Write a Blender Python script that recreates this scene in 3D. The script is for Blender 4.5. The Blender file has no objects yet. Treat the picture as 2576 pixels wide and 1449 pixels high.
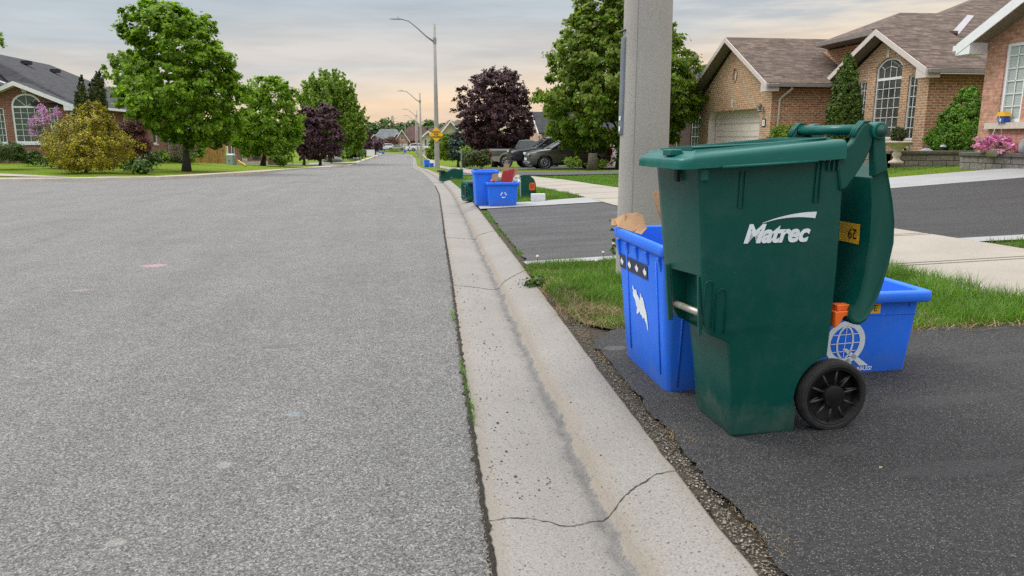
import bpy, bmesh, math, random
from mathutils import Vector, Matrix, noise
from mathutils.geometry import tessellate_polygon
R = math.radians
random.seed(7)
scene = bpy.context.scene
COL = scene.collection

# ------------------------------------------------------------------ camera
F, CXP, CYP = 1850.0, 1288.0, 724.5
PITCH = math.atan(376.5 / F)
YAW = math.atan(278 / (F / math.cos(PITCH)))
CH = 1.15
SP, CP, SY, CY = math.sin(PITCH), math.cos(PITCH), math.sin(YAW), math.cos(YAW)
cam_d = bpy.data.cameras.new("camera")
cam = bpy.data.objects.new("camera", cam_d)
COL.objects.link(cam)
cam.location = (0, 0, CH)
cam.rotation_euler = (math.pi / 2 - PITCH, 0, -YAW)
cam_d.sensor_width = 36
cam_d.lens = 36 * F / 2576
cam_d.clip_start = 0.05
cam_d.clip_end = 3000
scene.camera = cam

# ------------------------------------------------------------------ terrain model
def lerp(P, y):
    if y <= P[0][0]: return P[0][1]
    for (a, b), (c, d) in zip(P, P[1:]):
        if y <= c: return b + (d - b) * (y - a) / (c - a)
    return P[-1][1]
GP = [(-50, 0), (0, 0), (10, -.05), (20, -.15), (30, -.34), (45, -.75), (60, -1.25), (91, -2.2), (120, -2.5), (140, -2.6), (1000, -2.6)]
XA = [(-6, .19), (1.8, .215), (3.2, .263), (4.8, .33), (6.2, .39), (8.9, .49), (12, .62), (17, .82), (23, .94), (37, 1.0), (60, 1.05), (92, 1.3), (140, 2.0), (170, 1.7), (185, .3), (195, -3), (205, -9), (215, -18), (225, -32)]
WB = [(0, .65), (8, .62), (12, .6), (20, .52), (400, .5)]
XL = [(26, -9.4), (29, -9.0), (38, -8.2), (66, -8.5), (90, -7.2), (110, -6.5), (174, -5.2), (182, -6.5), (192, -11), (202, -20), (212, -34)]
RL = [(28, .2), (40, .38), (60, .7), (70, .5), (88, .25), (120, .2)]
RS = [(20, .03), (33, .008), (60, .008), (90, .03)]
def G(y): return lerp(GP, y)
def xa(y): return lerp(XA, y)
def xb(y): return lerp(XA, y) + lerp(WB, y)
def xl(y): return lerp(XL, y)
def H(x, y):
    g = G(y); b = xb(y)
    if x > b: return g + .085 + lerp(RS, y) * min(x - b, 16) + (.035 * max(0, min(x - b - 7, 6)) * max(0, min(1, (19 - y) / 3)) if y < 19 else 0)
    l = xl(y)
    if x < l and y > 28.5: return g + .1 + lerp(RL, y) * max(0, min(l - x, y - 28.5, 10)) / 10
    return g
def ray(px, py):
    a = (px - CXP) / F; b = (CYP - py) / F
    fw = CP + b * SP; up = -SP + b * CP
    return (fw * SY + a * CY, fw * CY - a * SY, up)
def at(px, py):
    """ground point seen at a pixel of the 2576 wide photograph"""
    d = ray(px, py); t = .3; prev = t
    while t < 700:
        if CH + d[2] * t <= H(d[0] * t, d[1] * t):
            a, b = prev, t
            for _ in range(30):
                m = (a + b) / 2
                if CH + d[2] * m <= H(d[0] * m, d[1] * m): b = m
                else: a = m
            return Vector((d[0] * b, d[1] * b, H(d[0] * b, d[1] * b)))
        prev = t; t *= 1.01
    return Vector((d[0] * 300, d[1] * 300, -2.6))
def pY(px, py, Y):
    d = ray(px, py); t = Y / d[1]
    return Vector((d[0] * t, Y, CH + d[2] * t))

# ------------------------------------------------------------------ materials
def new_mat(name):
    m = bpy.data.materials.new(name); m.use_nodes = True
    nt = m.node_tree; b = nt.nodes["Principled BSDF"]
    return m, nt, b
class N:
    """small node-tree helper"""
    def __init__(s, nt): s.nt = nt; s.L = nt.links.new
    def n(s, t, **k):
        o = s.nt.nodes.new(t)
        for a, v in k.items():
            if a.startswith("i_"): o.inputs[a[2:].replace("_", " ")].default_value = v
            else: setattr(o, a, v)
        return o
    def coord(s, kind="Object"): return s.n("ShaderNodeTexCoord").outputs[kind]
    def noise(s, vec, scale, detail=4, rough=.55, out="Fac"):
        t = s.n("ShaderNodeTexNoise"); t.inputs["Scale"].default_value = scale
        t.inputs["Detail"].default_value = detail; t.inputs["Roughness"].default_value = rough
        s.L(vec, t.inputs["Vector"]); return t.outputs[out]
    def voro(s, vec, scale, feature="F1", out="Distance"):
        t = s.n("ShaderNodeTexVoronoi"); t.feature = feature; t.inputs["Scale"].default_value = scale
        s.L(vec, t.inputs["Vector"]); return t.outputs[out]
    def ramp(s, fac, stops, interp="LINEAR"):
        t = s.n("ShaderNodeValToRGB"); cr = t.color_ramp; cr.interpolation = interp
        while len(cr.elements) < len(stops): cr.elements.new(.5)
        for e, (p, c) in zip(cr.elements, stops):
            e.position = p
            if not hasattr(c, "__len__"): c = (c, c, c)
            e.color = (*c[:3], 1)
        s.L(fac, t.inputs[0]); return t.outputs[0]
    def mix(s, fac, a, b, mode="MIX"):
        t = s.n("ShaderNodeMix"); t.data_type = "RGBA"; t.blend_type = mode
        for i, v in ((0, fac), (6, a), (7, b)):
            if hasattr(v, "is_linked"): s.L(v, t.inputs[i])
            else: t.inputs[i].default_value = (v if i == 0 else (*v[:3], 1))
        return t.outputs[2]
    def math(s, op, a, b=0.0, c=0.0):
        t = s.n("ShaderNodeMath"); t.operation = op
        for i, v in enumerate((a, b, c)):
            if hasattr(v, "is_linked"): s.L(v, t.inputs[i])
            else: t.inputs[i].default_value = v
        return t.outputs[0]
    def scale(s, vec, sc):
        t = s.n("ShaderNodeMapping"); t.inputs["Scale"].default_value = sc
        s.L(vec, t.inputs["Vector"]); return t.outputs[0]
    def bump(s, h, strength, dist=.01, normal=None):
        t = s.n("ShaderNodeBump"); t.inputs["Strength"].default_value = strength
        t.inputs["Distance"].default_value = dist; s.L(h, t.inputs["Height"])
        if normal: s.L(normal, t.inputs["Normal"])
        return t.outputs[0]

def plain(name, col, rough=.6, var=.12, scale=6, metal=0, bump=0, spec=.5):
    m, nt, b = new_mat(name); k = N(nt); co = k.coord()
    f = k.noise(co, scale, 5)
    lo = tuple(c * (1 - var) for c in col); hi = tuple(min(1, c * (1 + var)) for c in col)
    nt.links.new(k.ramp(f, [(.3, lo), (.7, hi)]), b.inputs["Base Color"])
    b.inputs["Roughness"].default_value = rough; b.inputs["Metallic"].default_value = metal
    b.inputs["Specular IOR Level"].default_value = spec
    if bump: nt.links.new(k.bump(k.noise(co, scale * 8, 4), bump, .01), b.inputs["Normal"])
    return m

def asphalt(name, base, var, fine, rough=.85, tint=None, sc=1.0):
    m, nt, b = new_mat(name); k = N(nt); co = k.coord()
    v1 = k.voro(co, 185 * sc, out="Color"); g1 = k.n("ShaderNodeSeparateColor"); k.L(v1, g1.inputs[0])
    d1 = k.voro(co, 185 * sc); n2 = k.noise(co, 75 * sc, 6, .7); n3 = k.noise(co, .9, 6, .65); n4 = k.noise(co, 260, 3, .7)
    stone = k.ramp(g1.outputs[0], [(0, base * (1 - fine)), (.35, base * .9), (.75, base * 1.15), (.97, base * (1 + fine * 1.5))])
    pit = k.ramp(n2, [(.30, .28), (.46, .95), (.62, 1.1)])
    c = k.mix(1.0, stone, pit, "MULTIPLY")
    c = k.mix(1.0, c, k.ramp(n3, [(.3, 1 - var), (.7, 1 + var)]), "MULTIPLY")
    c = k.mix(1.0, c, k.ramp(n4, [(.3, .8), (.7, 1.2)]), "MULTIPLY")
    if base < .1:
        c = k.mix(1.0, c, k.ramp(k.noise(k.scale(co, (.5, 3.2, 1)), 1.0, 5, .6), [(.3, .75), (.7, 1.45)]), "MULTIPLY")
        vd = k.voro(co, 190); vv = k.voro(co, 190, out="Color"); gg = k.n("ShaderNodeSeparateColor"); k.L(vv, gg.inputs[0])
        fl = k.math("MULTIPLY", k.ramp(vd, [(.25, 1), (.42, 0)]), k.ramp(gg.outputs[0], [(.60, 0), (.75, 1)]))
        c = k.mix(k.math("MULTIPLY", fl, .8), c, k.mix(gg.outputs[1], (.10, .10, .102), (.30, .29, .275)))
    if tint: c = k.mix(1.0, c, tint, "MULTIPLY")
    k.L(c, b.inputs["Base Color"]); b.inputs["Roughness"].default_value = rough
    h = k.math("ADD", k.math("MULTIPLY", d1, -.6), k.math("MULTIPLY", n2, 1.6))
    k.L(k.bump(h, .9, .006 / sc), b.inputs["Normal"])
    return m, nt, b, c, k

def brick(name, c1, c2, mortar, bw=.245, bh=.086, var=.25, ms=.012):
    m, nt, b = new_mat(name); k = N(nt); uv = k.coord("UV")
    t = k.n("ShaderNodeTexBrick"); t.inputs["Scale"].default_value = 1
    t.inputs["Brick Width"].default_value = bw; t.inputs["Row Height"].default_value = bh
    t.inputs["Mortar Size"].default_value = ms; t.inputs["Mortar Smooth"].default_value = .2
    t.inputs["Bias"].default_value = 0
    t.inputs["Color1"].default_value = (*c1, 1); t.inputs["Color2"].default_value = (*c2, 1); t.inputs["Mortar"].default_value = (*mortar, 1)
    k.L(uv, t.inputs["Vector"])
    n = k.noise(uv, 9, 4); n2 = k.noise(uv, .7, 3)
    c = k.mix(1.0, t.outputs[0], k.ramp(n, [(.3, 1 - var), (.7, 1 + var)]), "MULTIPLY")
    c = k.mix(1.0, c, k.ramp(n2, [(.3, .88), (.7, 1.1)]), "MULTIPLY")
    k.L(c, b.inputs["Base Color"]); b.inputs["Roughness"].default_value = .9
    k.L(k.bump(k.math("SUBTRACT", k.math("MULTIPLY", n, .4), t.outputs[1]), .6, .012), b.inputs["Normal"])
    return m

def shingle(name, c1, c2, dark):
    m, nt, b = new_mat(name); k = N(nt); uv = k.coord("UV")
    t = k.n("ShaderNodeTexBrick"); t.inputs["Scale"].default_value = 1
    t.inputs["Brick Width"].default_value = .42; t.inputs["Row Height"].default_value = .145
    t.inputs["Mortar Size"].default_value = .012; t.inputs["Mortar Smooth"].default_value = .6
    t.offset = .37; t.squash = 1.3; t.squash_frequency = 3
    t.inputs["Color1"].default_value = (*[q * 1.25 for q in c1], 1); t.inputs["Color2"].default_value = (*[q * .72 for q in c2], 1); t.inputs["Mortar"].default_value = (*dark, 1)
    k.L(uv, t.inputs["Vector"])
    n = k.noise(uv, 120, 3); n2 = k.noise(k.scale(uv, (2.4, 7.2, 1)), 1.3, 4)
    c = k.mix(1.0, t.outputs[0], k.ramp(n, [(.3, .75), (.7, 1.25)]), "MULTIPLY")
    c = k.mix(1.0, c, k.ramp(n2, [(.35, .58), (.62, 1.25)]), "MULTIPLY")
    k.L(c, b.inputs["Base Color"]); b.inputs["Roughness"].default_value = .95
    k.L(k.bump(t.outputs[1], -.5, .01), b.inputs["Normal"])
    return m

def leafmat(name, cols, trans=.35, rough=.55):
    m, nt, b = new_mat(name); k = N(nt)
    geo = k.n("ShaderNodeNewGeometry"); rnd = geo.outputs["Random Per Island"]
    stops = [(i / max(1, len(cols) - 1), c) for i, c in enumerate(cols)]
    c = k.ramp(rnd, stops)
    n = k.noise(k.coord(), 1.6, 3)
    c = k.mix(1.0, c, k.ramp(n, [(.32, .7), (.68, 1.35)]), "MULTIPLY")
    k.L(c, b.inputs["Base Color"]); b.inputs["Roughness"].default_value = rough
    b.inputs["Specular IOR Level"].default_value = .35
    tr = k.n("ShaderNodeBsdfTranslucent"); k.L(k.mix(1.0, c, (1.15, 1.25, .7), "MULTIPLY"), tr.inputs[0])
    mx = k.n("ShaderNodeMixShader"); mx.inputs[0].default_value = trans
    k.L(b.outputs[0], mx.inputs[1]); k.L(tr.outputs[0], mx.inputs[2])
    k.L(mx.outputs[0], nt.nodes["Material Output"].inputs[0])
    return m

def plastic(name, col, rough=.38, scuff=(.6, .65, .65), amt=.25, grime=.25):
    """moulded plastic with hairline scuffs, dusty patches and dirt near the foot"""
    m, nt, b = new_mat(name); k = N(nt); co = k.coord()
    big = k.noise(co, 3, 5); sc = k.noise(k.scale(co, (9, 9, 70)), 2.2, 6, .7); sc2 = k.noise(k.scale(co, (60, 60, 8)), 1.5, 6, .7)
    dust = k.noise(co, 9, 8, .7)
    c = k.mix(k.ramp(big, [(.35, 0), (.75, .5)]), col, tuple(min(1, x * 1.18 + .006) for x in col))
    f = k.math("MULTIPLY", k.ramp(sc, [(.67, 0), (.76, 1)]), k.ramp(big, [(.46, 0), (.62, 1)]))
    f2 = k.math("MULTIPLY", k.ramp(sc2, [(.68, 0), (.78, 1)]), k.ramp(dust, [(.5, 0), (.6, 1)]))
    f = k.math("MULTIPLY", k.math("MAXIMUM", f, f2), amt)
    c = k.mix(f, c, scuff)
    f3 = k.math("MULTIPLY", k.ramp(dust, [(.5, 0), (.72, 1)]), grime * .35)
    c = k.mix(f3, c, (.32, .31, .28))
    sz = k.n("ShaderNodeSeparateXYZ"); k.L(co, sz.inputs[0])
    ft = k.math("MULTIPLY", k.ramp(k.math("ADD", sz.outputs[2], k.math("MULTIPLY", dust, -.16)), [(0.0, .20), (.05, 0)]), k.ramp(dust, [(.35, .2), (.65, 1)]))
    c = k.mix(ft, c, (.20, .21, .18))
    k.L(c, b.inputs["Base Color"])
    k.L(k.ramp(dust, [(.3, rough), (.7, min(1, rough + .22))]), b.inputs["Roughness"]); b.inputs["Specular IOR Level"].default_value = .3
    k.L(k.bump(k.noise(co, 420, 2), .12, .001), b.inputs["Normal"])
    return m

M = {}
M['road'], nt_, b_, c_, k_ = asphalt("road asphalt", .155, .08, .62, tint=(1.0, .985, .972))
# repair marks, chalk and faint wear of the road in its own texture
co_ = k_.coord()
def blob(k, c, base, cx, cy, rx, ry, col, amt, sc=6):
    mp = k.n("ShaderNodeMapping"); mp.vector_type = "POINT"
    mp.inputs["Location"].default_value = (-cx / rx, -cy / ry, 0); mp.inputs["Scale"].default_value = (1 / rx, 1 / ry, 0)
    k.L(base, mp.inputs["Vector"])
    ln = k.n("ShaderNodeVectorMath"); ln.operation = "LENGTH"; k.L(mp.outputs[0], ln.inputs[0])
    nz = k.noise(base, sc, 5, .7)
    f = k.math("SUBTRACT", k.math("ADD", 1.0, k.math("MULTIPLY", nz, .9)), k.math("ADD", ln.outputs[1], .45))
    f = k.math("MULTIPLY", k.ramp(f, [(0.02, 0), (.3, 1)]), amt)
    return k.mix(f, c, col)
p = at(388, 668); c_ = blob(k_, c_, co_, p.x, p.y, .14, .10, (.55, .28, .38), .40, 30)
p = at(205, 730); c_ = blob(k_, c_, co_, p.x, p.y, .08, .06, (.55, .32, .42), .22, 40)
p = at(740, 1042); c_ = blob(k_, c_, co_, p.x, p.y, .035, .03, (.24, .33, .37), .4, 40)
p = at(565, 1170); c_ = blob(k_, c_, co_, p.x, p.y, .03, .03, (.4, .39, .34), .35, 60)
p = at(290, 1365); c_ = blob(k_, c_, co_, p.x, p.y, .035, .025, (.4, .4, .35), .35, 60)
p = at(700, 872); c_ = blob(k_, c_, co_, p.x, p.y, .12, .05, (.10, .10, .10), .6, 20)
p = at(1043, 470); c_ = blob(k_, c_, co_, p.x, p.y, .75, .07, (.055, .055, .058), .8, 3)
p = at(740, 458.5); c_ = blob(k_, c_, co_, p.x, p.y, 1.2, .16, (.07, .07, .072), .7, 3)
p = at(1075, 463); c_ = blob(k_, c_, co_, p.x, p.y, .5, .06, (.07, .07, .072), .6, 3)
c_ = k_.mix(1.0, c_, k_.ramp(k_.noise(k_.scale(co_, (2.2, .22, 1)), 1.0, 5, .6), [(.3, .90), (.7, 1.08)]), "MULTIPLY")
c_ = k_.mix(1.0, c_, k_.ramp(k_.noise(co_, 9, 6, .65), [(.3, .88), (.7, 1.10)]), "MULTIPLY")
k_.L(c_, b_.inputs["Base Color"])
M['drive'], _, b_, c_, k_ = asphalt("driveway asphalt", .024, .16, .6, rough=.8, tint=(.98, .98, 1.03))
co_ = k_.coord()
for px_, py_, rx_, ry_, col_, am_ in ((1548, 878, .07, .05, (.13, .13, .125), .5), (2115, 1135, .09, .05, (.06, .06, .062), .35), (1700, 1075, .12, .05, (.05, .05, .05), .4), (2350, 1010, .35, .05, (.04, .04, .041), .5), (2420, 1180, .3, .06, (.05, .05, .052), .5), (2480, 905, .3, .05, (.045, .045, .047), .5)):
    p = at(px_, py_); c_ = blob(k_, c_, co_, p.x, p.y, rx_, ry_, col_, am_, 22)
k_.L(c_, b_.inputs["Base Color"])
M['drive_old'], _, _, _, _ = asphalt("older driveway asphalt", .056, .12, .5, rough=.85, tint=(.98, .98, 1.03))

def concrete(name, base, kerb=False, tint=(1, .93, .84)):
    m, nt, b = new_mat(name); k = N(nt); co = k.coord()
    n1 = k.noise(co, 1.5, 5); n2 = k.noise(co, 140, 5, .7); n3 = k.noise(co, 18, 5)
    c = k.ramp(n2, [(.25, tuple(base * t * .62 for t in tint)), (.5, tuple(base * t for t in tint)), (.75, tuple(base * t * 1.3 for t in tint))])
    c = k.mix(1.0, c, k.ramp(n1, [(.3, .9), (.7, 1.08)]), "MULTIPLY")
    if kerb:
        for s, th, dk in (((52, .26, .45), (95, .3, .55), (26, .12, .4), (150, .35, .5)) if kerb is True else ((120, .3, .5), (200, .3, .5))):
            d = k.voro(co, s); vc = k.voro(co, s, out="Color"); g = k.n("ShaderNodeSeparateColor"); k.L(vc, g.inputs[0])
            f = k.math("MULTIPLY", k.ramp(d, [(th * .8, 1), (th, 0)]), k.ramp(g.outputs[0], [(.42, 0), (.5, 1)]))
            c = k.mix(k.math("MULTIPLY", f, .8 if s < 100 else .5), c, k.mix(g.outputs[1], (.05, .053, .06), (.24, .215, .20)))
    if kerb is True:
        uv = k.n("ShaderNodeUVMap"); sx = k.n("ShaderNodeSeparateXYZ"); k.L(uv.outputs[0], sx.inputs[0])
        wob = k.math("MULTIPLY", k.math("SUBTRACT", k.noise(co, 5, 5, .7), .5), .16)
        u = k.math("ADD", sx.outputs[0], wob)
        st = k.ramp(u, [(.45, 0), (.52, .3), (.555, .80), (.590, .65), (.605, .0)])
        st = k.math("MULTIPLY", st, k.ramp(n3, [(.3, .55), (.7, 1)]))
        c = k.mix(st, c, k.mix(1.0, (.062, .063, .066), k.ramp(n2, [(.3, .5), (.7, 1.6)]), "MULTIPLY"))
        tn = k.ramp(u, [(.59, 0), (.61, .5), (.66, .22), (.72, 0)])
        c = k.mix(tn, c, (.235, .19, .135))
        ed = k.ramp(u, [(.03, .5), (.10, 0), (.93, 0), (1.0, .45)])
        c = k.mix(ed, c, (.2, .17, .13))
    k.L(c, b.inputs["Base Color"]); b.inputs["Roughness"].default_value = .92
    k.L(k.bump(n2, .5 if kerb else .3, .004), b.inputs["Normal"])
    return m
M['kerb'] = concrete("exposed aggregate concrete", .238, True, (1, .94, .87))
M['walk'] = concrete("sidewalk concrete", .31, False, (1, .9, .78))
M['slab'] = concrete("pale apron concrete", .31, False, (.97, .98, 1.0))
M['pole'] = concrete("spun concrete pole", .36, 'pole', (1, .965, .88))

def grassmat(name, a, b2, dry=.0, sc=1.0):
    m, nt, b = new_mat(name); k = N(nt); co = k.coord()
    n1 = k.noise(co, .35 * sc, 5); n2 = k.noise(co, 14, 6, .75); n3 = k.noise(co, 60, 3, .7)
    c = k.mix(k.ramp(n1, [(.35, 0), (.65, 1)]), a, b2)
    c = k.mix(1.0, c, k.ramp(n2, [(.3, .6), (.7, 1.35)]), "MULTIPLY")
    c = k.mix(1.0, c, k.ramp(n3, [(.3, .7), (.7, 1.3)]), "MULTIPLY")
    if dry: c = k.mix(k.ramp(k.noise(co, 2.2, 5), [(.5, 0), (.62, dry)]), c, (.16, .115, .06))
    k.L(c, b.inputs["Base Color"]); b.inputs["Roughness"].default_value = 1
    b.inputs["Specular IOR Level"].default_value = .1
    k.L(k.bump(n2, 1, .05), b.inputs["Normal"])
    return m
M['lawn'] = grassmat("mown lawn", (.145, .205, .014), (.105, .165, .013))
M['thatch'] = grassmat("thatch and soil under the verge grass", (.07, .10, .022), (.13, .105, .055), .8, 4)
M['dirt'] = plain("dirt and grit", (.055, .045, .03), .95, .7, 40, bump=1)
M['joint'] = plain("black joint soil", (.030, .026, .018), .95, .7, 60, bump=1)
M['crack'] = plain("dark kerb crack", (.045, .038, .03), 1, .4, 20)  # dark tone of the thin strips along the kerb cracks
M['brick_buff'] = brick("buff brick", (.47, .265, .14), (.36, .18, .095), (.52, .42, .30), var=.3, ms=.016)
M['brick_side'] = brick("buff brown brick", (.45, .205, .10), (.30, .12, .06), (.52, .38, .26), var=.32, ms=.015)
M['brick_pink'] = brick("weathered pink brick", (.50, .26, .19), (.42, .20, .14), (.50, .34, .26), var=.35, ms=.008)
M['brick_red'] = brick("red brown brick", (.24, .075, .05), (.16, .05, .038), (.30, .22, .18), var=.35)
M['brick_dark'] = brick("dark brown brick", (.10, .055, .04), (.07, .04, .03), (.11, .09, .08), var=.3)
M['brick_far'] = brick("salmon brick", (.56, .32, .25), (.48, .26, .20), (.5, .40, .33), var=.2)
M['beige'] = plain("beige siding", (.52, .44, .34), .8, .06)
M['roof_brown'] = shingle("brown shingles", (.135, .096, .076), (.108, .076, .060), (.05, .037, .031))
M['roof_dark'] = shingle("charcoal shingles", (.036, .037, .045), (.026, .027, .034), (.014, .014, .017))
M['roof_grey'] = shingle("grey shingles", (.17, .185, .20), (.13, .145, .16), (.08, .09, .1))
M['roof_red'] = shingle("red brown shingles", (.115, .06, .055), (.085, .045, .04), (.05, .03, .028))
M['white'] = plain("white painted metal", (.74, .75, .78), .5, .05)
M['taupe'] = plain("taupe fascia metal", (.60, .53, .50), .5, .06)
M['soffit'] = plain("brown soffit", (.20, .165, .14), .7, .1)
M['gutter'] = plain("brown grey gutter", (.22, .19, .175), .45, .1)
M['gutter_light'] = plain("pale flashing", (.36, .34, .37), .5, .1)
M['door_line'] = plain("garage door groove shade", (.42, .385, .36), .6, .05)  # darker than the door, paints the shade of its grooves
M['card_dark'] = plain("cardboard opening shade", (.09, .05, .03), .9, .2)  # brown darkened to paint the shade of an open fold
M['frame'] = plain("white window frame", (.78, .80, .82), .4, .04)
M['stone'] = plain("limestone trim", (.55, .50, .43), .85, .12, 12, bump=.3)
M['foundation'] = plain("parged foundation", (.42, .42, .39), .9, .15)
M['gdoor'] = plain("beige garage door", (.78, .68, .62), .45, .04, 2)
M['gdoor_white'] = plain("white garage door", (.75, .75, .75), .5, .04, 2)
m, nt, b = new_mat("window glass"); k = N(nt); b.inputs["Roughness"].default_value = .04
k.L(k.ramp(k.noise(k.coord(), 1.3, 4), [(.3, (.02, .03, .028)), (.7, (.085, .10, .09))]), b.inputs["Base Color"]); b.inputs["Specular IOR Level"].default_value = 1.0
b.inputs["IOR"].default_value = 1.7
k.L(k.bump(k.noise(k.coord(), 2.2, 2), .05, .02), b.inputs["Normal"]); M['glass'] = m
m, nt, b = new_mat("window glass over green blinds"); k = N(nt); b.inputs["Roughness"].default_value = .05
w = k.n("ShaderNodeTexWave"); w.bands_direction = 'Z'; w.inputs["Scale"].default_value = 5.5; k.L(k.coord(), w.inputs["Vector"])
k.L(k.ramp(w.outputs[1], [(.2, (.02, .045, .035)), (.8, (.07, .12, .10))]), b.inputs["Base Color"]); M['glass_blind'] = m
m, nt, b = new_mat("window glass over pale blinds"); k = N(nt); b.inputs["Roughness"].default_value = .05
w = k.n("ShaderNodeTexWave"); w.bands_direction = 'Z'; w.inputs["Scale"].default_value = 9; k.L(k.coord(), w.inputs["Vector"])
k.L(k.ramp(w.outputs[1], [(.2, (.33, .38, .37)), (.8, (.47, .52, .50))]), b.inputs["Base Color"]); M['glass_pale'] = m
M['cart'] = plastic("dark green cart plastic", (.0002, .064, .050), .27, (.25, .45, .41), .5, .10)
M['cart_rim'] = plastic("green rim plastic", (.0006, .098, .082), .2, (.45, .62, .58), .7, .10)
M['cart_in'] = plain("dark cart interior", (.001, .020, .015), .6, .2)
M['blue'] = plastic("blue box plastic", (.022, .17, .86), .36, (.5, .65, .95), .45, .22)
M['spoke'] = plain("lighter black plastic", (.03, .03, .031), .4, .2)  # spokes in a lighter black than the hub
M['rubber'] = plain("black rubber", (.017, .0165, .016), .85, .35, 30, bump=.3)
M['hub'] = plastic("black hub plastic", (.003, .003, .0034), .5, (.15, .15, .15), .3, .03)
M['steel'] = plain("weathered zinc bar", (.36, .35, .30), .42, .3, 14, metal=.6)
M['orange'] = plain("orange plastic", (.75, .13, .015), .45, .1)
M['yellow'] = plain("yellow sticker", (.80, .44, .02), .55, .08)
M['sign_yellow'] = plain("traffic yellow", (.90, .50, .005), .5, .05)
M['white_ink'] = plain("white print", (.72, .78, .82), .5, .08, 20)
M['black_ink'] = plain("black print", (.012, .012, .012), .5, .1)
M['navy'] = plain("navy tape", (.012, .022, .06), .45, .15)
M['pink'] = leafmat("pink petals", [(.55, .10, .34), (.75, .25, .52), (.62, .14, .42), (.82, .6, .74)], .25)
M['card'] = plain("corrugated cardboard", (.42, .25, .13), .85, .15, 10, bump=.2)
M['card_red'] = plain("red printed cardboard", (.36, .02, .02), .6, .12)
M['white_card'] = plain("white box board", (.66, .66, .68), .7, .05)
M['bark'] = plain("grey brown bark", (.075, .062, .048), .95, .4, 12, bump=1)
M['wood'] = plain("cedar fence boards", (.36, .155, .055), .8, .3, 3, bump=.3)
M['lampmetal'] = plain("galvanised metal", (.30, .32, .33), .45, .1, metal=.4)
M['lilac'] = leafmat("lilac blossom", [(.50, .20, .50), (.66, .34, .66), (.42, .15, .44)], .2)
M['lf_maple'] = leafmat("bright maple leaves", [(.06, .135, .007), (.16, .29, .012), (.28, .42, .022), (.11, .215, .009)], .48)
M['lf_maple2'] = leafmat("darker maple leaves", [(.05, .12, .008), (.145, .265, .016), (.25, .27, .045), (.08, .17, .010)], .48)
M['lf_lime'] = leafmat("yellow green leaves", [(.12, .21, .01), (.19, .29, .015), (.09, .165, .01)])
M['lf_tall'] = leafmat("olive green leaves", [(.10, .18, .012), (.18, .28, .025), (.22, .33, .04)], .42)
M['lf_purple'] = leafmat("purple maple leaves", [(.052, .021, .026), (.088, .034, .042), (.036, .016, .022)], .18)
M['lf_purple2'] = leafmat("dusky purple leaves", [(.07, .032, .046), (.12, .055, .072), (.048, .024, .036)], .2)
M['lf_cedar'] = leafmat("cedar sprays", [(.04, .06, .010), (.075, .095, .016), (.05, .075, .012)], .2)
M['lf_cedar2'] = leafmat("brighter cedar sprays", [(.05, .095, .010), (.10, .155, .018), (.04, .08, .01)], .15)
M['lf_cone'] = leafmat("spruce needles", [(.06, .15, .010), (.13, .26, .016), (.08, .19, .012)], .15)
M['lf_blue'] = leafmat("blue spruce needles", [(.035, .065, .055), (.05, .09, .075)], .1)
M['lf_gold'] = leafmat("golden shrub leaves", [(.32, .27, .01), (.22, .21, .015), (.56, .46, .01), (.14, .13, .02), (.15, .10, .03)], .25)
M['lf_red'] = leafmat("russet shrub leaves", [(.10, .035, .02), (.07, .028, .022), (.13, .05, .025)], .2)
M['lf_box'] = leafmat("boxwood leaves", [(.05, .10, .012), (.08, .145, .016), (.035, .075, .01)], .15)
M['lf_brown'] = leafmat("bare brown twigs", [(.16, .14, .10), (.22, .19, .14), (.11, .12, .06)], .1)
M['lf_far'] = leafmat("distant woodland leaves", [(.07, .13, .03), (.10, .17, .04), (.06, .11, .03)], .2)
M['blade'] = leafmat("grass blades", [(.09, .21, .018), (.06, .15, .012), (.15, .29, .03), (.075, .18, .015), (.20, .22, .06)], .35, .5)
M['straw'] = leafmat("dead grass straw", [(.28, .20, .10), (.17, .12, .06), (.36, .27, .15)], .1, .8)
M['flower_white'] = plain("dandelion fluff", (.6, .6, .52), .9)
M['rock'] = plain("grey field stone", (.26, .26, .27), .9, .3, 5, bump=.8)
def blockmat():
    m, nt, b = new_mat("split face wall block"); k = N(nt); uv = k.coord("UV")
    t = k.n("ShaderNodeTexBrick"); t.inputs["Scale"].default_value = 1
    t.inputs["Brick Width"].default_value = .42; t.inputs["Row Height"].default_value = .155; t.inputs["Mortar Size"].default_value = .008
    t.inputs["Color1"].default_value = (.24, .215, .195, 1); t.inputs["Color2"].default_value = (.15, .135, .125, 1); t.inputs["Mortar"].default_value = (.03, .03, .03, 1)
    k.L(uv, t.inputs["Vector"]); n = k.noise(uv, 14, 6, .7)
    k.L(k.mix(1.0, t.outputs[0], k.ramp(n, [(.3, .6), (.7, 1.4)]), "MULTIPLY"), b.inputs["Base Color"]); b.inputs["Roughness"].default_value = .95
    k.L(k.bump(k.math("SUBTRACT", n, t.outputs[1]), .9, .03), b.inputs["Normal"]); return m
M['block'] = blockmat()
M['cap'] = plain("dark wall capping", (.10, .09, .085), .9, .3, 8, bump=.6)
def paint(name, col, metal=.3):
    m, nt, b = new_mat(name); k = N(nt)
    k.L(k.ramp(k.noise(k.coord(), 2, 4), [(.3, tuple(c * .85 for c in col)), (.7, tuple(c * 1.1 for c in col))]), b.inputs["Base Color"])
    b.inputs["Metallic"].default_value = metal; b.inputs["Roughness"].default_value = .32; b.inputs["Coat Weight"].default_value = .6; return m
M['suv'] = paint("grey green metallic paint", (.13, .128, .105), .5)
M['black_paint'] = paint("black paint", (.022, .026, .034), .2)
M['grey_paint'] = paint("dark grey paint", (.12, .125, .11), .4)
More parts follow.
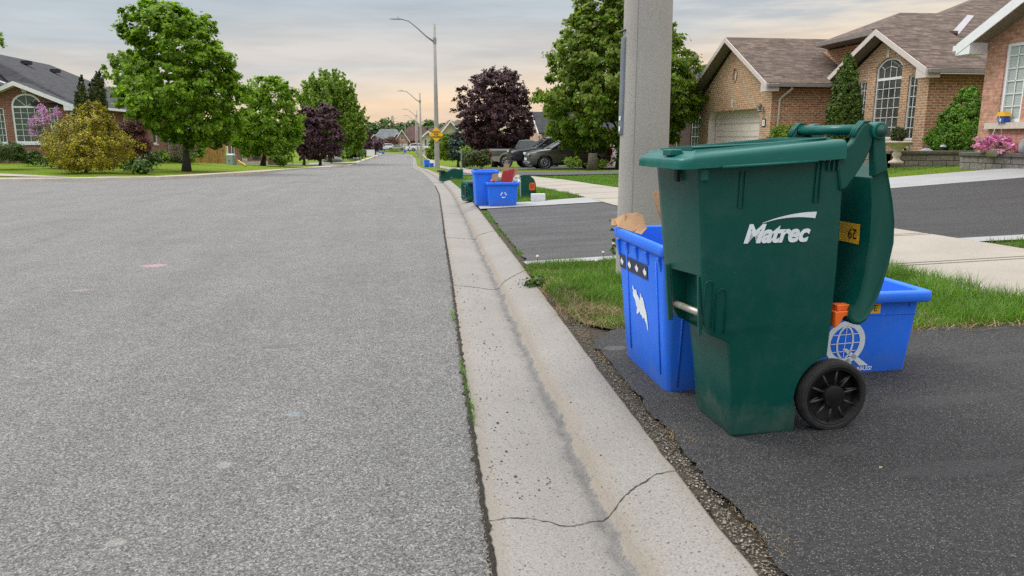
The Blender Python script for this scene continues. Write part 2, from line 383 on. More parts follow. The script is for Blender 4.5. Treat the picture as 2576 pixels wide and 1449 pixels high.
M['tan_paint'] = paint("tan lower paint", (.38, .34, .25), .2)
M['white_paint'] = paint("white car paint", (.7, .71, .73), 0)
M['green_paint'] = paint("light green car paint", (.30, .38, .20), .2)
M['carglass'] = plain("tinted car glass", (.02, .024, .026), .06, .3, 2, spec=1)
M['light_red'] = plain("red lamp lens", (.45, .015, .012), .2, .1)
M['light_clear'] = plain("headlight lens", (.62, .64, .66), .12, .15, 20)
M['alloy'] = plain("alloy wheel", (.36, .36, .37), .35, .1, metal=.7)
M['trafo'] = plain("sage green steel", (.28, .40, .35), .55, .06)
M['bluepl2'] = plain("blue birdhouse paint", (.015, .08, .35), .6, .1)
M['terra'] = plain("cast stone urn", (.50, .42, .36), .85, .1, 9, bump=.3)
M['tagblue'] = plain("grey blue metal cover", (.15, .175, .205), .5, .15, 10)

# ------------------------------------------------------------------ mesh helpers
def boxuv(me):
    uvl = me.uv_layers.new(name="UVMap")
    Z = Vector((0, 0, 1))
    for p in me.polygons:
        n = p.normal
        if abs(n.z) > .985: t, bt = Vector((1, 0, 0)), Vector((0, 1, 0))
        else: t = Z.cross(n).normalized(); bt = n.cross(t)
        for li in p.loop_indices:
            v = me.vertices[me.loops[li].vertex_index].co
            uvl.data[li].uv = (v.dot(t), v.dot(bt))
def link(name, me, mat, parent=None, smooth=False, uv=True):
    if uv: boxuv(me)
    me.materials.append(M[mat] if isinstance(mat, str) else mat)
    if smooth: me.shade_smooth()
    o = bpy.data.objects.new(name, me); COL.objects.link(o)
    if parent: o.parent = parent
    return o
class MB:
    def __init__(s): s.v = []; s.f = []
    def add(s, vs, fs):
        n = len(s.v); s.v += [tuple(v) for v in vs]; s.f += [tuple(i + n for i in f) for f in fs]; return s
    def box(s, x0, x1, y0, y1, z0, z1, mx=None):
        vs = [Vector((x, y, z)) for z in (z0, z1) for y in (y0, y1) for x in (x0, x1)]
        if mx: vs = [mx @ v for v in vs]
        return s.add(vs, [(0, 2, 3, 1), (4, 5, 7, 6), (0, 1, 5, 4), (2, 6, 7, 3), (0, 4, 6, 2), (1, 3, 7, 5)])
    def prism(s, pts, d, cap=True):
        """pts: 3D polygon, extruded by vector d"""
        d = Vector(d); n = len(pts); P = [Vector(q) for q in pts]
        vs = P + [q + d for q in P]
        fs = [(i, (i + 1) % n, (i + 1) % n + n, i + n) for i in range(n)]
        if cap: fs += [tuple(range(n - 1, -1, -1)), tuple(range(n, 2 * n))]
        return s.add(vs, fs)
    def loft(s, rings, cap0=True, cap1=True, close=True):
        n = len(rings[0]); vs = [v for r in rings for v in r]; fs = []
        for k in range(len(rings) - 1):
            for i in range(n if close else n - 1):
                j = (i + 1) % n; fs.append((k * n + i, k * n + j, (k + 1) * n + j, (k + 1) * n + i))
        if cap0: fs.append(tuple(range(n - 1, -1, -1)))
        if cap1: fs.append(tuple(range((len(rings) - 1) * n, len(rings) * n)))
        return s.add(vs, fs)
    def tube(s, pts, rads, seg=10, cap=True):
        P = [Vector(q) for q in pts]; rings = []
        if not hasattr(rads, "__len__"): rads = [rads] * len(P)
        up = None
        for i, q in enumerate(P):
            d = (P[min(i + 1, len(P) - 1)] - P[max(i - 1, 0)]).normalized()
            if up is None: up = Vector((0, 0, 1)) if abs(d.z) < .9 else Vector((1, 0, 0))
            a = d.cross(up).normalized(); b = a.cross(d).normalized(); up = b
            rings.append([q + (a * math.cos(t) + b * math.sin(t)) * rads[i] for t in [2 * math.pi * k / seg for k in range(seg)]])
        return s.loft(rings, cap, cap)
    def cyl(s, c, axis, r, h, seg=24):
        c = Vector(c); a = Vector(axis).normalized(); return s.tube([c - a * h / 2, c + a * h / 2], r, seg)
    def lathe(s, prof, c=(0, 0, 0), seg=20):
        c = Vector(c)
        return s.loft([[c + Vector((r * math.cos(2 * math.pi * k / seg), r * math.sin(2 * math.pi * k / seg), z)) for k in range(seg)] for r, z in prof])
    def build(s, name, mat, parent=None, smooth=False, bevel=0, seg=2, uv=True, fix=True):
        me = bpy.data.meshes.new(name); me.from_pydata(s.v, [], s.f); me.validate()
        if fix:
            bm = bmesh.new(); bm.from_mesh(me); bmesh.ops.recalc_face_normals(bm, faces=bm.faces); bm.to_mesh(me); bm.free()
        me.update()
        o = link(name, me, mat, parent, smooth, uv)
        if bevel:
            md = o.modifiers.new("b", "BEVEL"); md.width = bevel; md.segments = seg; md.limit_method = 'ANGLE'; md.angle_limit = R(32)
            md.harden_normals = False
            me.shade_smooth()
            try: me.set_sharp_from_angle(angle=R(38))
            except Exception: pass
        return o
def thing(name, label, cat, loc=(0, 0, 0), rz=0, group=None):
    o = bpy.data.objects.new(name, None); COL.objects.link(o); o.empty_display_size = .2
    o.location = loc; o.rotation_euler = (0, 0, rz); o["label"] = label; o["category"] = cat
    if group: o["group"] = group
    return o
def tag(o, label, cat, group=None):
    o["label"] = label; o["category"] = cat
    if group: o["group"] = group
    return o
def setting(o, kind="structure"): o["kind"] = kind; return o
def text(s, name, size, mat, parent, mx, bold=0, shear=0, align='CENTER', ext=.0004, space=1.0):
    cu = bpy.data.curves.new(name, 'FONT'); cu.body = s; cu.size = size; cu.offset = bold; cu.shear = shear
    cu.align_x = align; cu.align_y = 'CENTER'; cu.extrude = ext; cu.space_character = space; cu.resolution_u = 4
    t = bpy.data.objects.new(name + "_tmp", cu); COL.objects.link(t)
    bpy.context.view_layer.update()
    me = bpy.data.meshes.new_from_object(t.evaluated_get(bpy.context.evaluated_depsgraph_get()))
    bpy.data.objects.remove(t); bpy.data.curves.remove(cu)
    me.transform(mx); me.name = name; me.materials.clear()
    while me.uv_layers: me.uv_layers.remove(me.uv_layers[0])
    return link(name, me, mat, parent)
def frame_mx(origin, x, y):
    x = Vector(x).normalized(); z = x.cross(Vector(y)).normalized(); y = z.cross(x)
    return Matrix(((x.x, y.x, z.x, origin[0]), (x.y, y.y, z.y, origin[1]), (x.z, y.z, z.z, origin[2]), (0, 0, 0, 1)))

# ------------------------------------------------------------------ foliage
def leaves(name, centers, per, leaf, cr, mat, parent, rng, outf, up=.6, twig=0, twdir=None, flat=.7, aspect=.75):
    V = []; Fc = []
    for cc_ in centers:
        c, o = cc_[0], cc_[1]; lim = cc_[2] if len(cc_) > 2 else 9
        tl = min(twig, lim * 1.3) * rng.uniform(.5, 1.2)
        td = (twdir(c, o, rng) if twdir else o).normalized()
        r = min(cr, lim * .6) * rng.uniform(.65, 1.25)
        for _ in range(per):
            t = rng.random()
            q = c + td * (tl * t) + Vector((rng.gauss(0, r * .5), rng.gauss(0, r * .5), rng.gauss(0, r * .5 * flat))) * (1 - .6 * t if twig else 1)
            n = (o * outf + Vector((0, 0, up)) + Vector((rng.uniform(-1, 1), rng.uniform(-1, 1), rng.uniform(-1, 1))) * .75)
            if n.length < .01: continue
            n.normalize()
            a = n.cross(Vector((rng.uniform(-1, 1), rng.uniform(-1, 1), rng.uniform(-1, 1))))
            if a.length < .05: continue
            a.normalize(); b = n.cross(a)
            s = leaf * rng.uniform(.6, 1.25); w = s * aspect
            k = len(V)
            V += [q - a * s * .5, q + b * w * .5 - n * s * .08 + a * s * .08, q + a * s * .5 - n * s * .12, q - b * w * .5 - n * s * .08 + a * s * .08]
            Fc.append((k, k + 1, k + 2, k + 3))
    me = bpy.data.meshes.new(name); me.from_pydata([tuple(v) for v in V], [], Fc)
    return link(name, me, mat, parent, uv=False)
def crown_centers(prof, n, rng, rmin=.45, lobes=.28, gap=.12, seed=0, yscale=1.0):
    """prof: [(z, cx, cy, r)]; clumps biased to the outer shell with a lobed outline and a few gaps"""
    z0, z1 = prof[0][0], prof[-1][0]; rmax = max(q[3] for q in prof); out = []
    tries = 0
    while len(out) < n and tries < n * 40:
        tries += 1
        z = rng.uniform(z0, z1)
        cx = lerp([(q[0], q[1]) for q in prof], z); cy = lerp([(q[0], q[2]) for q in prof], z); r = lerp([(q[0], q[3]) for q in prof], z)
        if rng.random() > (r / rmax) ** 1.1 + .07: continue
        th = rng.uniform(0, 2 * math.pi); d = Vector((math.cos(th), math.sin(th) * yscale, 0))
        nz = noise.noise(Vector((math.cos(th) * 1.5 + seed, math.sin(th) * 1.5, z / rmax * 2.6)))
        nz2 = noise.noise(Vector((math.cos(th) * 4 + seed, math.sin(th) * 4, z / rmax * 7)))
        rr = r * (1.0 + lobes * (.12 + nz * 1.2 + nz2 * .6))
        f = rmin + (1 - rmin) * rng.random() ** .55
        q = Vector((cx, cy, z)) + d * rr * f
        if noise.noise(q * (2.2 / max(.4, rmax * .4)) + Vector((seed, 3, 1))) < -gap * 2.2 and rng.random() < .75: continue
        zc = (z0 + z1) / 2
        o = (d + Vector((0, 0, (z - zc) / (z1 - z0) * 1.6))).normalized()
        out.append((q, o, r))
    return out
def trunk(name, base, h, r0, r1, top, limbs, rng, parent, crown_prof, lean=(0, 0)):
    m = MB(); n = 7
    pts = []; rad = []
    for i in range(n):
        t = i / (n - 1)
        pts.append((lean[0] * t + math.sin(t * 5 + base) * .03 * h * .3, lean[1] * t, h * t)); rad.append(r0 + (r1 - r0) * t + (r0 * .55 * max(0, 1 - t * 9)))
    m.tube(pts, rad, 10)
    for i in range(limbs):
        t = rng.uniform(.32, .95); p0 = Vector(pts[min(n - 1, int(t * (n - 1)))])
        z = p0.z + rng.uniform(.15, .6) * (top - p0.z)
        r = lerp([(q[0], q[3]) for q in crown_prof], z) * rng.uniform(.5, .85); th = rng.uniform(0, 6.28)
        p2 = Vector((lerp([(q[0], q[1]) for q in crown_prof], z) + math.cos(th) * r, lerp([(q[0], q[2]) for q in crown_prof], z) + math.sin(th) * r, z))
        p1 = p0.lerp(p2, .5) + Vector((0, 0, -.1 * (p2 - p0).length))
        rr = r0 * .38 * (1 - t * .5)
        m.tube([p0, p1, p2], [rr, rr * .6, rr * .2], 6)
    return m.build(name, 'bark', parent, smooth=True)
def tree(kind, label, cat, basep, Y, rows, mat, n, per, leaf, cr, seed, trunk_r=.12, limbs=14, up=.6, twig=0, twdir=None, rmin=.4, lobes=.28, gap=.1, group=None, trunk_h=None, flat=.7, outf=.7, yscale=1.0, nobark=False):
    """rows: [(py, pxl, pxr)] outline read off at distance Y -> a round crown of real size there"""
    rng = random.Random(seed)
    root = thing(kind, label, cat, (basep[0], basep[1], basep[2]), 0, group)
    prof = []
    for (py, l, r) in rows:
        a = pY(l, py, Y); b = pY(r, py, Y)
        prof.append((a.z - basep[2], (a.x + b.x) / 2 - basep[0], Y - basep[1], max(.03, (b.x - a.x) / 2)))
    prof.sort()
    cs = crown_centers(prof, n, rng, rmin, lobes, gap, seed * 1.7, yscale)
    leaves("crown" if not nobark else "foliage", cs, per, leaf, cr, mat, root, rng, outf, up, twig, twdir, flat)
    if not nobark:
        top = prof[-1][0]; th = trunk_h or prof[0][0] + (top - prof[0][0]) * .75
        trunk("trunk", seed, th, trunk_r, trunk_r * .25, top, limbs, rng, root, prof, (lerp([(q[0], q[1]) for q in prof], th), 0))
    return root
def gz(x, y, dz=0): return (x, y, H(x, y) + dz)
def bend_up(c, o, rng): return o * .5 + Vector((0, 0, 1)) + Vector((rng.uniform(-.25, .25), rng.uniform(-.25, .25), 0))
def bend_out(c, o, rng): return o + Vector((0, 0, -.1))

# ------------------------------------------------------------------ ground sheets
def grid_mesh(name, rows, mat, kind="structure", uvs=None):
    V = [p for r in rows for p in r]; n = len(rows[0]); Fc = []
    for i in range(len(rows) - 1):
        for j in range(n - 1): Fc.append((i * n + j, i * n + j + 1, (i + 1) * n + j + 1, (i + 1) * n + j))
    me = bpy.data.meshes.new(name); me.from_pydata(V, [], Fc)
    o = link(name, me, mat, uv=uvs is None)
    if uvs:
        L = me.uv_layers.new(name="UVMap")
        for lo in me.loops: L.data[lo.index].uv = uvs[lo.vertex_index]
    me.shade_smooth(); o["kind"] = kind; return o
YS = [-8 + i * .5 for i in range(16)] + [i * .5 for i in range(60)] + [30 + i * 2 for i in range(90)] + [211, 213]
YS = sorted(set(YS + [28.5]))
# right ground: verge and lots
offs = [0, .25, .5, 1, 2, 3, 4.5, 6, 8, 10, 13, 16, 30, 80, 200]
grid_mesh("ground", [[(xb(y) + o - (.02 if o == 0 else 0), y, H(xb(y) + max(o, .001), y) - (.03 if y < 25 else .0)) for o in offs] for y in YS], 'lawn')
lo_ = [0, .3, 1, 2, 4, 6, 8, 10, 20, 60, 200]
grid_mesh("lawn", [[(xl(y) - o, y, H(xl(y) - max(o, .001), y)) for o in lo_] for y in [28.51] + [q for q in YS if q > 28.5]], 'lawn')
M['field'] = grassmat("far field grass", (.08, .12, .03), (.10, .13, .04))
grid_mesh("field", [[(x, y, -2.66) for x in (-900, -300, -60, 60, 300, 900)] for y in (213, 260, 400, 700, 1200)], 'field')
# road: crossing part near the camera plus the street ahead
rc = [0, .08, .2, .35, .5, .65, .8, .92, 1]
grid_mesh("road", [[(xl(y) + (xa(y) - xl(y)) * t, y, G(y) + .0) for t in rc] for y in [28.5] + [q for q in YS if q > 28.5]], 'road')
grid_mesh("crossroad", [[(-90 + (xa(y) + 90) * t, y, G(y) + .0) for t in [0, .3, .6, .8, .9, .96, 1]] for y in [q for q in YS if q <= 28.5]], 'road')

# kerb and gutter on the right
cs = [(0, 0), (.02, .004), (.30, -.008), (.48, -.016), (.56, -.02), (.595, -.012), (.625, .010), (.655, .028), (.70, .036), (.84, .056), (.985, .076), (1.0, .072), (1.006, .0)]
rows = []; uvs = []
ky = [-4 + i * .1 for i in range(180)] + [14 + i * .5 for i in range(60)] + [44 + i * 2 for i in range(85)] + [214]
for y in ky:
    a, w = xa(y), lerp(WB, y)
    jag = .006 * noise.noise(Vector((y * 6, 1, 0))) + .004 * noise.noise(Vector((y * 23, 4, 0)))
    rows.append([(a + w * u + (jag if u in (0, .02) else 0) + (.009 * noise.noise(Vector((y * 9, 8, 0))) if u > .97 else 0), y, G(y) + .006 + z) for u, z in cs]); uvs += [(u, y) for u, z in cs]
kerb = grid_mesh("kerb", rows, 'kerb', uvs=uvs)
def kz(x, y):
    u = (x - xa(y)) / lerp(WB, y); return G(y) + .006 + lerp(cs, u)
def crack(y0, fn, name="crack", w0=.004):
    rng = random.Random(int(y0 * 100)); m = MB(); A = []; B = []
    for i in range(61):
        u = .0 + i / 60.
        y = fn(u) + rng.uniform(-.0035, .0035) + .004 * noise.noise(Vector((u * 14, y0, 0))); x = xa(y) + lerp(WB, y) * u
        w = w0 * rng.uniform(.5, 1.6) * (1.6 if .55 < u < .85 else 1)
        A.append((x, y - w, kz(x, y - w) + .0022)); B.append((x, y + w, kz(x, y + w) + .0022))
    m.loft([A, B], False, False, close=False); m.build(name, 'crack', kerb)
def px_curve(pts):
    P = []
    for px, py in pts:
        q = at(px, py); P.append(((q.x - xa(q.y)) / lerp(WB, q.y), q.y))
    P.sort(); return lambda u: lerp(P, u)
crack(2.1, px_curve([(1235, 1318), (1280, 1308), (1330, 1306), (1380, 1312), (1410, 1322), (1445, 1318), (1490, 1306), (1545, 1296), (1590, 1266), (1650, 1243), (1700, 1232), (1738, 1222)]), w0=.0017)
crack(5.6, px_curve([(1143, 721), (1190, 722), (1235, 726), (1262, 722), (1290, 712), (1320, 704)]), w0=.0042)
for yy in (8.9, 12.2, 15.6, 19, 22.4, 26, 30): crack(yy, lambda u, yy=yy: yy + .02 * math.sin(u * 9), w0=.006)
# soil and moss in the joint between asphalt and gutter, and the gritty strip behind the kerb
rng = random.Random(3)
def ragged(name, ys, fx, wl, wr, mat, dz, amp, fr=14):
    rows = []
    for y in ys:
        x = fx(y); l = wl * (1 + amp * noise.noise(Vector((y * fr, 0, 2)))) + .008 * noise.noise(Vector((y * 60, 0, 7))); r = wr * (1 + amp * noise.noise(Vector((y * fr, 5, 2))))+ .008 * noise.noise(Vector((y * 60, 3, 7)))
        rows.append([(x - l, y, dz(x - l, y)), (x, y, dz(x, y) + .002), (x + r, y, dz(x + r, y))])
    return grid_mesh(name, rows, mat)
fine = [1 + i * .025 for i in range(800)]
joint = ragged("joint_soil", fine, xa, .011, .007, 'joint', lambda x, y: G(y) + .013 if x >= xa(y) - .001 else G(y) + .0045, 2.0, 22)
strip = ragged("soil_strip", [0 + i * .03 for i in range(450)], lambda y: xb(y) + .038, .042, .05, 'dirt', lambda x, y: H(xb(y) + .01, y) - .012 + .006 * noise.noise(Vector((x * 30, y * 30, 0))), .9, 5)

# flat sheets laid over the terrain, clipped to cells so they follow it
def clip(poly, a, b, c):
    out = []
    for i in range(len(poly)):
        p, q = poly[i], poly[(i + 1) % len(poly)]
        fp = a * p[0] + b * p[1] - c; fq = a * q[0] + b * q[1] - c
        if fp <= 0: out.append(p)
        if fp * fq < 0:
            t = fp / (fp - fq); out.append((p[0] + (q[0] - p[0]) * t, p[1] + (q[1] - p[1]) * t))
    return out
def sheet(name, poly, mat, dz, cell=1.0, kind="structure", rag=0):
    if rag:
        P = []
        for i in range(len(poly)):
            p, q = poly[i], poly[(i + 1) % len(poly)]; d = math.hypot(q[0] - p[0], q[1] - p[1]); n = max(1, int(d / .03)) if d < 9 else max(1, int(d / .2))
            for k in range(n):
                t = k / n; x = p[0] + (q[0] - p[0]) * t; y = p[1] + (q[1] - p[1]) * t
                P.append((x + rag * noise.noise(Vector((x * 7, y * 7, 0))) + rag * .5 * noise.noise(Vector((x * 31, y * 31, 0))), y + rag * noise.noise(Vector((x * 7, y * 7, 9))) + rag * .5 * noise.noise(Vector((x * 31, y * 31, 4)))))
        poly = P
    xs = [p[0] for p in poly]; ys = [p[1] for p in poly]; V = []; Fc = []
    x = math.floor(min(xs) / cell) * cell
    while x < max(xs):
        cx_ = clip(clip(poly, -1, 0, -x), 1, 0, x + cell)
        y = math.floor(min(ys) / cell) * cell
        while y < max(ys) and len(cx_) > 2:
            c = clip(clip(cx_, 0, -1, -y), 0, 1, y + cell)
            if len(c) > 2:
                n = len(V); V += [(a, b, H(a, b) + dz) for a, b in c]; Fc.append(tuple(range(n, n + len(c))))
            y += cell
        x += cell
    me = bpy.data.meshes.new(name); me.from_pydata(V, [], Fc)
    bm = bmesh.new(); bm.from_mesh(me); bmesh.ops.remove_doubles(bm, verts=bm.verts, dist=.0005); bmesh.ops.triangulate(bm, faces=bm.faces)
    bmesh.ops.recalc_face_normals(bm, faces=bm.faces)
    for f in bm.faces:
        if f.normal.z < 0: f.normal_flip()
    bm.to_mesh(me); bm.free()
    o = link(name, me, mat); o["kind"] = kind; return o
WN = [(-6, 3.75), (4, 3.72), (6, 3.68), (9, 3.5), (11, 3.35), (13.5, 3.35), (17, 3.1), (22, 2.85), (34, 2.5), (45, 2.6), (92, 3.3), (116, 4.3), (174, 4.3)]
def wn(y): return lerp(WN, y)
def ww(y): return lerp([(0, 1.72), (8, 1.66), (14, 1.5), (22, 1.4), (40, 1.15), (100, .9)], y)
# sidewalk as slabs with tooled joints
wy = -5.0; rows = []; joints = []
ysl = [-5 + i * .25 for i in range(120)] + [25 + i for i in range(150)]
grid_mesh("sidewalk", [[(wn(y) + ww(y) * t, y, H(wn(y) + ww(y) * t, y) + .017) for t in (0, .33, .66, 1)] for y in ysl], 'walk')
jm = MB(); yj = -3.9
while yj < 60:
    for dy in (0, .09):
        for s in (0,):
            a, b = wn(yj), wn(yj) + ww(yj)
            y_ = yj + dy
            jm.add([(a, y_ - .006, H(a, y_) + .0195), (b, y_ - .006, H(b, y_) + .0195), (b, y_ + .006, H(b, y_) + .0195), (a, y_ + .006, H(a, y_) + .0195)], [(0, 1, 2, 3)])
    yj += 1.52
setting(jm.build("sidewalk_joints", 'dirt'))
edgeR = lambda y: xb(y) + .068
sheet("soil", [(xb(0) + .002, -5), (5, -5), (5, 6.2), (xb(6.2) + .004, 6.2), (xb(4) + .002, 4), (xb(2) + .002, 2)], 'dirt', -.022, .5)
# near driveway (camera side)
sheet("driveway", [(edgeR(0), -5), (14, -5), (14, 3.3), (5.6, 3.4), (3.9, 3.46), (3.38, 3.50), (2.76, 3.52), (2.1, 3.62), (1.5, 3.78), (1.2, 3.98), (edgeR(3.8), 3.75), (edgeR(2), 2), (edgeR(0), 0)], 'drive', .006, .5, rag=.03)
sheet("middle_driveway", [(edgeR(6.5), 6.45), (1.98, 6.5), (3.68, 6.62), (3.5, 9), (3.34, 12.2), (2.2, 12.0), (edgeR(12) + .05, 11.9), (edgeR(9), 9)], 'drive_old', .007, .5, rag=.03)
sheet("apron_near", [(xb(6.3) + .03, 6.27), (2.0, 6.27), (3.7, 6.38), (3.69, 6.6), (1.98, 6.48), (xb(6.3) + .03, 6.43)], 'slab', .014, .5)
sheet("apron_far", [(xb(12) + .01, 11.88), (2.2, 12.0), (3.34, 12.2), (3.36, 13.35), (2.3, 12.95), (xb(12.9) + .02, 12.75)], 'slab', .016, .5)
qa, qb, qc, qd = at(2240, 475), at(2576, 448), at(2235, 448), at(2576, 421)
sheet("middle_driveway_inner", [(5.34, 6.42), (5.9, 6.42), (14, 6.6), (14, 13.2), (qb.x, qb.y), (qa.x, qa.y), (6.5, 11.9), (4.83, 11.9), (5.1, 9)], 'drive', .008, .5)
sheet("apron_inner", [(5.36, 6.18), (6.2, 6.12), (14, 6.2), (14, 6.6), (5.9, 6.42), (5.35, 6.42)], 'slab', .014, .5)
print('path', qa, qb, qc, qd)
sheet("path", [(qa.x, qa.y), (qb.x, qb.y), (14, 13.2), (14, qd.y + .1), (qd.x, qd.y), (qc.x, qc.y), (8.3, 13.8), (8.0, 12.2)], 'slab', .012, .5)
sheet("far_driveway", [(edgeR(27), 26.6), (2.65, 26.4), (2.65, 29.6), (edgeR(29), 29.4)], 'drive_old', .03, 1)
sheet("far_driveway_inner", [(4.05, 25.4), (5.2, 23.9), (6.9, 23.1), (9, 22.9), (14.0, 23.2), (14.0, 27.0), (8.3, 27.6), (6, 28.4), (3.9, 30.5)], 'drive_old', .03, 1)
sheet("parking_pad", [(3.9, 36.2), (13.5, 36.2), (13.5, 52), (3.9, 52)], 'drive_old', .03, 1)
# left side street pavement, kerbs
M['kerb_far'] = plain("weathered kerb concrete", (.46, .42, .36), .9, .12, 3)
km = MB()
P = [at(*q) for q in [(-90, 458.5), (0, 458), (131, 457), (233, 455), (402, 452), (495, 448), (560, 443.5), (639, 439), (700, 432), (760, 426), (820, 422), (872, 419.5)]]
A = [(p.x, p.y - .0, G(p.y) + .0) for p in P]; B = [(p.x, p.y + .02, G(p.y) + .11) for p in P]; C_ = [(p.x - .12 if i > 4 else p.x, p.y + .22, max(G(p.y), H(p.x, p.y)) + .115) for i, p in enumerate(P)]
D_ = [(p.x - .14 if i > 4 else p.x, p.y + .26, G(p.y) - .05) for i, p in enumerate(P)]
km.loft([A, B, C_, D_], False, False, close=False); setting(km.build("kerb", 'kerb_far', smooth=False))
km = MB(); P = [at(*q) for q in [(780, 412.5), (898, 411), (925, 401), (956, 390), (962, 387)]]
km.loft([[(p.x, p.y, G(p.y)) for p in P], [(p.x - .05, p.y + .1, G(p.y) + .14) for p in P], [(p.x - .3, p.y + .5, H(p.x - .3, p.y) + .13) for p in P], [(p.x - .3, p.y + .6, G(p.y) - .1) for p in P]], False, False, close=False)
setting(km.build("kerb", 'kerb_far'))
def strip_px(name, top, bot, mat, dz):
    m = MB(); T = [at(*q) for q in top]; Bt = [at(*q) for q in bot]
    m.loft([[(p.x, p.y, p.z + dz) for p in T], [(p.x, p.y, p.z + dz) for p in Bt]], False, False, close=False)
    return setting(m.build(name, mat))
strip_px("sidewalk", [(-90, 434.5), (0, 437.5), (60, 440), (120, 443.5), (180, 447), (240, 450), (300, 451)], [(-90, 441), (0, 443.5), (60, 445.5), (120, 448), (180, 450), (240, 452), (300, 452.5)], 'walk', .02)
strip_px("side_lane", [(690, 412.3), (740, 412.6), (800, 413), (876, 413)], [(690, 415.2), (740, 416), (800, 417), (872, 419)], 'road', .05)

# ------------------------------------------------------------------ near grass
def in_poly(x, y, P):
    c = False
    for i in range(len(P)):
        (x1, y1), (x2, y2) = P[i], P[i - 1]
        if (y1 > y) != (y2 > y) and x < (x2 - x1) * (y - y1) / (y2 - y1) + x1: c = not c
    return c
def grass(name, poly, n, h, w, mat, seed, dens=None, flop=.5, dz=-.02):
    rng = random.Random(seed); xs = [p[0] for p in poly]; ys = [p[1] for p in poly]; V = []; Fc = []; c = 0; tr = 0
    while c < n and tr < n * 30:
        tr += 1
        x = rng.uniform(min(xs), max(xs)); y = rng.uniform(min(ys), max(ys))
        if not in_poly(x, y, poly): continue
        if dens and rng.random() > dens(x, y): continue
        c += 1
        cl = noise.noise(Vector((x * 4, y * 4, seed)))
        hh = h * rng.uniform(.35, 1.15) * (1 + .6 * cl); ww_ = w * rng.uniform(.7, 1.3)
        th = rng.uniform(0, 6.28); ld = th + rng.uniform(-.8, .8) + 1.57
        a = Vector((math.cos(th), math.sin(th), 0)) * ww_ / 2; l = Vector((math.cos(ld), math.sin(ld), 0)) * hh * flop * rng.uniform(.2, 1.2)
        b = Vector((x, y, H(x, y) + dz)); k = len(V)
        V += [b - a, b + a, b + a * .8 + l * .3 + Vector((0, 0, hh * .55)), b - a * .8 + l * .3 + Vector((0, 0, hh * .55)), b + l + Vector((0, 0, hh))]
        Fc += [(k, k + 1, k + 2, k + 3), (k + 3, k + 2, k + 4)]
    me = bpy.data.meshes.new(name); me.from_pydata([tuple(v) for v in V], [], Fc)
    o = link(name, me, mat, uv=False); o["kind"] = "stuff"; return o
islandA = [(xb(6.2) + .0, 6.27), (xb(5.5) + .02, 5.5), (xb(4.8) + .04, 4.8), (xb(4.2) + .08, 4.2), (1.16, 4.02), (1.5, 3.8), (2.1, 3.64), (2.76, 3.55), (3.38, 3.52), (3.68, 3.5), (3.70, 5), (3.66, 6.34), (2.0, 6.26)]
sheet("verge_soil", [(p[0], p[1]) for p in islandA], 'thatch', -.004, .25, rag=.02)
def dA(x, y):
    bare = noise.noise(Vector((x * 2.2, y * 2.2, 4)))
    d = 1.0 if y > 4.75 or x > 2.2 else .42
    if bare < -.12 and y < 5.1 and x < 2: d *= .3
    return d
grass("grass", islandA, 66000, .076, .0042, 'blade', 5, dA, .6)
grass("grass", [(xb(6) + .0, 6.3), (xb(5) , 5), (xb(4.2), 4.2), (1.05, 4.1), (1.3, 3.85), (2.1, 3.55), (2.76, 3.45), (3.38, 3.42), (3.7, 3.4), (3.7, 3.7), (2.1, 3.9), (1.5, 4.2), (1.2, 4.6), (1.2, 6.3)], 5000, .045, .004, 'straw', 6, None, 2.5, -.01)
grass("grass", [(3.1, 3.52), (3.72, 3.47), (3.80, 4.4), (3.76, 6.2), (3.45, 6.2), (3.4, 4.4)], 9000, .115, .0045, 'blade', 7, None, .8)
grass("grass", [(xb(4) + .0, 1.2), (xb(4) + .11, 1.2), (xb(4) + .13, 4.1), (xb(4) + .02, 4.1)], 2200, .014, .002, 'straw', 8, lambda x, y: 1 if noise.noise(Vector((x * 5, y * 3, 3))) > 0 else .15, 2.5, -.004)
grass("grass", [(xa(3) - .016, 2.4), (xa(3) + .006, 2.4), (xa(5) + .004, 6), (xa(5) - .018, 6)], 420, .022, .003, 'blade', 9, lambda x, y: 1 if noise.noise(Vector((x * 3, y * 2.2, 3))) > .15 else .05, 1.5, .008)
vB = [(xb(12.8), 12.78), (2.3, 12.98), (3.34, 13.38), (3.3, 15), (3.05, 17.5), (2.85, 22), (2.7, 26.3), (xb(26), 26.5), (xb(22), 22), (xb(17), 17)]
grass("grass", vB, 38000, .075, .008, 'blade', 10, lambda x, y: max(.12, 1 - (y - 13) / 11))
vC = [(5.36, 6.12), (7.2, 6.1), (8, 3.5), (5.6, 3.5), (5.45, 4.6)]
sheet("verge_soil", vC, 'thatch', -.002, .5)
grass("grass", vC, 15000, .075, .005, 'blade', 11)
vD = [(4.62, 16.3), (5.6, 14.9), (6.3, 12.2), (8.3, 14.5), (11, 15.6), (14, 17), (12, 21), (9, 22.5), (6.9, 22.9), (5.0, 23.6), (4.3, 24.5)]
grass("grass", vD, 42000, .06, .010, 'blade', 12, lambda x, y: .5 if x > 9 else 1)
grass("grass", [(xb(6.5) + .01, 6.6), (xb(6.5) + .10, 6.6), (xb(11) + .12, 11.6), (xb(11) + .02, 11.6)], 800, .03, .005, 'blade', 13, lambda x, y: 1 if noise.noise(Vector((x * 3, y * 1.7, 3))) > -.05 else .1, 1.2, -.004)
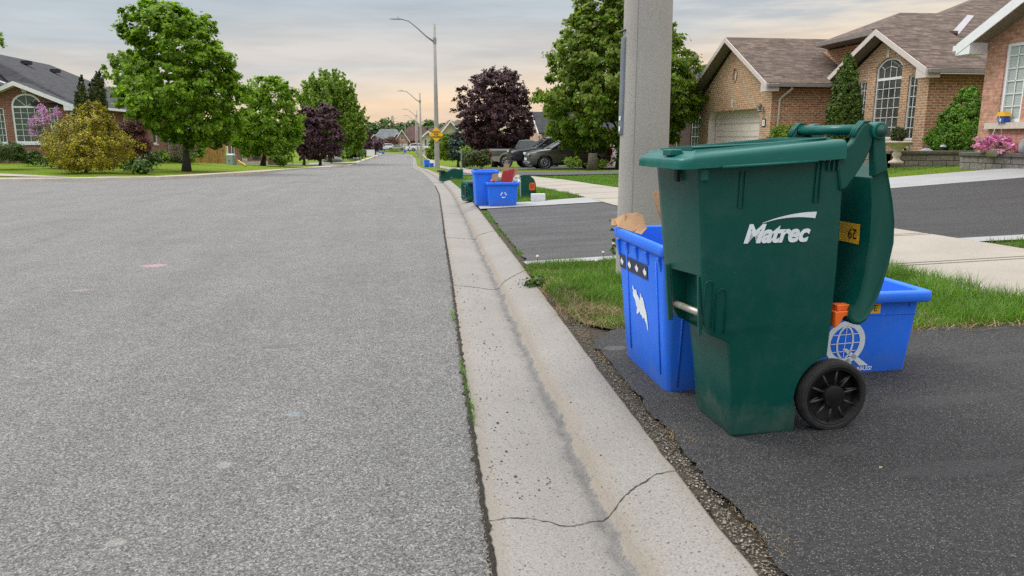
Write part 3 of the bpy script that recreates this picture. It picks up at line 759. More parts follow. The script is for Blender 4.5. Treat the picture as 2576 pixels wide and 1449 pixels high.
# stones and twigs in the grit strip and on the kerb
def pebbles(name, n, fx, mat, smin, smax, seed, y0, y1, dz):
    rng = random.Random(seed); m = MB()
    for _ in range(n):
        y = y0 + (y1 - y0) * rng.random() ** 1.4; x = fx(y, rng); s = rng.uniform(smin, smax) * (1 if rng.random() < .9 else 1.8)
        c = Vector((x, y, dz(x, y))); ring = [c + Vector((math.cos(t) * s * rng.uniform(.7, 1.2), math.sin(t) * s * rng.uniform(.7, 1.2), s * .2)) for t in (0, 1.25, 2.5, 3.8, 5)]
        k = len(m.v); m.v += [tuple(r) for r in ring] + [tuple(c + Vector((0, 0, s * .8))), tuple(c - Vector((0, 0, s * .4)))]
        m.f += [(k + i, k + (i + 1) % 5, k + 5) for i in range(5)] + [(k + (i + 1) % 5, k + i, k + 6) for i in range(5)]
    me = bpy.data.meshes.new(name); me.from_pydata(m.v, [], m.f)
    o = link(name, me, mat, uv=False); o["kind"] = "stuff"; return o
M['pebble'] = leafmat("mixed grit", [(.07, .06, .05), (.16, .14, .12), (.28, .26, .22), (.11, .09, .07), (.19, .16, .13)], 0, .9)
M['pebble_dark'] = leafmat("dark crumbs", [(.04, .035, .03), (.10, .08, .06), (.03, .03, .03)], 0, .9)
pebbles("grit", 5200, lambda y, r: xb(y) + r.gauss(.040, .026), 'pebble', .0013, .0036, 21, .9, 6.2, lambda x, y: H(xb(y) + .01, y) - .006)
pebbles("grit", 2600, lambda y, r: xa(y) + r.gauss(-.004, .010), 'pebble', .0012, .0035, 22, 1.2, 7, lambda x, y: G(y) + .008)
pebbles("crumbs", 260, lambda y, r: xa(y) + r.uniform(.02, .25) * (1 if r.random() < .8 else 2), 'pebble_dark', .002, .0042, 23, 2.2, 6.5, lambda x, y: kz(x, y) + .001)
pebbles("crumbs", 60, lambda y, r: xb(y) + r.gauss(-.03, .05) - .02, 'pebble_dark', .003, .008, 24, 5.45, 5.75, lambda x, y: kz(min(x, xb(y) - .005), y) + .001)
def fallen_leaf(label, px, py, s, col, seed):
    rng = random.Random(seed); q = at(px, py); m = MB()
    pts = [(math.cos(a) * s * r, math.sin(a) * s * r * .6, s * .12 * math.sin(a * 2)) for a, r in ((0, 1), (.7, .6), (1.3, .9), (2.2, .5), (3.1, 1), (4, .55), (5, .8), (5.7, .5))]
    m.add(pts, [tuple(range(8))]); M['fl%d' % seed] = plain("fallen leaf %d" % seed, col, .8, .3, 60)
    o = m.build("fallen_leaf", 'fl%d' % seed); o.location = (q.x, q.y, q.z + s * .2 + .004); o.rotation_euler = (0, 0, rng.uniform(0, 6))
    tag(o, label, "leaf", "dry leaves lying on the pavement")
fallen_leaf("small orange brown leaf lying in the middle of the road", 882, 907, .016, (.38, .19, .05), 31)
fallen_leaf("pale dry leaf lying on the dark driveway right of the cart", 2215, 1181, .013, (.42, .34, .2), 32)
fallen_leaf("crumpled brown leaf on the sidewalk near the right edge", 2480, 686, .035, (.16, .10, .06), 33)
fallen_leaf("tiny tan leaf on the road left of the orange leaf", 790, 885, .006, (.4, .26, .16), 34)
# dandelion clocks on the island
for i, (px, py, h) in enumerate([(1515, 652, .12), (1540, 640, .16), (1350, 680, .17), (1498, 668, .1)]):
    q = at(px, py + 18); t = thing("dandelion", ["dandelion seed head beside the pale driveway edging", "tallest dandelion stem close to the concrete lamp post", "lone dry dandelion stem at the left of the grass island", "short dandelion clock at the edge of the grass"][i], "dandelion", q, 0, "dandelions in the verge")
    MB().tube([(0, 0, 0), (.01, 0, h * .6), (.006, 0, h)], .0022, 5).build("stem", 'straw', t)
    MB().lathe([(.0, -.012), (.010, -.008), (.013, 0), (.010, .009), (0, .012)], (.006, 0, h), 8).build("seed_head", 'flower_white', t, True)
tree("weed", "grey green leafy weed at the kerb corner of the grass island", "weed", at(1352, 716), at(1352, 716).y, [(728, 1325, 1372), (712, 1322, 1382), (694, 1340, 1368)], 'lf_box', 26, 16, .035, .03, 41, nobark=True, rmin=.1)
tree("weed", "thin leafy stalk standing in the driveway behind the tall blue bin", "weed", at(1545, 640), at(1545, 640).y, [(640, 1543, 1548), (600, 1538, 1550), (560, 1532, 1542), (545, 1530, 1540)], 'lf_box', 9, 6, .035, .02, 42, nobark=True, rmin=.1)

# ------------------------------------------------------------------ the green cart
def rr_poly(u0, u1, v0, v1, rs, seg=4):
    """rounded rectangle, corner radii rs = (near-front, near-rear, far-rear, far-front)"""
    P = []
    for (cx, cy, sx, sy, a0), r in zip(((u0, v0, 1, 1, 180), (u1, v0, -1, 1, 270), (u1, v1, -1, -1, 0), (u0, v1, 1, -1, 90)), rs):
        for k in range(seg + 1):
            a = R(a0 + 90 * k / seg); P.append((cx + sx * r + math.cos(a) * r, cy + sy * r + math.sin(a) * r))
    return P
def ring(z, *a, **k): return [Vector((x, y, z)) for x, y in rr_poly(*a, **k)]
def apply_bool(o, cutters):
    for c in cutters:
        md = o.modifiers.new("c", "BOOLEAN"); md.operation = 'DIFFERENCE'; md.solver = 'EXACT'; md.object = c
    bpy.context.view_layer.update()
    me = bpy.data.meshes.new_from_object(o.evaluated_get(bpy.context.evaluated_depsgraph_get()))
    o.modifiers.clear(); old = o.data; o.data = me
    for c in cutters: bpy.data.objects.remove(c)
    return o
def smooth_bevel(o, w, seg=2, ang=32):
    md = o.modifiers.new("b", "BEVEL"); md.width = w; md.segments = seg; md.limit_method = 'ANGLE'; md.angle_limit = R(ang)
    o.data.shade_smooth()
    try: o.data.set_sharp_from_angle(angle=R(38))
    except Exception: pass
CA = R(3.0); CO = (1.153, 2.358, .088)
cart = thing("wheeled_cart", "large dark green wheeled cart with white lettering, its lid hanging open behind it", "garbage cart", CO, CA)
VF = .37
secs = [(0, .006, .243, .006, VF), (.012, 0, .357, 0, VF + .004), (.20, -.022, .357, -.006, VF + .01), (.362, -.046, .357, -.013, VF + .015)]
up_ = [(.395, -.118, .357, -.015, VF + .02), (.425, -.136, .357, -.016, VF + .02), (.60, -.158, .357, -.021, VF + .02), (.80, -.180, .348, -.029, VF + .025), (.985, -.2, .338, -.035, VF + .03)]
out_rings = [ring(z, a, b, c, d, (.014, .02, .02, .10)) for z, a, b, c, d in secs + up_]
in_rings = [ring(z, a + .012, b - .012, c + .012, d - .012, (.014, .02, .02, .09)) for z, a, b, c, d in [(.985, -.2, .338, -.035, VF + .03), (.62, -.13, .34, -.015, VF)]]
mb = MB().loft(out_rings + in_rings)
body = mb.build("body", 'cart', cart)
# cut the handle pocket and the wheel arch
c1 = MB().prism([(-.30, .018, .60), (-.30, .018, .40), (-.30, .248, .385), (-.30, .248, .585)], (.215, 0, 0)).build("tmp", 'cart')
c2 = MB().cyl((.388, -.04, .138), (0, 1, 0), .156, .24, 40).build("tmp", 'cart')
c2b = MB().box(.244, .6, -.2, .6, -.1, .10).build("tmp", 'cart')
c3 = MB().prism([(-.3, .04, .33), (-.3, .10, .40), (-.3, .20, .40), (-.3, .25, .33)], (.2, 0, 0)).build("tmp", 'cart')
bpy.context.view_layer.update()
for c in (c1, c2, c2b): c.parent = cart
bpy.data.objects.remove(c3)
bpy.context.view_layer.update()
apply_bool(body, [c1, c2, c2b]); smooth_bevel(body, .004, 2, 25)
# handle housing that stands proud at the side, with its two raised arches
sv = lambda z: -.013 - .022 * (z - .36) / .6
am = MB()
for u0, zt, w in ((-.150, .585, .032), (-.104, .555, .036)):
    zb = .43 - (u0 + .150) * .5
    pts = [(u0, zb), (u0, zt - .01)] + [(u0 + w * .5 * (1 - math.cos(a)), zt - .01 + .014 * math.sin(a)) for a in (R(30), R(60), R(90), R(120), R(150))] + [(u0 + w, zt - .02), (u0 + w, zb - .008)]
    am.tube([(u, sv(z) - .006, z) for u, z in pts], .0020, 6)
am.build("housing_rib", 'cart', cart, True)
# lower lip of the pocket and flange on its far side
MB().prism([(-.140, .0, .392), (-.150, .0, .60), (-.165, .0, .60), (-.150, .0, .388)], (0, .012, 0)).build("pocket_flange", 'cart', cart, bevel=.002)
MB().prism([(-.136, .252, .385), (-.158, .252, .60), (-.172, .258, .60), (-.150, .258, .381)], (0, .018, 0)).build("pocket_flange", 'cart', cart, bevel=.002)
MB().tube([(-.128, .005, .461), (-.128, .262, .447)], .0128, 16).build("catch_bar", 'steel', cart, True)
# vertical gussets, tab
for u, z0, z1 in ((-.040, .832, .955), (.238, .845, .985)):
    g = MB()
    for du in (-.0085, .0085): g.tube([(u + du, sv(z1) - .004, z1), (u + du, sv(z0) - .004, z0 + .004)], .0032, 6)
    g.box(u - .008, u + .008, sv(z0) - .001, sv(z0) + .01, z0, z1); g.build("side_gusset", 'cart', cart, bevel=.001)
MB().box(-.190, -.166, -.044, -.03, .925, .965).build("rim_tab", 'cart_rim', cart, bevel=.003)
MB().box(-.215, -.200, .10, .125, .915, .96).build("rim_tab", 'cart_in', cart, bevel=.003)
# rim: deep rounded skirt, rising to the rear
def rimring(ins, dz, inner=False):
    P = rr_poly(-.272 + ins, .325 - ins * .6, -.068 + ins, VF + .028 - ins, tuple(max(.008, q - ins * .6) for q in (.045, .02, .02, .10)), 5)
    return [Vector((x, y, (.963 if inner is False else .963) + .033 * (x + .272) / .6 + dz + (.006 if x < -.2 and dz > .03 else 0) * 0)) for x, y in P]
hgt = lambda x: .050 + .015 * (x + .27) / .6
def rimr(ins, t):
    P = rr_poly(-.272 + ins, .325 - ins * .6, -.068 + ins, VF + .028 - ins, tuple(max(.008, q - ins * .5) for q in (.045, .02, .02, .10)), 5)
    o = []
    for x, y in P:
        low = .014 * max(0, min(1, (-.20 - x) / .04)) * (1 if t > .5 else 0)
        o.append(Vector((x, y, .963 + .033 * (x + .272) / .6 + hgt(x) * t - low * (t - .5) * 2)))
    return o
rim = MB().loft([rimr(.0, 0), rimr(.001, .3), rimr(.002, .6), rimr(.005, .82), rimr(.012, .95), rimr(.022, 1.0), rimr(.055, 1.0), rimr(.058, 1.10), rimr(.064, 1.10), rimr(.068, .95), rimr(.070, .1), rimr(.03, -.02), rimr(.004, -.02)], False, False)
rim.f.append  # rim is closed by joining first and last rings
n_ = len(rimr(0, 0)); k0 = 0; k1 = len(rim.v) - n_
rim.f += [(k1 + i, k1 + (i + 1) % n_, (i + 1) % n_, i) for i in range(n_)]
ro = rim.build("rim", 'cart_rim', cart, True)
try: ro.data.set_sharp_from_angle(angle=R(50))
except Exception: pass
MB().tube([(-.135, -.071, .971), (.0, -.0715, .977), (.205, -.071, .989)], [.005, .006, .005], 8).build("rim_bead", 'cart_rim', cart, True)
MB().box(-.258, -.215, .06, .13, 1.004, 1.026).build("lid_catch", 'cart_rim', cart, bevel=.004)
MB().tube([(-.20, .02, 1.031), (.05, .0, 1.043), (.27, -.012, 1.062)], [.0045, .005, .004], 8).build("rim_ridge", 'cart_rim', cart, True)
hk = MB()
for u in (.265, .283, .301): hk.box(u, u + .006, -.045, -.028, .955, .995)
hk.build("hinge_rib", 'cart', cart, bevel=.0015)
# rear brackets and handle bar
br = [(.30, .985), (.325, 1.03), (.350, 1.048), (.366, 1.075), (.384, 1.106), (.402, 1.117), (.422, 1.108), (.432, 1.08), (.424, 1.03), (.405, .985), (.372, .932), (.345, .895), (.322, .885)]
for v in (-.042, .335):
    b_o = MB().prism([(u, v, z) for u, z in br], (0, .028, 0)).build("handle_bracket", 'cart', cart, bevel=.006)
    rb = MB()
    for k in range(3): rb.tube([(.355, v + .003 + k * .011, 1.068), (.368, v + .003 + k * .011, 1.096), (.388, v + .003 + k * .011, 1.118), (.412, v + .003 + k * .011, 1.118)], .0042, 6)
    rb.build("bracket_rib", 'cart_rim', b_o, True)
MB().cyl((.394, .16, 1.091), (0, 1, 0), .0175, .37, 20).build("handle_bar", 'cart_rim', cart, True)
# lid hanging behind on its hinge
lid_prof = [(.437, 1.075), (.436, .985), (.438, .93), (.452, .84), (.458, .72), (.452, .60), (.430, .50), (.410, .46), (.408, .430), (.425, .410), (.450, .405), (.476, .420), (.500, .463), (.525, .53), (.546, .62), (.557, .70), (.551, .78), (.535, .85), (.512, .925), (.496, .975), (.486, 1.01), (.476, 1.085)]
lidm = MB()
nl = len(lid_prof)
def lidring(v, sh):
    c = Vector((.49, 0, .72)); return [Vector((c.x + (u - c.x) * sh, v, c.z + (z - c.z) * (1 - (1 - sh) * .6))) for u, z in lid_prof[2:-2]]
lidm.loft([lidring(-.030, .86), lidring(-.036, .94), lidring(-.032, 1.0), lidring(.33, 1.0), lidring(.355, .92)])
lid = lidm.build("lid", 'cart', cart, bevel=.006, seg=3)
# recessed inner face of the lid
MB().prism([(.43, .0, .90), (.452, .0, .72), (.445, .0, .58), (.42, .0, .49)], (0, .32, 0)).build("inner_panel", 'cart_in', lid) if False else None
for v in (-.045, .32):
    arm = [(.432, 1.06), (.438, 1.108), (.456, 1.117), (.470, 1.104), (.477, 1.05), (.488, .99), (.497, .955), (.445, .93), (.437, 1.0)]
    a_o = MB().prism([(u, v, z) for u, z in arm], (0, .034, 0)).build("hinge_arm", 'cart', lid, bevel=.007)
    MB().cyl((.445, v + .012, 1.087), (0, 1, 0), .030, .044, 28).build("pivot", 'cart_rim', a_o, bevel=.005)
    if v < 0: MB().lathe([(.0, -.001), (.019, -.001), (.0205, .002)], (0, 0, 0), 24).build("pivot_cap", 'cart', a_o, True).matrix_local = frame_mx((.445, v - .0125, 1.087), (1, 0, 0), (0, 0, 1))
st = lambda z, v: lerp([(.60, .452), (.72, .458), (.84, .452)], z)
sk = MB().loft([[(lerp([(.60, .4515), (.72, .4575), (.84, .4515)], z) - .0015, v, z) for z in (.69, .72, .762)] for v in (.018, .135)], False, False, close=False).build("sticker", 'yellow', lid)
text("29", "sticker_number", .052, 'black_ink', lid, frame_mx((.4545, .058, .726), (0, 1, 0), (0, 0, -1)), ext=.0003)
# lettering on the side: frame in the slightly sloping side plane
def sidept(u, z, off=.0012): return (u, sv(z) - off - .0008, z)
mx = frame_mx(sidept(.098, .742), (1, 0, .0), (0, -.023, 1))
text("Matrec", "lettering", .086, 'white_ink', cart, mx, bold=.0034, shear=.28, space=.97)
sw_ = MB(); top = []; bot = []
for i in range(15):
    t = i / 14; u = .045 + t * .196; zt = .782 + .036 * (1 - (1 - t) ** 2.0) - .002 * t; zb = zt - .002 - .020 * t ** 1.3
    top.append(sidept(u + .004 * t, zt)); bot.append(sidept(u, zb))
sw_.loft([top, bot], False, False, close=False).build("swoosh", 'white_ink', cart, fix=False)
# wheels and axle
def wheel(parent, c, r, w, side):
    t = MB(); a = Vector((0, 1, 0))
    def rg(rad, y): return [Vector((c[0] + math.cos(q) * rad, c[1] + y, c[2] + math.sin(q) * rad)) for q in [2 * math.pi * k / 48 for k in range(48)]]
    h = w / 2
    prof = [(r * .79, h * .55), (r * .80, -h * .80), (r * .85, -h * 1.0), (r * .93, -h * 1.0), (r * .985, -h * .82), (r, -h * .55), (r * .992, -h * .50), (r, -h * .44), (r, -h * .1), (r * .992, -h * .05), (r, 0), (r, h * .4), (r * .992, h * .45), (r, h * .5), (r * .97, h * .85), (r * .85, h), (r * .80, h * .8)]
    wh = t.loft([rg(a_, b_ * side * 1.0) for a_, b_ in prof], True, True).build("wheel", 'rubber', parent, True)
    try: wh.data.set_sharp_from_angle(angle=R(35))
    except Exception: pass
    yo = -h * side
    d = MB().loft([rg(r * .82, yo * .78), rg(r * .80, yo * .92), rg(r * .765, yo * .92), rg(r * .745, -yo * .3), (rg(r * .30, -yo * .3)), rg(.001, -yo * .3)], False, True)
    di = d.build("hub", 'hub', wh, True)
    try: di.data.set_sharp_from_angle(angle=R(35))
    except Exception: pass
    MB().loft([rg(r * .31, -yo * .3), rg(r * .305, yo * 1.0), rg(r * .28, yo * 1.08), rg(r * .02, yo * 1.1)], False, True).build("hub_cap", 'hub', wh, True)
    sp = MB()
    for k in range(10):
        q = 2 * math.pi * (k + .35) / 10
        dv = Vector((math.cos(q), 0, math.sin(q))); p0 = Vector(c) + dv * r * .30 + a * yo * .55; p1 = Vector(c) + dv * r * .76 + a * yo * .5
        sp.tube([p0, p1], [.0055, .0045], 6)
        if k in (0, 5, 1, 6):
            for s in (-.18, .18) if k in (0, 5) else (.18,):
                dv2 = Vector((math.cos(q + s), 0, math.sin(q + s))); sp.tube([Vector(c) + dv2 * r * .42 + a * yo * .4, Vector(c) + dv * r * .70 + dv2 * r * .03 + a * yo * .4], .0035, 5)
    sp.build("spoke", 'spoke', wh, True)
    return wh
wheel(cart, (.383, .003, .137), .134, .062, 1)
wheel(cart, (.383, VF - .01, .137), .134, .055, -1)
MB().cyl((.383, VF / 2, .137), (0, 1, 0), .011, VF - .02, 12).build("axle", 'steel', cart, True)
# orange clip between cart and lid
oc = thing("orange_scoop", "bright orange plastic clip wedged low between the green cart and its lid", "plastic clip", (CO[0], CO[1], CO[2]), CA)
MB().prism([(.362, -.02, .455), (.442, -.02, .458), (.446, -.02, .444), (.396, -.02, .436), (.382, -.02, .41), (.364, -.02, .395)], (0, .05, 0)).build("clip_body", 'orange', oc, bevel=.003)
MB().box(.372, .432, -.012, .026, .456, .478).build("clip_tongue", 'orange', oc, bevel=.003)

# ------------------------------------------------------------------ blue boxes
def open_box(parent, w, d, h, tap, lip, mat, name="tub", wall=.008, r=.03, floor=.03):
    """origin at near-left base corner; walls flare by tap towards the top"""
    def rg(z, ins, rr=r):
        o = tap * z / h; return [Vector((x, y, z)) for x, y in rr_poly(-o + ins, w + o - ins, -o + ins, d + o - ins, (rr,) * 4, 4)]
    t = MB().loft([rg(0, .006), rg(.012, 0), rg(h * .5, 0), rg(h, 0), rg(h, wall), rg(h * .5, wall), rg(floor, wall)])
    o = t.build(name, mat, parent, bevel=.003)
    L = MB().loft([rg(h - .045, -.002), rg(h - .045, -lip + .003), rg(h - .04, -lip), rg(h - .008, -lip), rg(h + .002, -lip + .006), rg(h + .004, -lip * .5), rg(h + .002, .004), rg(h - .01, .007), rg(h - .045, .007)], False, False)
    n = len(rg(0, 0)); k1 = len(L.v) - n; L.f += [(k1 + i, k1 + (i + 1) % n, (i + 1) % n, i) for i in range(n)]
    l = L.build("rim", mat, parent, True)
    try: l.data.set_sharp_from_angle(angle=R(55))
    except Exception: pass
    return o
bt = thing("recycling_bin", "tall blue recycling bin with navy leaf tape and torn white sticker beside the green cart", "recycling bin", (1.095, 2.882, .045), R(0))
open_box(bt, .40, .58, .675, .055, .016, 'blue', r=.035)
lx = lambda z: -.055 * z / .66
rb = MB()
for y, z0, z1 in ((.05, .10, .60), (.47, .10, .60)):
    MB().tube([(lx(z0) - .001, y, z0), (lx(z1) - .001, y, z1)], .0045, 6).build("side_rib", 'blue', bt, True)
for x, z0, z1 in ((.045, .06, .60), (.36, .06, .60)): MB().tube([(x, lx(z0) - .001, z0), (x, lx(z1) - .001, z1)], .0045, 6).build("side_rib", 'blue', bt, True)
for y, h_ in ((-.01, .055), (.15, .055), (.30, .055), (.44, .05), (.575, .08)):
    MB().prism([(lx(.6) - .016, y, .62), (lx(.6) - .016, y + .035, .62), (lx(.55) - .004, y + .033, .62 - h_), (lx(.55) - .004, y + .004, .62 - h_)], (.014, 0, 0)).build("rim_gusset", 'blue', bt, bevel=.002)
for x in (.03, .33): MB().prism([(x, lx(.6) - .016, .62), (x + .035, lx(.6) - .016, .62), (x + .03, lx(.55) - .004, .55), (x + .004, lx(.55) - .004, .55)], (0, .014, 0)).build("rim_gusset", 'blue', bt, bevel=.002)
tape = [(z, y) for z, y in ()]
MB().loft([[(lx(z) - .0022, y, z + (y - .06) * -.02) for z in (.496, .53, .562)] for y in (.17, .26, .36, .48, .585)], False, False, close=False).build("tape", 'navy', bt, fix=False)
leaf = [(0, .0), (.12, .0), (.10, .22), (.42, .12), (.36, .30), (.62, .52), (.48, .60), (.55, .82), (.28, .76), (.22, .95), (.16, .90), (0, 1.2)]
leaf = leaf + [(-x, y) for x, y in leaf[::-1][1:-1]]
for y in (.20, .315, .425, .545):
    s = .032; MB().add([(lx(.52 + b * s) - .0034, y + a * s * 1.3, .507 - (y - .2) * .02 + b * s) for a, b in leaf], [tuple(range(len(leaf)))]).build("leaf_emblem", 'white_ink', bt, fix=False)
torn = [(1140,490),(1150,530),(1165,520),(1172,560),(1185,580),(1190,600),(1195,570),(1197,525),(1203,545),(1207,570),(1212,550),(1222,590),(1228,640),(1238,680),(1242,760),(1246,850),(1240,835),(1235,790),(1225,770),(1218,740),(1210,770),(1200,735),(1190,740),(1185,715),(1172,750),(1162,760),(1163,720),(1168,700),(1158,670),(1155,630),(1140,600),(1137,570),(1143,545),(1135,530)]
torn = [(.195 + (1245 - x_) / 105 * .20, .43 - (y_ - 490) / 360 * .175) for x_, y_ in torn]
MB().add([(lx(z) - .0022, y, z) for y, z in torn], [tuple(range(len(torn)))]).build("torn_sticker", 'white_ink', bt, fix=False)
# what lies in it
def card(parent, name, pts, th, mat='card'):
    """one folded sheet: polygon in 3D given a thickness"""
    P = [Vector(p) for p in pts]; n = (P[1] - P[0]).cross(P[-1] - P[0]).normalized() * th
    return MB().prism(P, n).build(name, mat, parent)
cb = thing("cardboard_piece", "torn folded brown cardboard sticking out of the tall blue bin", "cardboard", (1.078, 2.945, .05))
card(cb, "panel", [(-.075, .44, .655), (-.08, .50, .70), (-.03, .46, .735), (.045, .40, .755), (.05, .34, .66), (.0, .36, .63)], .006)
card(cb, "flap", [(.0, .37, .63), (.035, .40, .75), (.06, .36, .745), (.075, .30, .66), (.04, .30, .62)], .005)
card(cb, "flap", [(.035, .355, .64), (.036, .392, .742), (.056, .385, .742), (.064, .33, .65)], .010, 'card_dark')  # flap coloured dark, standing in for the shaded opening
card(cb, "flap", [(-.10, .50, .655), (-.09, .53, .70), (-.06, .50, .705), (-.05, .47, .66)], .012)
card(cb, "flap", [(-.035, .42, .66), (-.028, .44, .735), (-.018, .44, .735), (-.015, .42, .66)], .004)
for ch_ in cb.children:
    ch_.data.transform(Matrix.Translation((-.005, .46, .715)) @ Matrix.Diagonal((.72, .8, .72, 1)) @ Matrix.Translation((-.0, -.42, -.70)))
c2_ = thing("cardboard_piece", "rounded flap of brown cardboard rising between the blue bin and the green cart", "cardboard", (1.112, 2.895, .05))
card(c2_, "panel", [(.10, .30, .62), (.045, .34, .76), (.022, .352, .83), (.020, .354, .855), (.032, .355, .866), (.07, .355, .868), (.14, .355, .86), (.2, .33, .62)], .005)
pb = thing("paper_stack", "flattened pinkish brown card lying level in the tall blue bin", "cardboard", (1.112, 2.895, .05))
MB().box(.10, .36, .02, .30, .60, .64).build("sheet", 'card', pb)

tt = thing("recycling_box", "blue recycling box with white globe emblem and yellow sticker behind the cart wheel", "recycling box", (1.640, 2.925, .083))
open_box(tt, .605, .31, .405, .028, .034, 'blue', r=.03)
fy = lambda z: -.028 * z / .405
MB().tube([(-.02, fy(.30) - .001, .30), (.625, fy(.30) - .001, .30)], .0025, 6).build("side_rib", 'blue', tt, True)
MB().box(.575, .592, fy(.35) - .004, fy(.35) + .004, .335, .352).build("rim_tab", 'blue', tt)
MB().box(.02, .436, fy(.33) - .0022, fy(.33) + .002, .307, .352).build("sticker", 'yellow', tt)
text("DE", "sticker_text", .042, 'black_ink', tt, frame_mx((.396, fy(.33) - .0035, .330), (1, 0, 0), (0, -.07, 1)), ext=.0002)
# globe emblem
em = MB(); ec = Vector((.288, 0, .175)); Rr = .098
def ep(a, b): z = ec.z + b; return (ec.x + a, fy(z) - .0022, z)
def arcband(f, n=40, a0=0, a1=2 * math.pi, w=.004):
    A = []; B = []
    for i in range(n + 1):
        t = a0 + (a1 - a0) * i / n; p = Vector(f(t)); q = Vector(f(t + .01)); d = (q - p).normalized(); nrm = Vector((-d.y, d.x)); A.append(ep(*(p + nrm * w / 2))); B.append(ep(*(p - nrm * w / 2)))
    em.loft([A, B], False, False, close=False)
arcband(lambda t: (math.cos(t) * .083, math.sin(t) * .088), w=.026)
arcband(lambda t: (math.cos(t) * .037, math.sin(t) * .074), a0=R(-75), a1=R(255), w=.008)
em.loft([[ep(-.0015, -.07), ep(-.0015, .075)], [ep(.0015, -.07), ep(.0015, .075)]], False, False, close=False)
for b_, wd in ((.033, .058), (-.008, .068), (-.046, .055)): em.loft([[ep(-wd, b_), ep(wd, b_ + .006)], [ep(-wd, b_ + .004), ep(wd, b_ + .010)]], False, False, close=False)
for P in ([(-.01, -.028), (.012, -.028), (.128, -.112), (.085, -.112)], [(.0, -.088), (.018, -.112), (.05, -.112), (.03, -.075)]):
    em.add([ep(*p) for p in P], [(0, 1, 2, 3)])
em.build("globe_emblem", 'white_ink', tt, fix=False)
text("RECYCLABLES!", "emblem_text", .026, 'white_ink', tt, frame_mx((.436, fy(.045) - .002, .048), (1, 0, 0), (0, -.07, 1)), bold=.0006, align='RIGHT', ext=.0002)
fc = thing("food_package", "orange and white food packet lying in the blue box behind the cart lid", "packaging", (1.640, 2.925, .083))
MB().box(.42, .56, .08, .20, .375, .405, Matrix.Rotation(R(6), 4, 'Y')).build("packet", 'orange', fc, bevel=.004)
MB().box(.36, .47, .05, .075, .36, .395).build("packet_edge", 'white_card', fc)
MB().lathe([(0, .3), (.03, .3), (.03, .395), (.022, .41), (.022, .43), (0, .43)], (.35, .14, 0), 14).build("plastic_cup", 'white_card', fc, True)

# ------------------------------------------------------------------ bins farther along the verge
mb1 = thing("recycling_bin", "tall empty-looking blue recycling bin standing behind the blue box with the white arrows", "recycling bin", (1.225, 12.45, .03))
open_box(mb1, .34, .42, .58, .03, .016, 'blue', r=.03)
MB().prism([(-.04, -.02, .56), (.02, -.045, .56), (.02, -.035, .50), (-.03, -.02, .50)], (0, .01, 0)).build("rim_gusset", 'blue', mb1)
mb2 = thing("recycling_box", "blue recycling box with white arrow symbol, full of flattened cardboard", "recycling box", (1.42, 12.22, .03))
open_box(mb2, .455, .36, .40, .03, .02, 'blue', r=.03)
ar = MB(); c0 = Vector((.235, 0, .195))
for k in range(3):
    for a0, rad, w in ((0, .043, .016),):
        pts = []; th0 = R(90 + k * 120)
        A = []; B = []
        for i in range(7):
            t = th0 - R(18) - R(62) * i / 6; A.append((c0.x + math.cos(t) * (rad + w / 2), -.018 - .001, c0.z + math.sin(t) * (rad + w / 2))); B.append((c0.x + math.cos(t) * (rad - w / 2), -.019, c0.z + math.sin(t) * (rad - w / 2)))
        ar.loft([A, B], False, False, close=False)
        t = th0 - R(80); tip = t - R(28)
        ar.add([(c0.x + math.cos(t) * (rad + w), -.019, c0.z + math.sin(t) * (rad + w)), (c0.x + math.cos(t) * (rad - w), -.019, c0.z + math.sin(t) * (rad - w)), (c0.x + math.cos(tip) * rad, -.019, c0.z + math.sin(tip) * rad)], [(0, 1, 2)])
ar.build("arrow_symbol", 'white_ink', mb2, fix=False)
rc_ = thing("cardboard_carton", "opened red and brown cardboard carton standing up out of the blue box", "cardboard carton", (1.42, 12.22, .03))
card(rc_, "panel", [(.19, .10, .36), (.38, .10, .36), (.44, .12, .62), (.245, .12, .58)], .012, 'card_red')
card(rc_, "flap", [(.185, .09, .38), (.235, .11, .58), (.27, .11, .72), (.36, .12, .70), (.33, .12, .60), (.245, .11, .57)], .006)
card(rc_, "flap", [(.40, .11, .45), (.45, .12, .65), (.51, .14, .64), (.47, .13, .52)], .006)
card(rc_, "flap", [(.05, .10, .36), (.06, .12, .53), (.16, .13, .55), (.19, .11, .38)], .006)
card(rc_, "tape_strip", [(.275, .094, .38), (.295, .094, .38), (.345, .112, .60), (.325, .112, .60)], .004)
wp = thing("paper_bag", "crumpled white bag at the right end of the full blue box", "paper bag", (1.42, 12.22, .03))
leaves("bag", [(Vector((.42, .2, .42)), Vector((0, 0, 1))), (Vector((.46, .2, .45)), Vector((1, 0, 1)))], 14, .09, .06, 'white_card', wp, random.Random(4), .8)
pj = thing("bottle_pile", "jumble of small pinkish and blue bottles at the left end of the full blue box", "bottles", (1.42, 12.22, .03))
for q, mm in (((.03, .08, .40), 'pink'), ((.08, .12, .41), 'card'), ((.10, .05, .40), 'bluepl2'), ((.05, .16, .42), 'white_card')):
    MB().tube([(q[0], q[1], q[2]), (q[0] + .07, q[1] + .03, q[2] + .025)], [.022, .016], 8).build("bottle", mm if mm != 'pink' else 'card_red', pj, True)
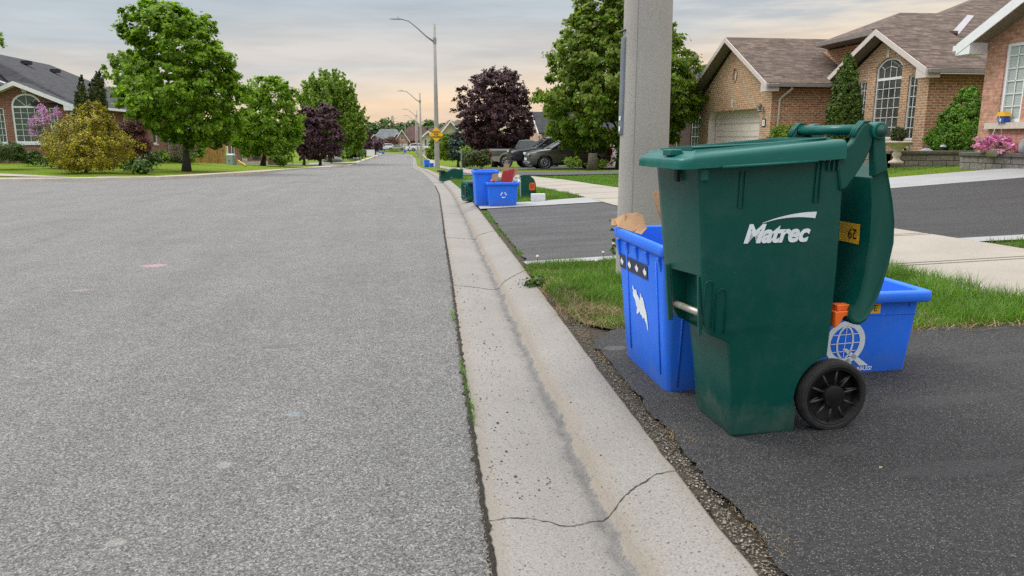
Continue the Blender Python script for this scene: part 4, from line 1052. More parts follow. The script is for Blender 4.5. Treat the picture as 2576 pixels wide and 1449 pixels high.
# cart lying on its side behind the blue boxes: base to the left, lid open to the right
lc = thing("wheeled_cart", "dark green cart lying on its side behind two blue bins, orange plate on its lid", "garbage cart", (1.19, 13.62, H(1.5, 13.8) + .0), R(20))
cb_ = MB().loft([[Vector((x, y, z)) for y, z in rr_poly(0 - e, .30 + e, 0, .36 + e, (.04,) * 4)] for x, e in ((0, .0), (.03, .01), (.5, .03), (.93, .06))])
lb = cb_.build("body", 'cart', lc, bevel=.006)
fr = MB()
fr.tube([(-.006, .03, .03), (-.006, .27, .03)], .012, 6)
for r0_, xx in ((0, -.006), (.05, -.010)):
    pts = rr_poly(.02 + r0_, .28 - r0_, .03 + r0_, .33 - r0_, (.05,) * 4); fr.tube([(xx, a, b) for a, b in pts + pts[:1]], .010 if r0_ == 0 else .012, 6)
for zz in (.06, .18, .30): fr.tube([(-.008, .0, zz), (-.008, .07, zz)], .009, 5); fr.tube([(-.008, .23, zz), (-.008, .30, zz)], .009, 5)
fr.build("base_rib", 'cart_rim', lc, True)
MB().box(-.012, 0, .09, .21, .10, .26).build("base_panel", 'cart_in', lc, bevel=.004)
lw = MB().cyl((.13, .02, .33), (0, 0, 1), .12, .045, 24).build("wheel", 'rubber', lc, True)
lidp = [(1.04, .02), (1.05, .43), (1.16, .452), (1.28, .43), (1.37, .36), (1.41, .27), (1.415, .06), (1.38, .02)]
ll = MB().prism([(x, -.06, z + .02) for x, z in lidp], (0, .035, 0)).build("lid", 'cart', lc, bevel=.008, seg=3)
MB().box(1.045, 1.075, -.066, -.059, .06, .42).build("lid_edge", 'lf_lime' if False else 'trafo', ll)
pl = MB().prism([(1.285 + x, -.066, .17 + z) for x, z in ((-.02, 0), (-.03, .03), (-.03, .10), (-.015, .14), (.08, .145), (.095, .13), (.10, .02), (.09, 0))], (0, .006, 0)).build("number_plate", 'orange', ll)
for dx_ in (-.022, .022): text("1", "plate_number", .12, 'black_ink', pl, frame_mx((1.32 + dx_, -.068, .245), (1, 0, 0), (0, 0, 1)), bold=.002, ext=.0005)
wb_ = thing("carton", "small white box on the pale apron beneath the green cart lid", "box", gz(2.26, 12.92, .02))
MB().box(0, .245, 0, .12, 0, .125).build("box_shell", 'white_card', wb_, bevel=.003)
MB().box(.246, .252, .0, .12, 0, .125).build("box_end", 'card_red', wb_)
# second cart lying along the kerb
c3 = thing("wheeled_cart", "green cart toppled onto the grass near the kerb, far end of the bin row", "garbage cart", gz(1.16, 23.4, .02), R(4))
fp = [(0, .02), (.03, .30), (.25, .33), (.38, .40), (.50, .415), (.68, .37), (.71, .10), (.45, .10), (.30, .04), (.25, 0)]
MB().loft([[Vector((x, y, z)) for x, z in fp] for y in (0, .38)]).build("body", 'cart', c3, bevel=.01)
MB().box(.68, .735, -.03, .41, .07, .40).build("lid", 'cart_rim', c3, bevel=.01)
MB().cyl((.06, -.015, .33), (0, 0, 1), .11, .045, 24).build("wheel", 'rubber', c3, True)
MB().cyl((.06, .39, .33), (0, 0, 1), .11, .045, 24).build("wheel", 'rubber', c3, True)
MB().tube([(.33, -.004, .12), (.36, -.006, .14), (.39, -.004, .12)], .008, 6).build("catch_bar", 'steel', c3)
for i, (px0, px1, pb_, hh, lab) in enumerate([(1068, 1081, 421, .62, "tall blue recycling bin on the verge beside the second lamp post"), (1081, 1092, 420, .34, "low blue recycling box beside the tall one near the second lamp post")]):
    a = at(px0, pb_); b = at(px1, pb_); o = thing("recycling_bin" if i == 0 else "recycling_box", lab, "recycling bin", (a.x, a.y, a.z))
    open_box(o, b.x - a.x, .4, hh, .02, .015, 'blue')
for i, (px, py, hh, w, lab) in enumerate([(1019, 384, .9, .6, "blue bin at the far end of the road beneath the fifth lamp"), (951, 383, .9, .6, "blue bin on the left verge at the far bend"), (963, 387.5, .55, .7, "low blue box at the kerb by the far bend"), (937, 391, .6, .9, "white and blue bags on the left verge before the bend")]):
    a = at(px, py); o = thing("recycling_bin", lab, "recycling bin", (a.x - w / 2, a.y, a.z)); open_box(o, w, .5, hh, .03, .02, 'blue' if i < 3 else 'white_paint')
gb = pY(1165, 405, 60); gt = thing("garbage_bin", "dark green bin at the edge of the lawn behind the sign post", "garbage bin", gz(pY(1162, 400, 62).x, 62)); open_box(gt, .55, .5, .75, .03, .02, 'cart')

# ------------------------------------------------------------------ buildings
def plane_mx(o, a):
    """local x = a along the wall, y = up, z = outward"""
    a = Vector(a); u = Vector((0, 0, 1)); n = a.cross(u)
    return Matrix(((a.x, u.x, n.x, o[0]), (a.y, u.y, n.y, o[1]), (a.z, u.z, n.z, o[2]), (0, 0, 0, 1)))
def wall(name, mat, parent, mx, outer, holes=(), depth=.10):
    loops = [[Vector((x, y, 0)) for x, y in outer]] + [[Vector((x, y, 0)) for x, y in h] for h in holes]
    tris = tessellate_polygon(loops); flat = [v for l in loops for v in l]
    m = MB(); m.add([mx @ v for v in flat], [tuple(t) for t in tris])
    for h in holes:
        n = len(h); m.add([mx @ Vector((x, y, 0)) for x, y in h] + [mx @ Vector((x, y, -depth)) for x, y in h], [(i, (i + 1) % n, (i + 1) % n + n, i + n) for i in range(n)])
    return m.build(name, mat, parent, fix=False)
def rect(x, y, w, h): return [(x, y), (x + w, y), (x + w, y + h), (x, y + h)]
def archrect(x, y, w, h, ah, n=10):
    if ah < w * .3: return [(x, y), (x + w, y), (x + w, y + h)] + [(x + w - w * i / n, y + h + ah * (1 - abs(2 * i / n - 1) ** 2.5)) for i in range(1, n)] + [(x, y + h)]
    return [(x, y), (x + w, y), (x + w, y + h)] + [(x + w / 2 + w / 2 * math.cos(math.pi * i / n), y + h + ah * math.sin(math.pi * i / n)) for i in range(1, n)] + [(x, y + h)]
def window(parent, mx, x, y, w, h, nx, nz, glass='glass', arch=0, transom=None, fw=.07, dp=.09, sill='stone', label=None, name="window", bars='frame'):
    shape = archrect(x, y, w, h, arch) if arch else rect(x, y, w, h)
    cx, cy = x + w / 2, y + (h + arch) / 2
    inn = [(cx + (a - cx) * (1 - 2 * fw / w), cy + (b - cy) * (1 - 2 * fw / (h + arch))) for a, b in shape]
    z0, z1 = -dp, -dp + .05
    L = lambda P, z: [mx @ Vector((a, b, z)) for a, b in P]
    m = MB(); m.loft([L(shape, z0), L(shape, z1), L(inn, z1), L(inn, z0)], False, False)
    fr = m.build(name, 'frame', parent)
    if label: fr["label"] = label
    MB().add(L(inn, z0 + .012), [tuple(range(len(inn)))]).build("pane", glass, fr, fix=False)
    b = MB(); t = .010; zz = z0 + .03
    def bar(x0, x1, y0, y1, z=zz): b.box(x0, x1, y0, y1, z - .008, z + .006, mx)
    ytop = transom if transom else y + h
    if transom:
        bar(x + fw, x + w - fw, transom - .045, transom + .045, zz + .012)
    for i in range(1, nx): bar(x + fw + (w - 2 * fw) * i / nx - t, x + fw + (w - 2 * fw) * i / nx + t, y + fw, ytop - .02)
    for j in range(1, nz): bar(x + fw, x + w - fw, y + fw + (ytop - y - fw) * j / nz - t, y + fw + (ytop - y - fw) * j / nz + t)
    if transom and arch:
        cxx = x + w / 2; R0 = w / 2 - fw
        hh = (y + h + arch) - transom - fw
        if arch > w * .4:
            for a_ in (90, 45, 135):
                d = (math.cos(R(a_)), math.sin(R(a_)))
                b.tube([mx @ Vector((cxx, transom, zz)), mx @ Vector((cxx + d[0] * R0, transom + d[1] * hh, zz))], .016, 4)
        else:
            bar(cxx - t, cxx + t, transom, y + h + arch - fw)
            pts = [(x + fw, transom + hh * .80), (x + w * .27, transom + hh * .52), (cxx, transom + hh * .66), (x + w * .73, transom + hh * .52), (x + w - fw, transom + hh * .80)]
            b.tube([mx @ Vector((p[0], p[1], zz)) for p in pts], .013, 4)
            for q in (.27, .73): bar(x + w * q - t, x + w * q + t, transom, transom + hh * .52)
    if b.v: b.build("muntin", bars, fr)
    if sill:
        s = MB(); s.box(x - .06, x + w + .06, y - .10, y - .004, -.05, .06, mx); s.build("sill", sill, fr)
    return fr
def slab(name, mat, parent, quad, th=.12):
    """roof plane: upper face as given, thickness downward"""
    return MB().prism([Vector(p) for p in quad], (0, 0, -th)).build(name, mat, parent)
def soldier(mx, x, y, w, h, mat, parent, name="lintel"):
    return None

def rafter_board(parent, p0, p1, hgt_, th, n, mat='taupe', name="fascia"):
    """board following a rake from p0 to p1 (top edge), hanging down, thickness along n"""
    p0, p1, n = Vector(p0), Vector(p1), Vector(n)
    return MB().prism([p0, p1, p1 - Vector((0, 0, hgt_)), p0 - Vector((0, 0, hgt_))], n * th).build(name, mat, parent)

# --- buff brick house straight behind the cart (garage wing + front room + hipped body)
hz = .05
A = thing("brick_house", "buff brick bungalow with brown shingle roof, single beige garage door and tall arched front window", "house", (14.2, 30, hz))
def off(o, v): return Vector(v) - Vector(o)
# children are modelled in world numbers and shifted to the thing's base
def shift(root):
    mw = Matrix.Translation(-Vector(root.location)) if root.rotation_euler.z == 0 else None
    for ch in root.children:
        if ch.type == 'MESH' and not ch.get("shifted"):
            ch.data.transform(mw); ch["shifted"] = 1
            for g in ch.children:
                g.data.transform(mw)
                for g2 in g.children: g2.data.transform(mw)
    for o in root.children:
        if "shifted" in o: del o["shifted"]
mxg = plane_mx((14.2, 34.44, 0), (0, -1, 0))        # x from far corner (0) to near corner (6.9)
Wg = 34.44 - 27.52; gA = 34.44 - 31.04
e0, ap = 3.02, 5.02
od = [(.98, hz), (.98, 1.98), (1.26, 2.33), (5.72, 2.33), (6.05, 2.0), (6.05, hz)]
vent = [(3.53 + .18 * math.cos(2 * math.pi * i / 20), 3.80 + .27 * math.sin(2 * math.pi * i / 20)) for i in range(20)]
outer = [(0, -.2), (.979, -.2), (.98, 1.98), (1.26, 2.33), (5.72, 2.33), (6.05, 2.0), (6.051, -.2), (Wg, -.2), (Wg, e0), (gA, ap), (0, e0)]
w_ = wall("wall", 'brick_buff', A, mxg, outer, [vent], .12)
# garage reveal, door
fr = MB()
P1 = [(.98, -.1), (.98, 1.98), (1.26, 2.33), (5.72, 2.33), (6.05, 2.0), (6.05, -.1)]
fr.loft([[mxg @ Vector((a, b, -.002)) for a, b in P1], [mxg @ Vector((a, b, -.34)) for a, b in P1]], False, False, close=False)
gd_f = fr.build("garage_frame", 'taupe', A, fix=False)
gd = MB(); gd.box(.9, 6.1, -.1, 2.4, -.40, -.36, mxg)
gdo = gd.build("garage_door", 'gdoor', A)
gl = MB()
for r in range(4):
    y0 = hz + .04 + r * .56
    for c in range(8):
        x0 = 1.10 + c * .61
        for yy in (y0 + .03, y0 + .24): 
            gl.box(x0, x0 + .52, yy, yy + .012, -.362, -.352, mxg)
    gl.box(.98, 6.05, y0 - .012, y0 + .006, -.362, -.354, mxg)
gl.build("door_panel", 'door_line', gdo)  # thin bars carry the groove shade as colour
vm = MB(); 
for i in range(9):
    y = 3.54 + i * .055; hw = .18 * math.sqrt(max(0, 1 - ((y - 3.80 + .02) / .27) ** 2)); vm.add([mxg @ Vector(p) for p in ((3.53 - hw, y, -.05), (3.53 + hw, y, -.05), (3.53 + hw, y + .062, -.075), (3.53 - hw, y + .062, -.075))], [(0, 1, 2, 3)])
ve = vm.build("gable_vent", 'white', A, fix=False)
MB().add([mxg @ Vector((a, b, -.09)) for a, b in vent], [tuple(range(20))]).build("backing", 'white', ve, fix=False)
rg_ = [(3.53 + .215 * math.cos(2 * math.pi * i / 20), 3.80 + .305 * math.sin(2 * math.pi * i / 20)) for i in range(20)]
MB().loft([[mxg @ Vector((a, b, .0)) for a, b in rg_], [mxg @ Vector((a, b, .03)) for a, b in rg_], [mxg @ Vector((a, b, .03)) for a, b in vent], [mxg @ Vector((a, b, -.02)) for a, b in vent]], False, False).build("surround", 'brick_side', ve)
MB().box(3.38, 3.53, 2.44, 2.82, -.01, .03, mxg).build("keystone", 'stone', A)
st_ = MB()
for i in range(26):  # upright course over the door
    x = 1.2 + i * .175
    st_.box(x, x + .15, 2.335, 2.56, -.02, .012, mxg) if not (3.3 < x < 3.5) else None
st_.build("lintel", 'brick_buff', A)
for x in (.17, 6.25):
    l = MB().lathe([(.0, .30), (.05, .27), (.11, .16), (.075, .15), (.07, -.02), (.04, -.06), (0, -.06)], (0, 0, 0), 8)
    lo = l.build("wall_lamp", 'soffit', A); lo.data.transform(Matrix.Translation(mxg @ Vector((x, 2.22, .14))))
    MB().lathe([(.062, .13), (.062, .0)], (0, 0, 0), 8).build("lamp_glass", 'light_clear', lo).data.transform(Matrix.Translation(mxg @ Vector((x, 2.22, .14))) @ Matrix.Scale(1.15, 4))
np_ = MB().box(6.29, 6.56, 1.60, 1.90, 0, .03, mxg).build("number_plaque", 'black_ink', A, bevel=.02)
MB().box(6.325, 6.525, 1.635, 1.865, .025, .034, mxg).build("plaque_face", 'white_ink', np_)
text("3", "house_number", .17, 'black_ink', np_, mxg @ Matrix.Translation((6.425, 1.75, .036)), ext=.001)
# side wall and roof of the garage wing
wall("side_wall", 'brick_side', A, plane_mx((14.2, 27.52, 0), (1, 0, 0)), rect(0, -.2, 5.5, 3.25))
wall("rear_wall", 'brick_side', A, plane_mx((19.7, 34.44, 0), (-1, 0, 0)), rect(0, -.2, 5.5, 3.25))
fx = 13.75; zr = 5.36; ze = 3.22; yn, yf, ym = 27.08, 35.05, 31.05
slab("roof", 'roof_brown', A, [(fx, yn, ze), (20.8, yn, ze), (20.8, ym, zr), (fx, ym, zr)])
slab("roof", 'roof_brown', A, [(fx, ym, zr), (20.8, ym, zr), (20.8, yf, ze), (fx, yf, ze)])
for (ya, yb) in ((yn, ym), (yf, ym)):
    rafter_board(A, (fx - .02, ya, ze - .012), (fx - .02, yb, zr - .012), .2, .03, (-1, 0, 0))
    MB().add([(fx + .01, ya, ze - .20), (fx + .01, yb, zr - .20), (14.2, yb, zr - .20), (14.2, ya, ze - .20)], [(0, 1, 2, 3)]).build("soffit", 'soffit', A, fix=False)
for y0 in (yn - .01, yf - .56): MB().prism([(fx - .02, y0 + (0 if y0 < 30 else .03), ze - .31), (fx - .02, y0 + .50, ze - .31), (fx - .02, y0 + .50, ze - .02 + (.25 if y0 < 30 else .25)), (fx - .02, y0, ze - .03)] if y0 < 30 else [(fx - .02, y0, ze - .31), (fx - .02, y0 + .57, ze - .31), (fx - .02, y0 + .57, ze - .03), (fx - .02, y0, ze + .2)], (.50, 0, 0)).build("eave_return", 'taupe', A)
gt_ = MB().box(fx, 18.0, yn - .12, yn - .005, ze - .16, ze - .04).build("gutter", 'gutter', A, bevel=.01)
MB().tube([(14.75, 27.05, 3.05), (14.75, 27.1, 2.98), (14.55, 27.40, 2.72), (14.5, 27.46, 2.6), (14.48, 27.46, .1)], .045, 8).build("downspout", 'taupe', A, True)
# front room wing
mxf = plane_mx((16.9, 27.05, 0), (0, -1, 0)); Wf = 27.05 - 22.36
X = lambda y: 27.05 - y
wins = [archrect(X(25.16), 1.14, 1.42, 2.46, .29), rect(X(23.37), 1.11, .47, 2.10), rect(X(26.08), 1.11, .43, 2.10)]
wall("wall", 'brick_buff', A, mxf, [(0, -.2), (Wf, -.2), (Wf, 3.3), (X(24.67), 4.62), (0, 3.3)], wins, .12)
window(A, mxf, X(25.16), 1.14, 1.42, 2.46, 4, 6, 'glass', .29, 3.19 - .0, .06, .10, None)
window(A, mxf, X(23.37), 1.11, .47, 2.10, 2, 6, 'glass', 0, None, .05, .10, None)
window(A, mxf, X(26.08), 1.11, .43, 2.10, 2, 6, 'glass', 0, None, .05, .10, None)
MB().box(X(26.2), X(22.85), 1.0, 1.108, -.05, .06, mxf).build("sill", 'stone', A)
MB().box(X(24.63), X(24.49), 3.91, 4.17, -.01, .03, mxf).build("keystone", 'stone', A)
MB().box(X(27.05), X(22.36), .42, .50, -.02, .02, mxf).build("ledge", 'stone', A)
ar_ = MB()
for i in range(21):
    a = math.pi * (i + .5) / 21; 
    c = (X(24.45) + (.74) * math.cos(a), 3.49 + .41 * math.sin(a)); c2 = (X(24.45) + .88 * math.cos(a), 3.49 + .60 * math.sin(a))
    d = Vector((c2[0] - c[0], c2[1] - c[1])).normalized(); s_ = Vector((-d.y, d.x)) * .042
    ar_.prism([mxf @ Vector((c[0] - s_.x, c[1] - s_.y, -.01)), mxf @ Vector((c[0] + s_.x, c[1] + s_.y, -.01)), mxf @ Vector((c2[0] + s_.x, c2[1] + s_.y, -.01)), mxf @ Vector((c2[0] - s_.x, c2[1] - s_.y, -.01))], mxf.to_3x3() @ Vector((0, 0, .022)))
ar_.build("arch_bricks", 'brick_buff', A)
wall("side_wall", 'brick_side', A, plane_mx((16.9, 22.36, 0), (1, 0, 0)), rect(0, -.2, 9, 3.4))
fx2 = 16.45; zr2 = 4.88; ze2 = 3.34; ya, yb, yc = 21.92, 27.75, 24.72
# roof of the wing runs back into the body
slab("roof", 'roof_brown', A, [(fx2, ya, ze2), (19.2, ya, ze2), (19.2, yc, zr2), (fx2, yc, zr2)])
slab("roof", 'roof_brown', A, [(fx2, yc, zr2), (19.6, yc, zr2), (19.6, yb, ze2), (fx2, yb, ze2)])
for (y1, y2) in ((ya, yc), (yb, yc)):
    rafter_board(A, (fx2 - .02, y1, ze2 - .012), (fx2 - .02, y2, zr2 - .012), .2, .03, (-1, 0, 0))
    MB().add([(fx2 + .01, y1, ze2 - .20), (fx2 + .01, y2, zr2 - .20), (16.9, y2, zr2 - .20), (16.9, y1, ze2 - .20)], [(0, 1, 2, 3)]).build("soffit", 'soffit', A, fix=False)
MB().prism([(fx2 - .03, ya - .01, ze2 - .30), (fx2 - .03, ya + .48, ze2 - .30), (fx2 - .03, ya + .48, ze2 + .20), (fx2 - .03, ya, ze2 - .02)], (.5, 0, 0)).build("eave_return", 'taupe', A)
MB().box(fx2 + .03, 26, ya - .13, ya - .005, ze2 - .17, ze2 - .04).build("gutter", 'gutter', A, bevel=.01)
MB().box(fx2 + .5, 26, ya, 22.37, ze2 - .22, ze2 - .19).build("soffit", 'soffit', A)
# hipped body: near slope, left hip, second higher roof behind
sl_ = .49; P_ = lambda x, y: (x, y, 3.35 + sl_ * (y - 21.94))
Rg = P_(18.87, 27.0); Qg = P_(20.69, 27.05); Tg = P_(30, 33.1); E1 = P_(16.75, 25.25); E2 = (16.75, 28.9, 4.92)
MB().prism([P_(16.75, 21.94), P_(33, 21.94), P_(33, 33.1), Tg, Qg, Rg, E1], (0, 0, -.1)).build("roof", 'roof_brown', A)
MB().add([E1, Rg, E2, Qg, Tg, (19.5, 31.5, 4.95), (22, 40, 4.95)], [(0, 1, 2), (1, 3, 5), (1, 5, 2), (3, 4, 6), (3, 6, 5)]).build("roof", 'roof_brown', A, fix=False)
MB().box(16.66, 16.78, 25.3, 28.95, 4.76, 4.93).build("gutter", 'gutter', A, bevel=.01)
MB().add([(16.78, 24.9, 4.76), (16.78, 28.9, 4.76), (18.2, 30.2, 4.76), (18.2, 24.9, 4.76)], [(0, 1, 2, 3)]).build("soffit", 'soffit', A, fix=False)
wall("wall", 'brick_side', A, plane_mx((17.5, 31, 0), (0, -1, 0)), rect(0, -.2, 6.0, 4.9))
wall("side_wall", 'brick_side', A, plane_mx((17.5, 28.2, 0), (1, 0, 0)), rect(0, 0, 2, 4.8))
MB().prism([P_(19.42, 24.85), P_(19.75, 24.85), P_(21.85, 26.8), P_(21.6, 26.85)], (0, 0, .03)).build("flashing", 'gutter_light', A)
shift(A)

# --- pink brick house at the right edge
B = thing("brick_house", "weathered pink brick house at the right edge with white rake board and tall narrow window", "house", (13.4, 12, .3))
mxr = plane_mx((13.4, 15.88, 0), (0, -1, 0)); X = lambda y: 15.88 - y
apx = 7.0
wr = [rect(.54, 1.50, .62, 1.72), rect(1.55, 1.50, .62, 1.72)]
wall("wall", 'brick_pink', B, mxr, [(0, -.3), (2 * apx, -.3), (2 * apx, 3.3), (apx, 6.7), (0, 3.3)], wr, .12)
window(B, mxr, .54, 1.50, .62, 1.72, 2, 6, 'glass_pale', 0, None, .075, .09, None)
window(B, mxr, 1.55, 1.50, .62, 1.72, 2, 6, 'glass_pale', 0, None, .075, .09, None)
MB().box(.30, 2.5, 1.36, 1.495, -.05, .11, mxr).build("sill", 'stone', B)
wall("side_wall", 'brick_pink', B, plane_mx((25, 15.88, 0), (-1, 0, 0)), rect(0, -.3, 11.6, 3.7))
sl = (6.7 - 3.3) / 7.0
slab("roof", 'roof_brown', B, [(12.95, 16.30, 3.3 - .42 * sl + .22), (25, 16.30, 3.3 - .42 * sl + .22), (25, 8.88, 6.92), (12.95, 8.88, 6.92)])
rafter_board(B, (12.95, 16.30, 3.3 - .42 * sl + .21), (12.95, 8.88, 6.91), .24, .03, (-1, 0, 0), 'white')
MB().add([(12.96, 16.3, 3.3 - .42 * sl), (12.96, 8.88, 6.68), (13.4, 8.88, 6.68), (13.4, 16.3, 3.3 - .42 * sl)], [(0, 1, 2, 3)]).build("soffit", 'soffit', B, fix=False)
MB().prism([(12.93, 16.31, 3.05), (12.93, 15.88, 3.05), (12.93, 15.88, 3.42), (12.93, 16.31, 3.28)], (.46, 0, 0)).build("eave_return", 'white', B)
MB().box(12.93, 13.4, 16.31, 16.42, 3.16, 3.28).build("gutter", 'white', B)
shift(B)
bh = thing("birdhouse", "small blue birdhouse with yellow roof on the stone sill of the pink brick house", "birdhouse", (13.33, 15.08, 1.497))
MB().box(-.10, .08, -.12, .12, 0, .17).build("body", 'bluepl2', bh)
MB().prism([(-.12, -.16, .16), (-.12, .16, .16), (-.12, .10, .27), (-.12, -.08, .27)], (.22, 0, 0)).build("roof", 'yellow', bh)
MB().box(-.112, -.10, -.03, .02, .02, .10).build("door", 'white', bh)
bh.scale = (.8, .8, .85)

# --- red brick house on the left corner
Cc = thing("brick_house", "red brick bungalow on the left corner with charcoal roof and white arched window", "house", (-20, 46, -.1))
mxl = plane_mx((-26.0, 44.0, 0), (1, 0, 0)); X = lambda x: x + 26.0
hl = [archrect(X(-20.65), .90, 1.55, 1.95, .66), rect(X(-18.80), .9, .42, 1.86), rect(X(-21.65), .9, .62, 1.86)]
wall("wall", 'brick_red', Cc, mxl, [(X(-22.9), -.35), (X(-17.8), -.35), (X(-17.8), 2.92), (X(-20.2), 3.95), (X(-22.9), 2.85)], hl, .12)
window(Cc, mxl, X(-20.65), .90, 1.55, 1.95, 4, 6, 'glass_blind', .66, 2.80, .09, .10, 'white')
window(Cc, mxl, X(-18.80), .9, .42, 1.86, 2, 5, 'glass_blind', 0, None, .06, .10, 'white')
window(Cc, mxl, X(-21.65), .9, .62, 1.86, 3, 5, 'glass_blind', 0, None, .06, .10, 'white')
ar_ = MB()
for i in range(25):
    a = math.pi * (i + .5) / 25
    if abs(a - math.pi / 2) < .09: continue
    c = (X(-19.875) + .80 * math.cos(a), 2.85 + .69 * math.sin(a)); c2 = (X(-19.875) + 1.08 * math.cos(a), 2.85 + .98 * math.sin(a))
    d = Vector((c2[0] - c[0], c2[1] - c[1])).normalized(); s_ = Vector((-d.y, d.x)) * .036
    ar_.prism([mxl @ Vector((c[0] - s_.x, c[1] - s_.y, -.01)), mxl @ Vector((c[0] + s_.x, c[1] + s_.y, -.01)), mxl @ Vector((c2[0] + s_.x, c2[1] + s_.y, -.01)), mxl @ Vector((c2[0] - s_.x, c2[1] - s_.y, -.01))], mxl.to_3x3() @ Vector((0, 0, .03)))
ar_.build("arch_bricks", 'brick_red', Cc)
MB().prism([mxl @ Vector(p) for p in ((X(-19.99), 3.55, 0), (X(-19.76), 3.55, 0), (X(-19.70), 3.82, 0), (X(-20.05), 3.82, 0))], (0, -.045, 0)).build("keystone", 'stone', Cc)
# long side wall towards the street
mxs = plane_mx((-17.8, 44.0, 0), (0, 1, 0))
sw = [rect(53.3 - 44, 1.55, .42, 1.15), rect(57.6 - 44, .75, .9, 1.5)]
wall("side_wall", 'brick_red', Cc, mxs, rect(0, -.3, 16.8, 3.3), sw, .1)
MB().box(0, 16.8, -.9, -.2, -.05, .02, mxs).build("foundation", 'foundation', Cc)
window(Cc, mxs, 9.3, 1.55, .42, 1.15, 1, 1, 'glass_blind', 0, None, .06, .08, 'stone')
window(Cc, mxs, 13.6, .75, .9, 1.5, 1, 1, 'glass_blind', 0, None, .1, .08, 'stone')
wall("rear_wall", 'brick_red', Cc, plane_mx((-17.8, 60.8, 0), (-1, 0, 0)), rect(0, -.9, 12, 3.8))
wall("annex_wall", 'brick_red', Cc, plane_mx((-18.7, 60.8, 0), (0, 1, 0)), rect(0, -.9, 9, 3.4), [rect(1.2, .1, .7, 1.6)], .1)
window(Cc, plane_mx((-18.7, 60.8, 0), (0, 1, 0)), 1.2, .1, .7, 1.6, 1, 1, 'glass_blind', 0, None, .08, .08, 'stone')
slab("roof", 'roof_dark', Cc, [(-18.3, 60.8, 2.6), (-18.3, 70.2, 2.6), (-24, 70.2, 4.6), (-24, 60.8, 4.6)])
# roofs
slab("roof", 'roof_dark', Cc, [(-23.05, 43.6, 2.88), (-20.2, 43.6, 4.12), (-20.2, 47.5, 4.12), (-23.05, 47.5, 2.88)])
slab("roof", 'roof_dark', Cc, [(-20.2, 43.6, 4.12), (-17.35, 43.6, 2.92), (-17.35, 47.5, 2.92), (-20.2, 47.5, 4.12)])
rafter_board(Cc, (-23.05, 43.59, 2.87), (-20.2, 43.59, 4.11), .22, .03, (0, -1, 0), 'white')
rafter_board(Cc, (-20.2, 43.59, 4.11), (-17.35, 43.59, 2.91), .22, .03, (0, -1, 0), 'white')
MB().add([(-23.05, 43.6, 2.68), (-20.2, 43.6, 3.89), (-20.2, 44.0, 3.89), (-23.05, 44.0, 2.68)], [(0, 1, 2, 3)]).build("soffit", 'white', Cc, fix=False)
MB().box(-17.85, -17.33, 43.57, 44.0, 2.62, 2.9).build("eave_return", 'white', Cc)
slab("roof", 'roof_dark', Cc, [(-17.3, 43.9, 2.95), (-17.3, 61.4, 2.95), (-24, 57.2, 6.15), (-24, 48.6, 6.15)])
slab("roof", 'roof_dark', Cc, [(-17.3, 61.4, 2.95), (-31, 61.4, 2.95), (-24, 57.2, 6.15)])
slab("roof", 'roof_dark', Cc, [(-19.5, 43.9, 2.95), (-17.31, 43.9, 2.95), (-24, 48.6, 6.15), (-24, 48.0, 6.1)])
slab("roof", 'roof_dark', Cc, [(-31, 43.9, 3.9), (-21.6, 44.4, 3.9), (-20.2, 46.2, 4.3), (-24, 48.6, 6.14), (-31, 48.6, 6.14)])
MB().box(-17.3, -17.18, 43.9, 61.4, 2.78, 2.92).build("gutter", 'white', Cc, bevel=.01)
MB().box(-30, -20.9, 43.3, 43.5, 3.92, 4.06).build("gutter", 'white', Cc, bevel=.01)
wall("porch_wall", 'beige', Cc, plane_mx((-30, 44.6, 0), (1, 0, 0)), rect(0, -.3, 9.2, 4.2))
MB().tube([(-21.3, 43.4, 4.3), (-20.5, 43.45, 3.98)], .04, 4).build("flashing", 'white', Cc)
MB().tube([(-17.3, 44.0, 2.8), (-17.72, 44.05, 2.5), (-17.72, 44.05, .0)], .05, 8).build("downspout", 'white', Cc, True)
MB().tube([(-17.3, 60.7, 2.8), (-17.72, 60.7, 2.4), (-17.72, 60.7, -.45)], .05, 8).build("downspout", 'white', Cc, True)
for x, y, z in ((-22.8, 51.2, 5.62), (-22.2, 53.6, 5.35)): MB().box(x - .25, x + .25, y - .2, y + .2, z, z + .22).build("roof_vent", 'roof_dark', Cc)
shift(Cc)

# --- second red brick house on the left
D = thing("brick_house", "red brick house beyond the wooden fence with pale metal roof, behind the second maple", "house", (-17, 86, -1.6))
mxd = plane_mx((-19.0, 86, 0), (1, 0, 0))
wall("wall", 'brick_red', D, mxd, rect(0, -2.0, 4.2, 3.7), [rect(.42, -.65, .32, 1.75)], .1)
window(D, mxd, .42, -.65, .32, 1.75, 1, 1, 'glass_blind', 0, None, .06, .08, 'white')
wall("side_wall", 'brick_red', D, plane_mx((-14.8, 86, 0), (0, 1, 0)), rect(0, -2, 8, 3.7))
MB().box(-.02, 4.22, -2.1, -1.35, -.02, .03, mxd).build("foundation", 'foundation', D)
slab("roof", 'roof_grey', D, [(-19.3, 85.6, 1.75), (-14.4, 85.6, 1.75), (-15.8, 89, 2.9), (-18, 89, 2.9)])
slab("roof", 'roof_grey', D, [(-14.4, 85.6, 1.75), (-14.4, 94.5, 1.75), (-15.8, 89, 2.9)])
MB().tube([(-18.95, 85.95, 1.6), (-18.95, 85.95, -1.5)], .06, 6).build("downspout", 'white', D)
MB().box(-19.3, -14.4, 85.45, 85.6, 1.6, 1.74).build("gutter", 'white', D)
shift(D)

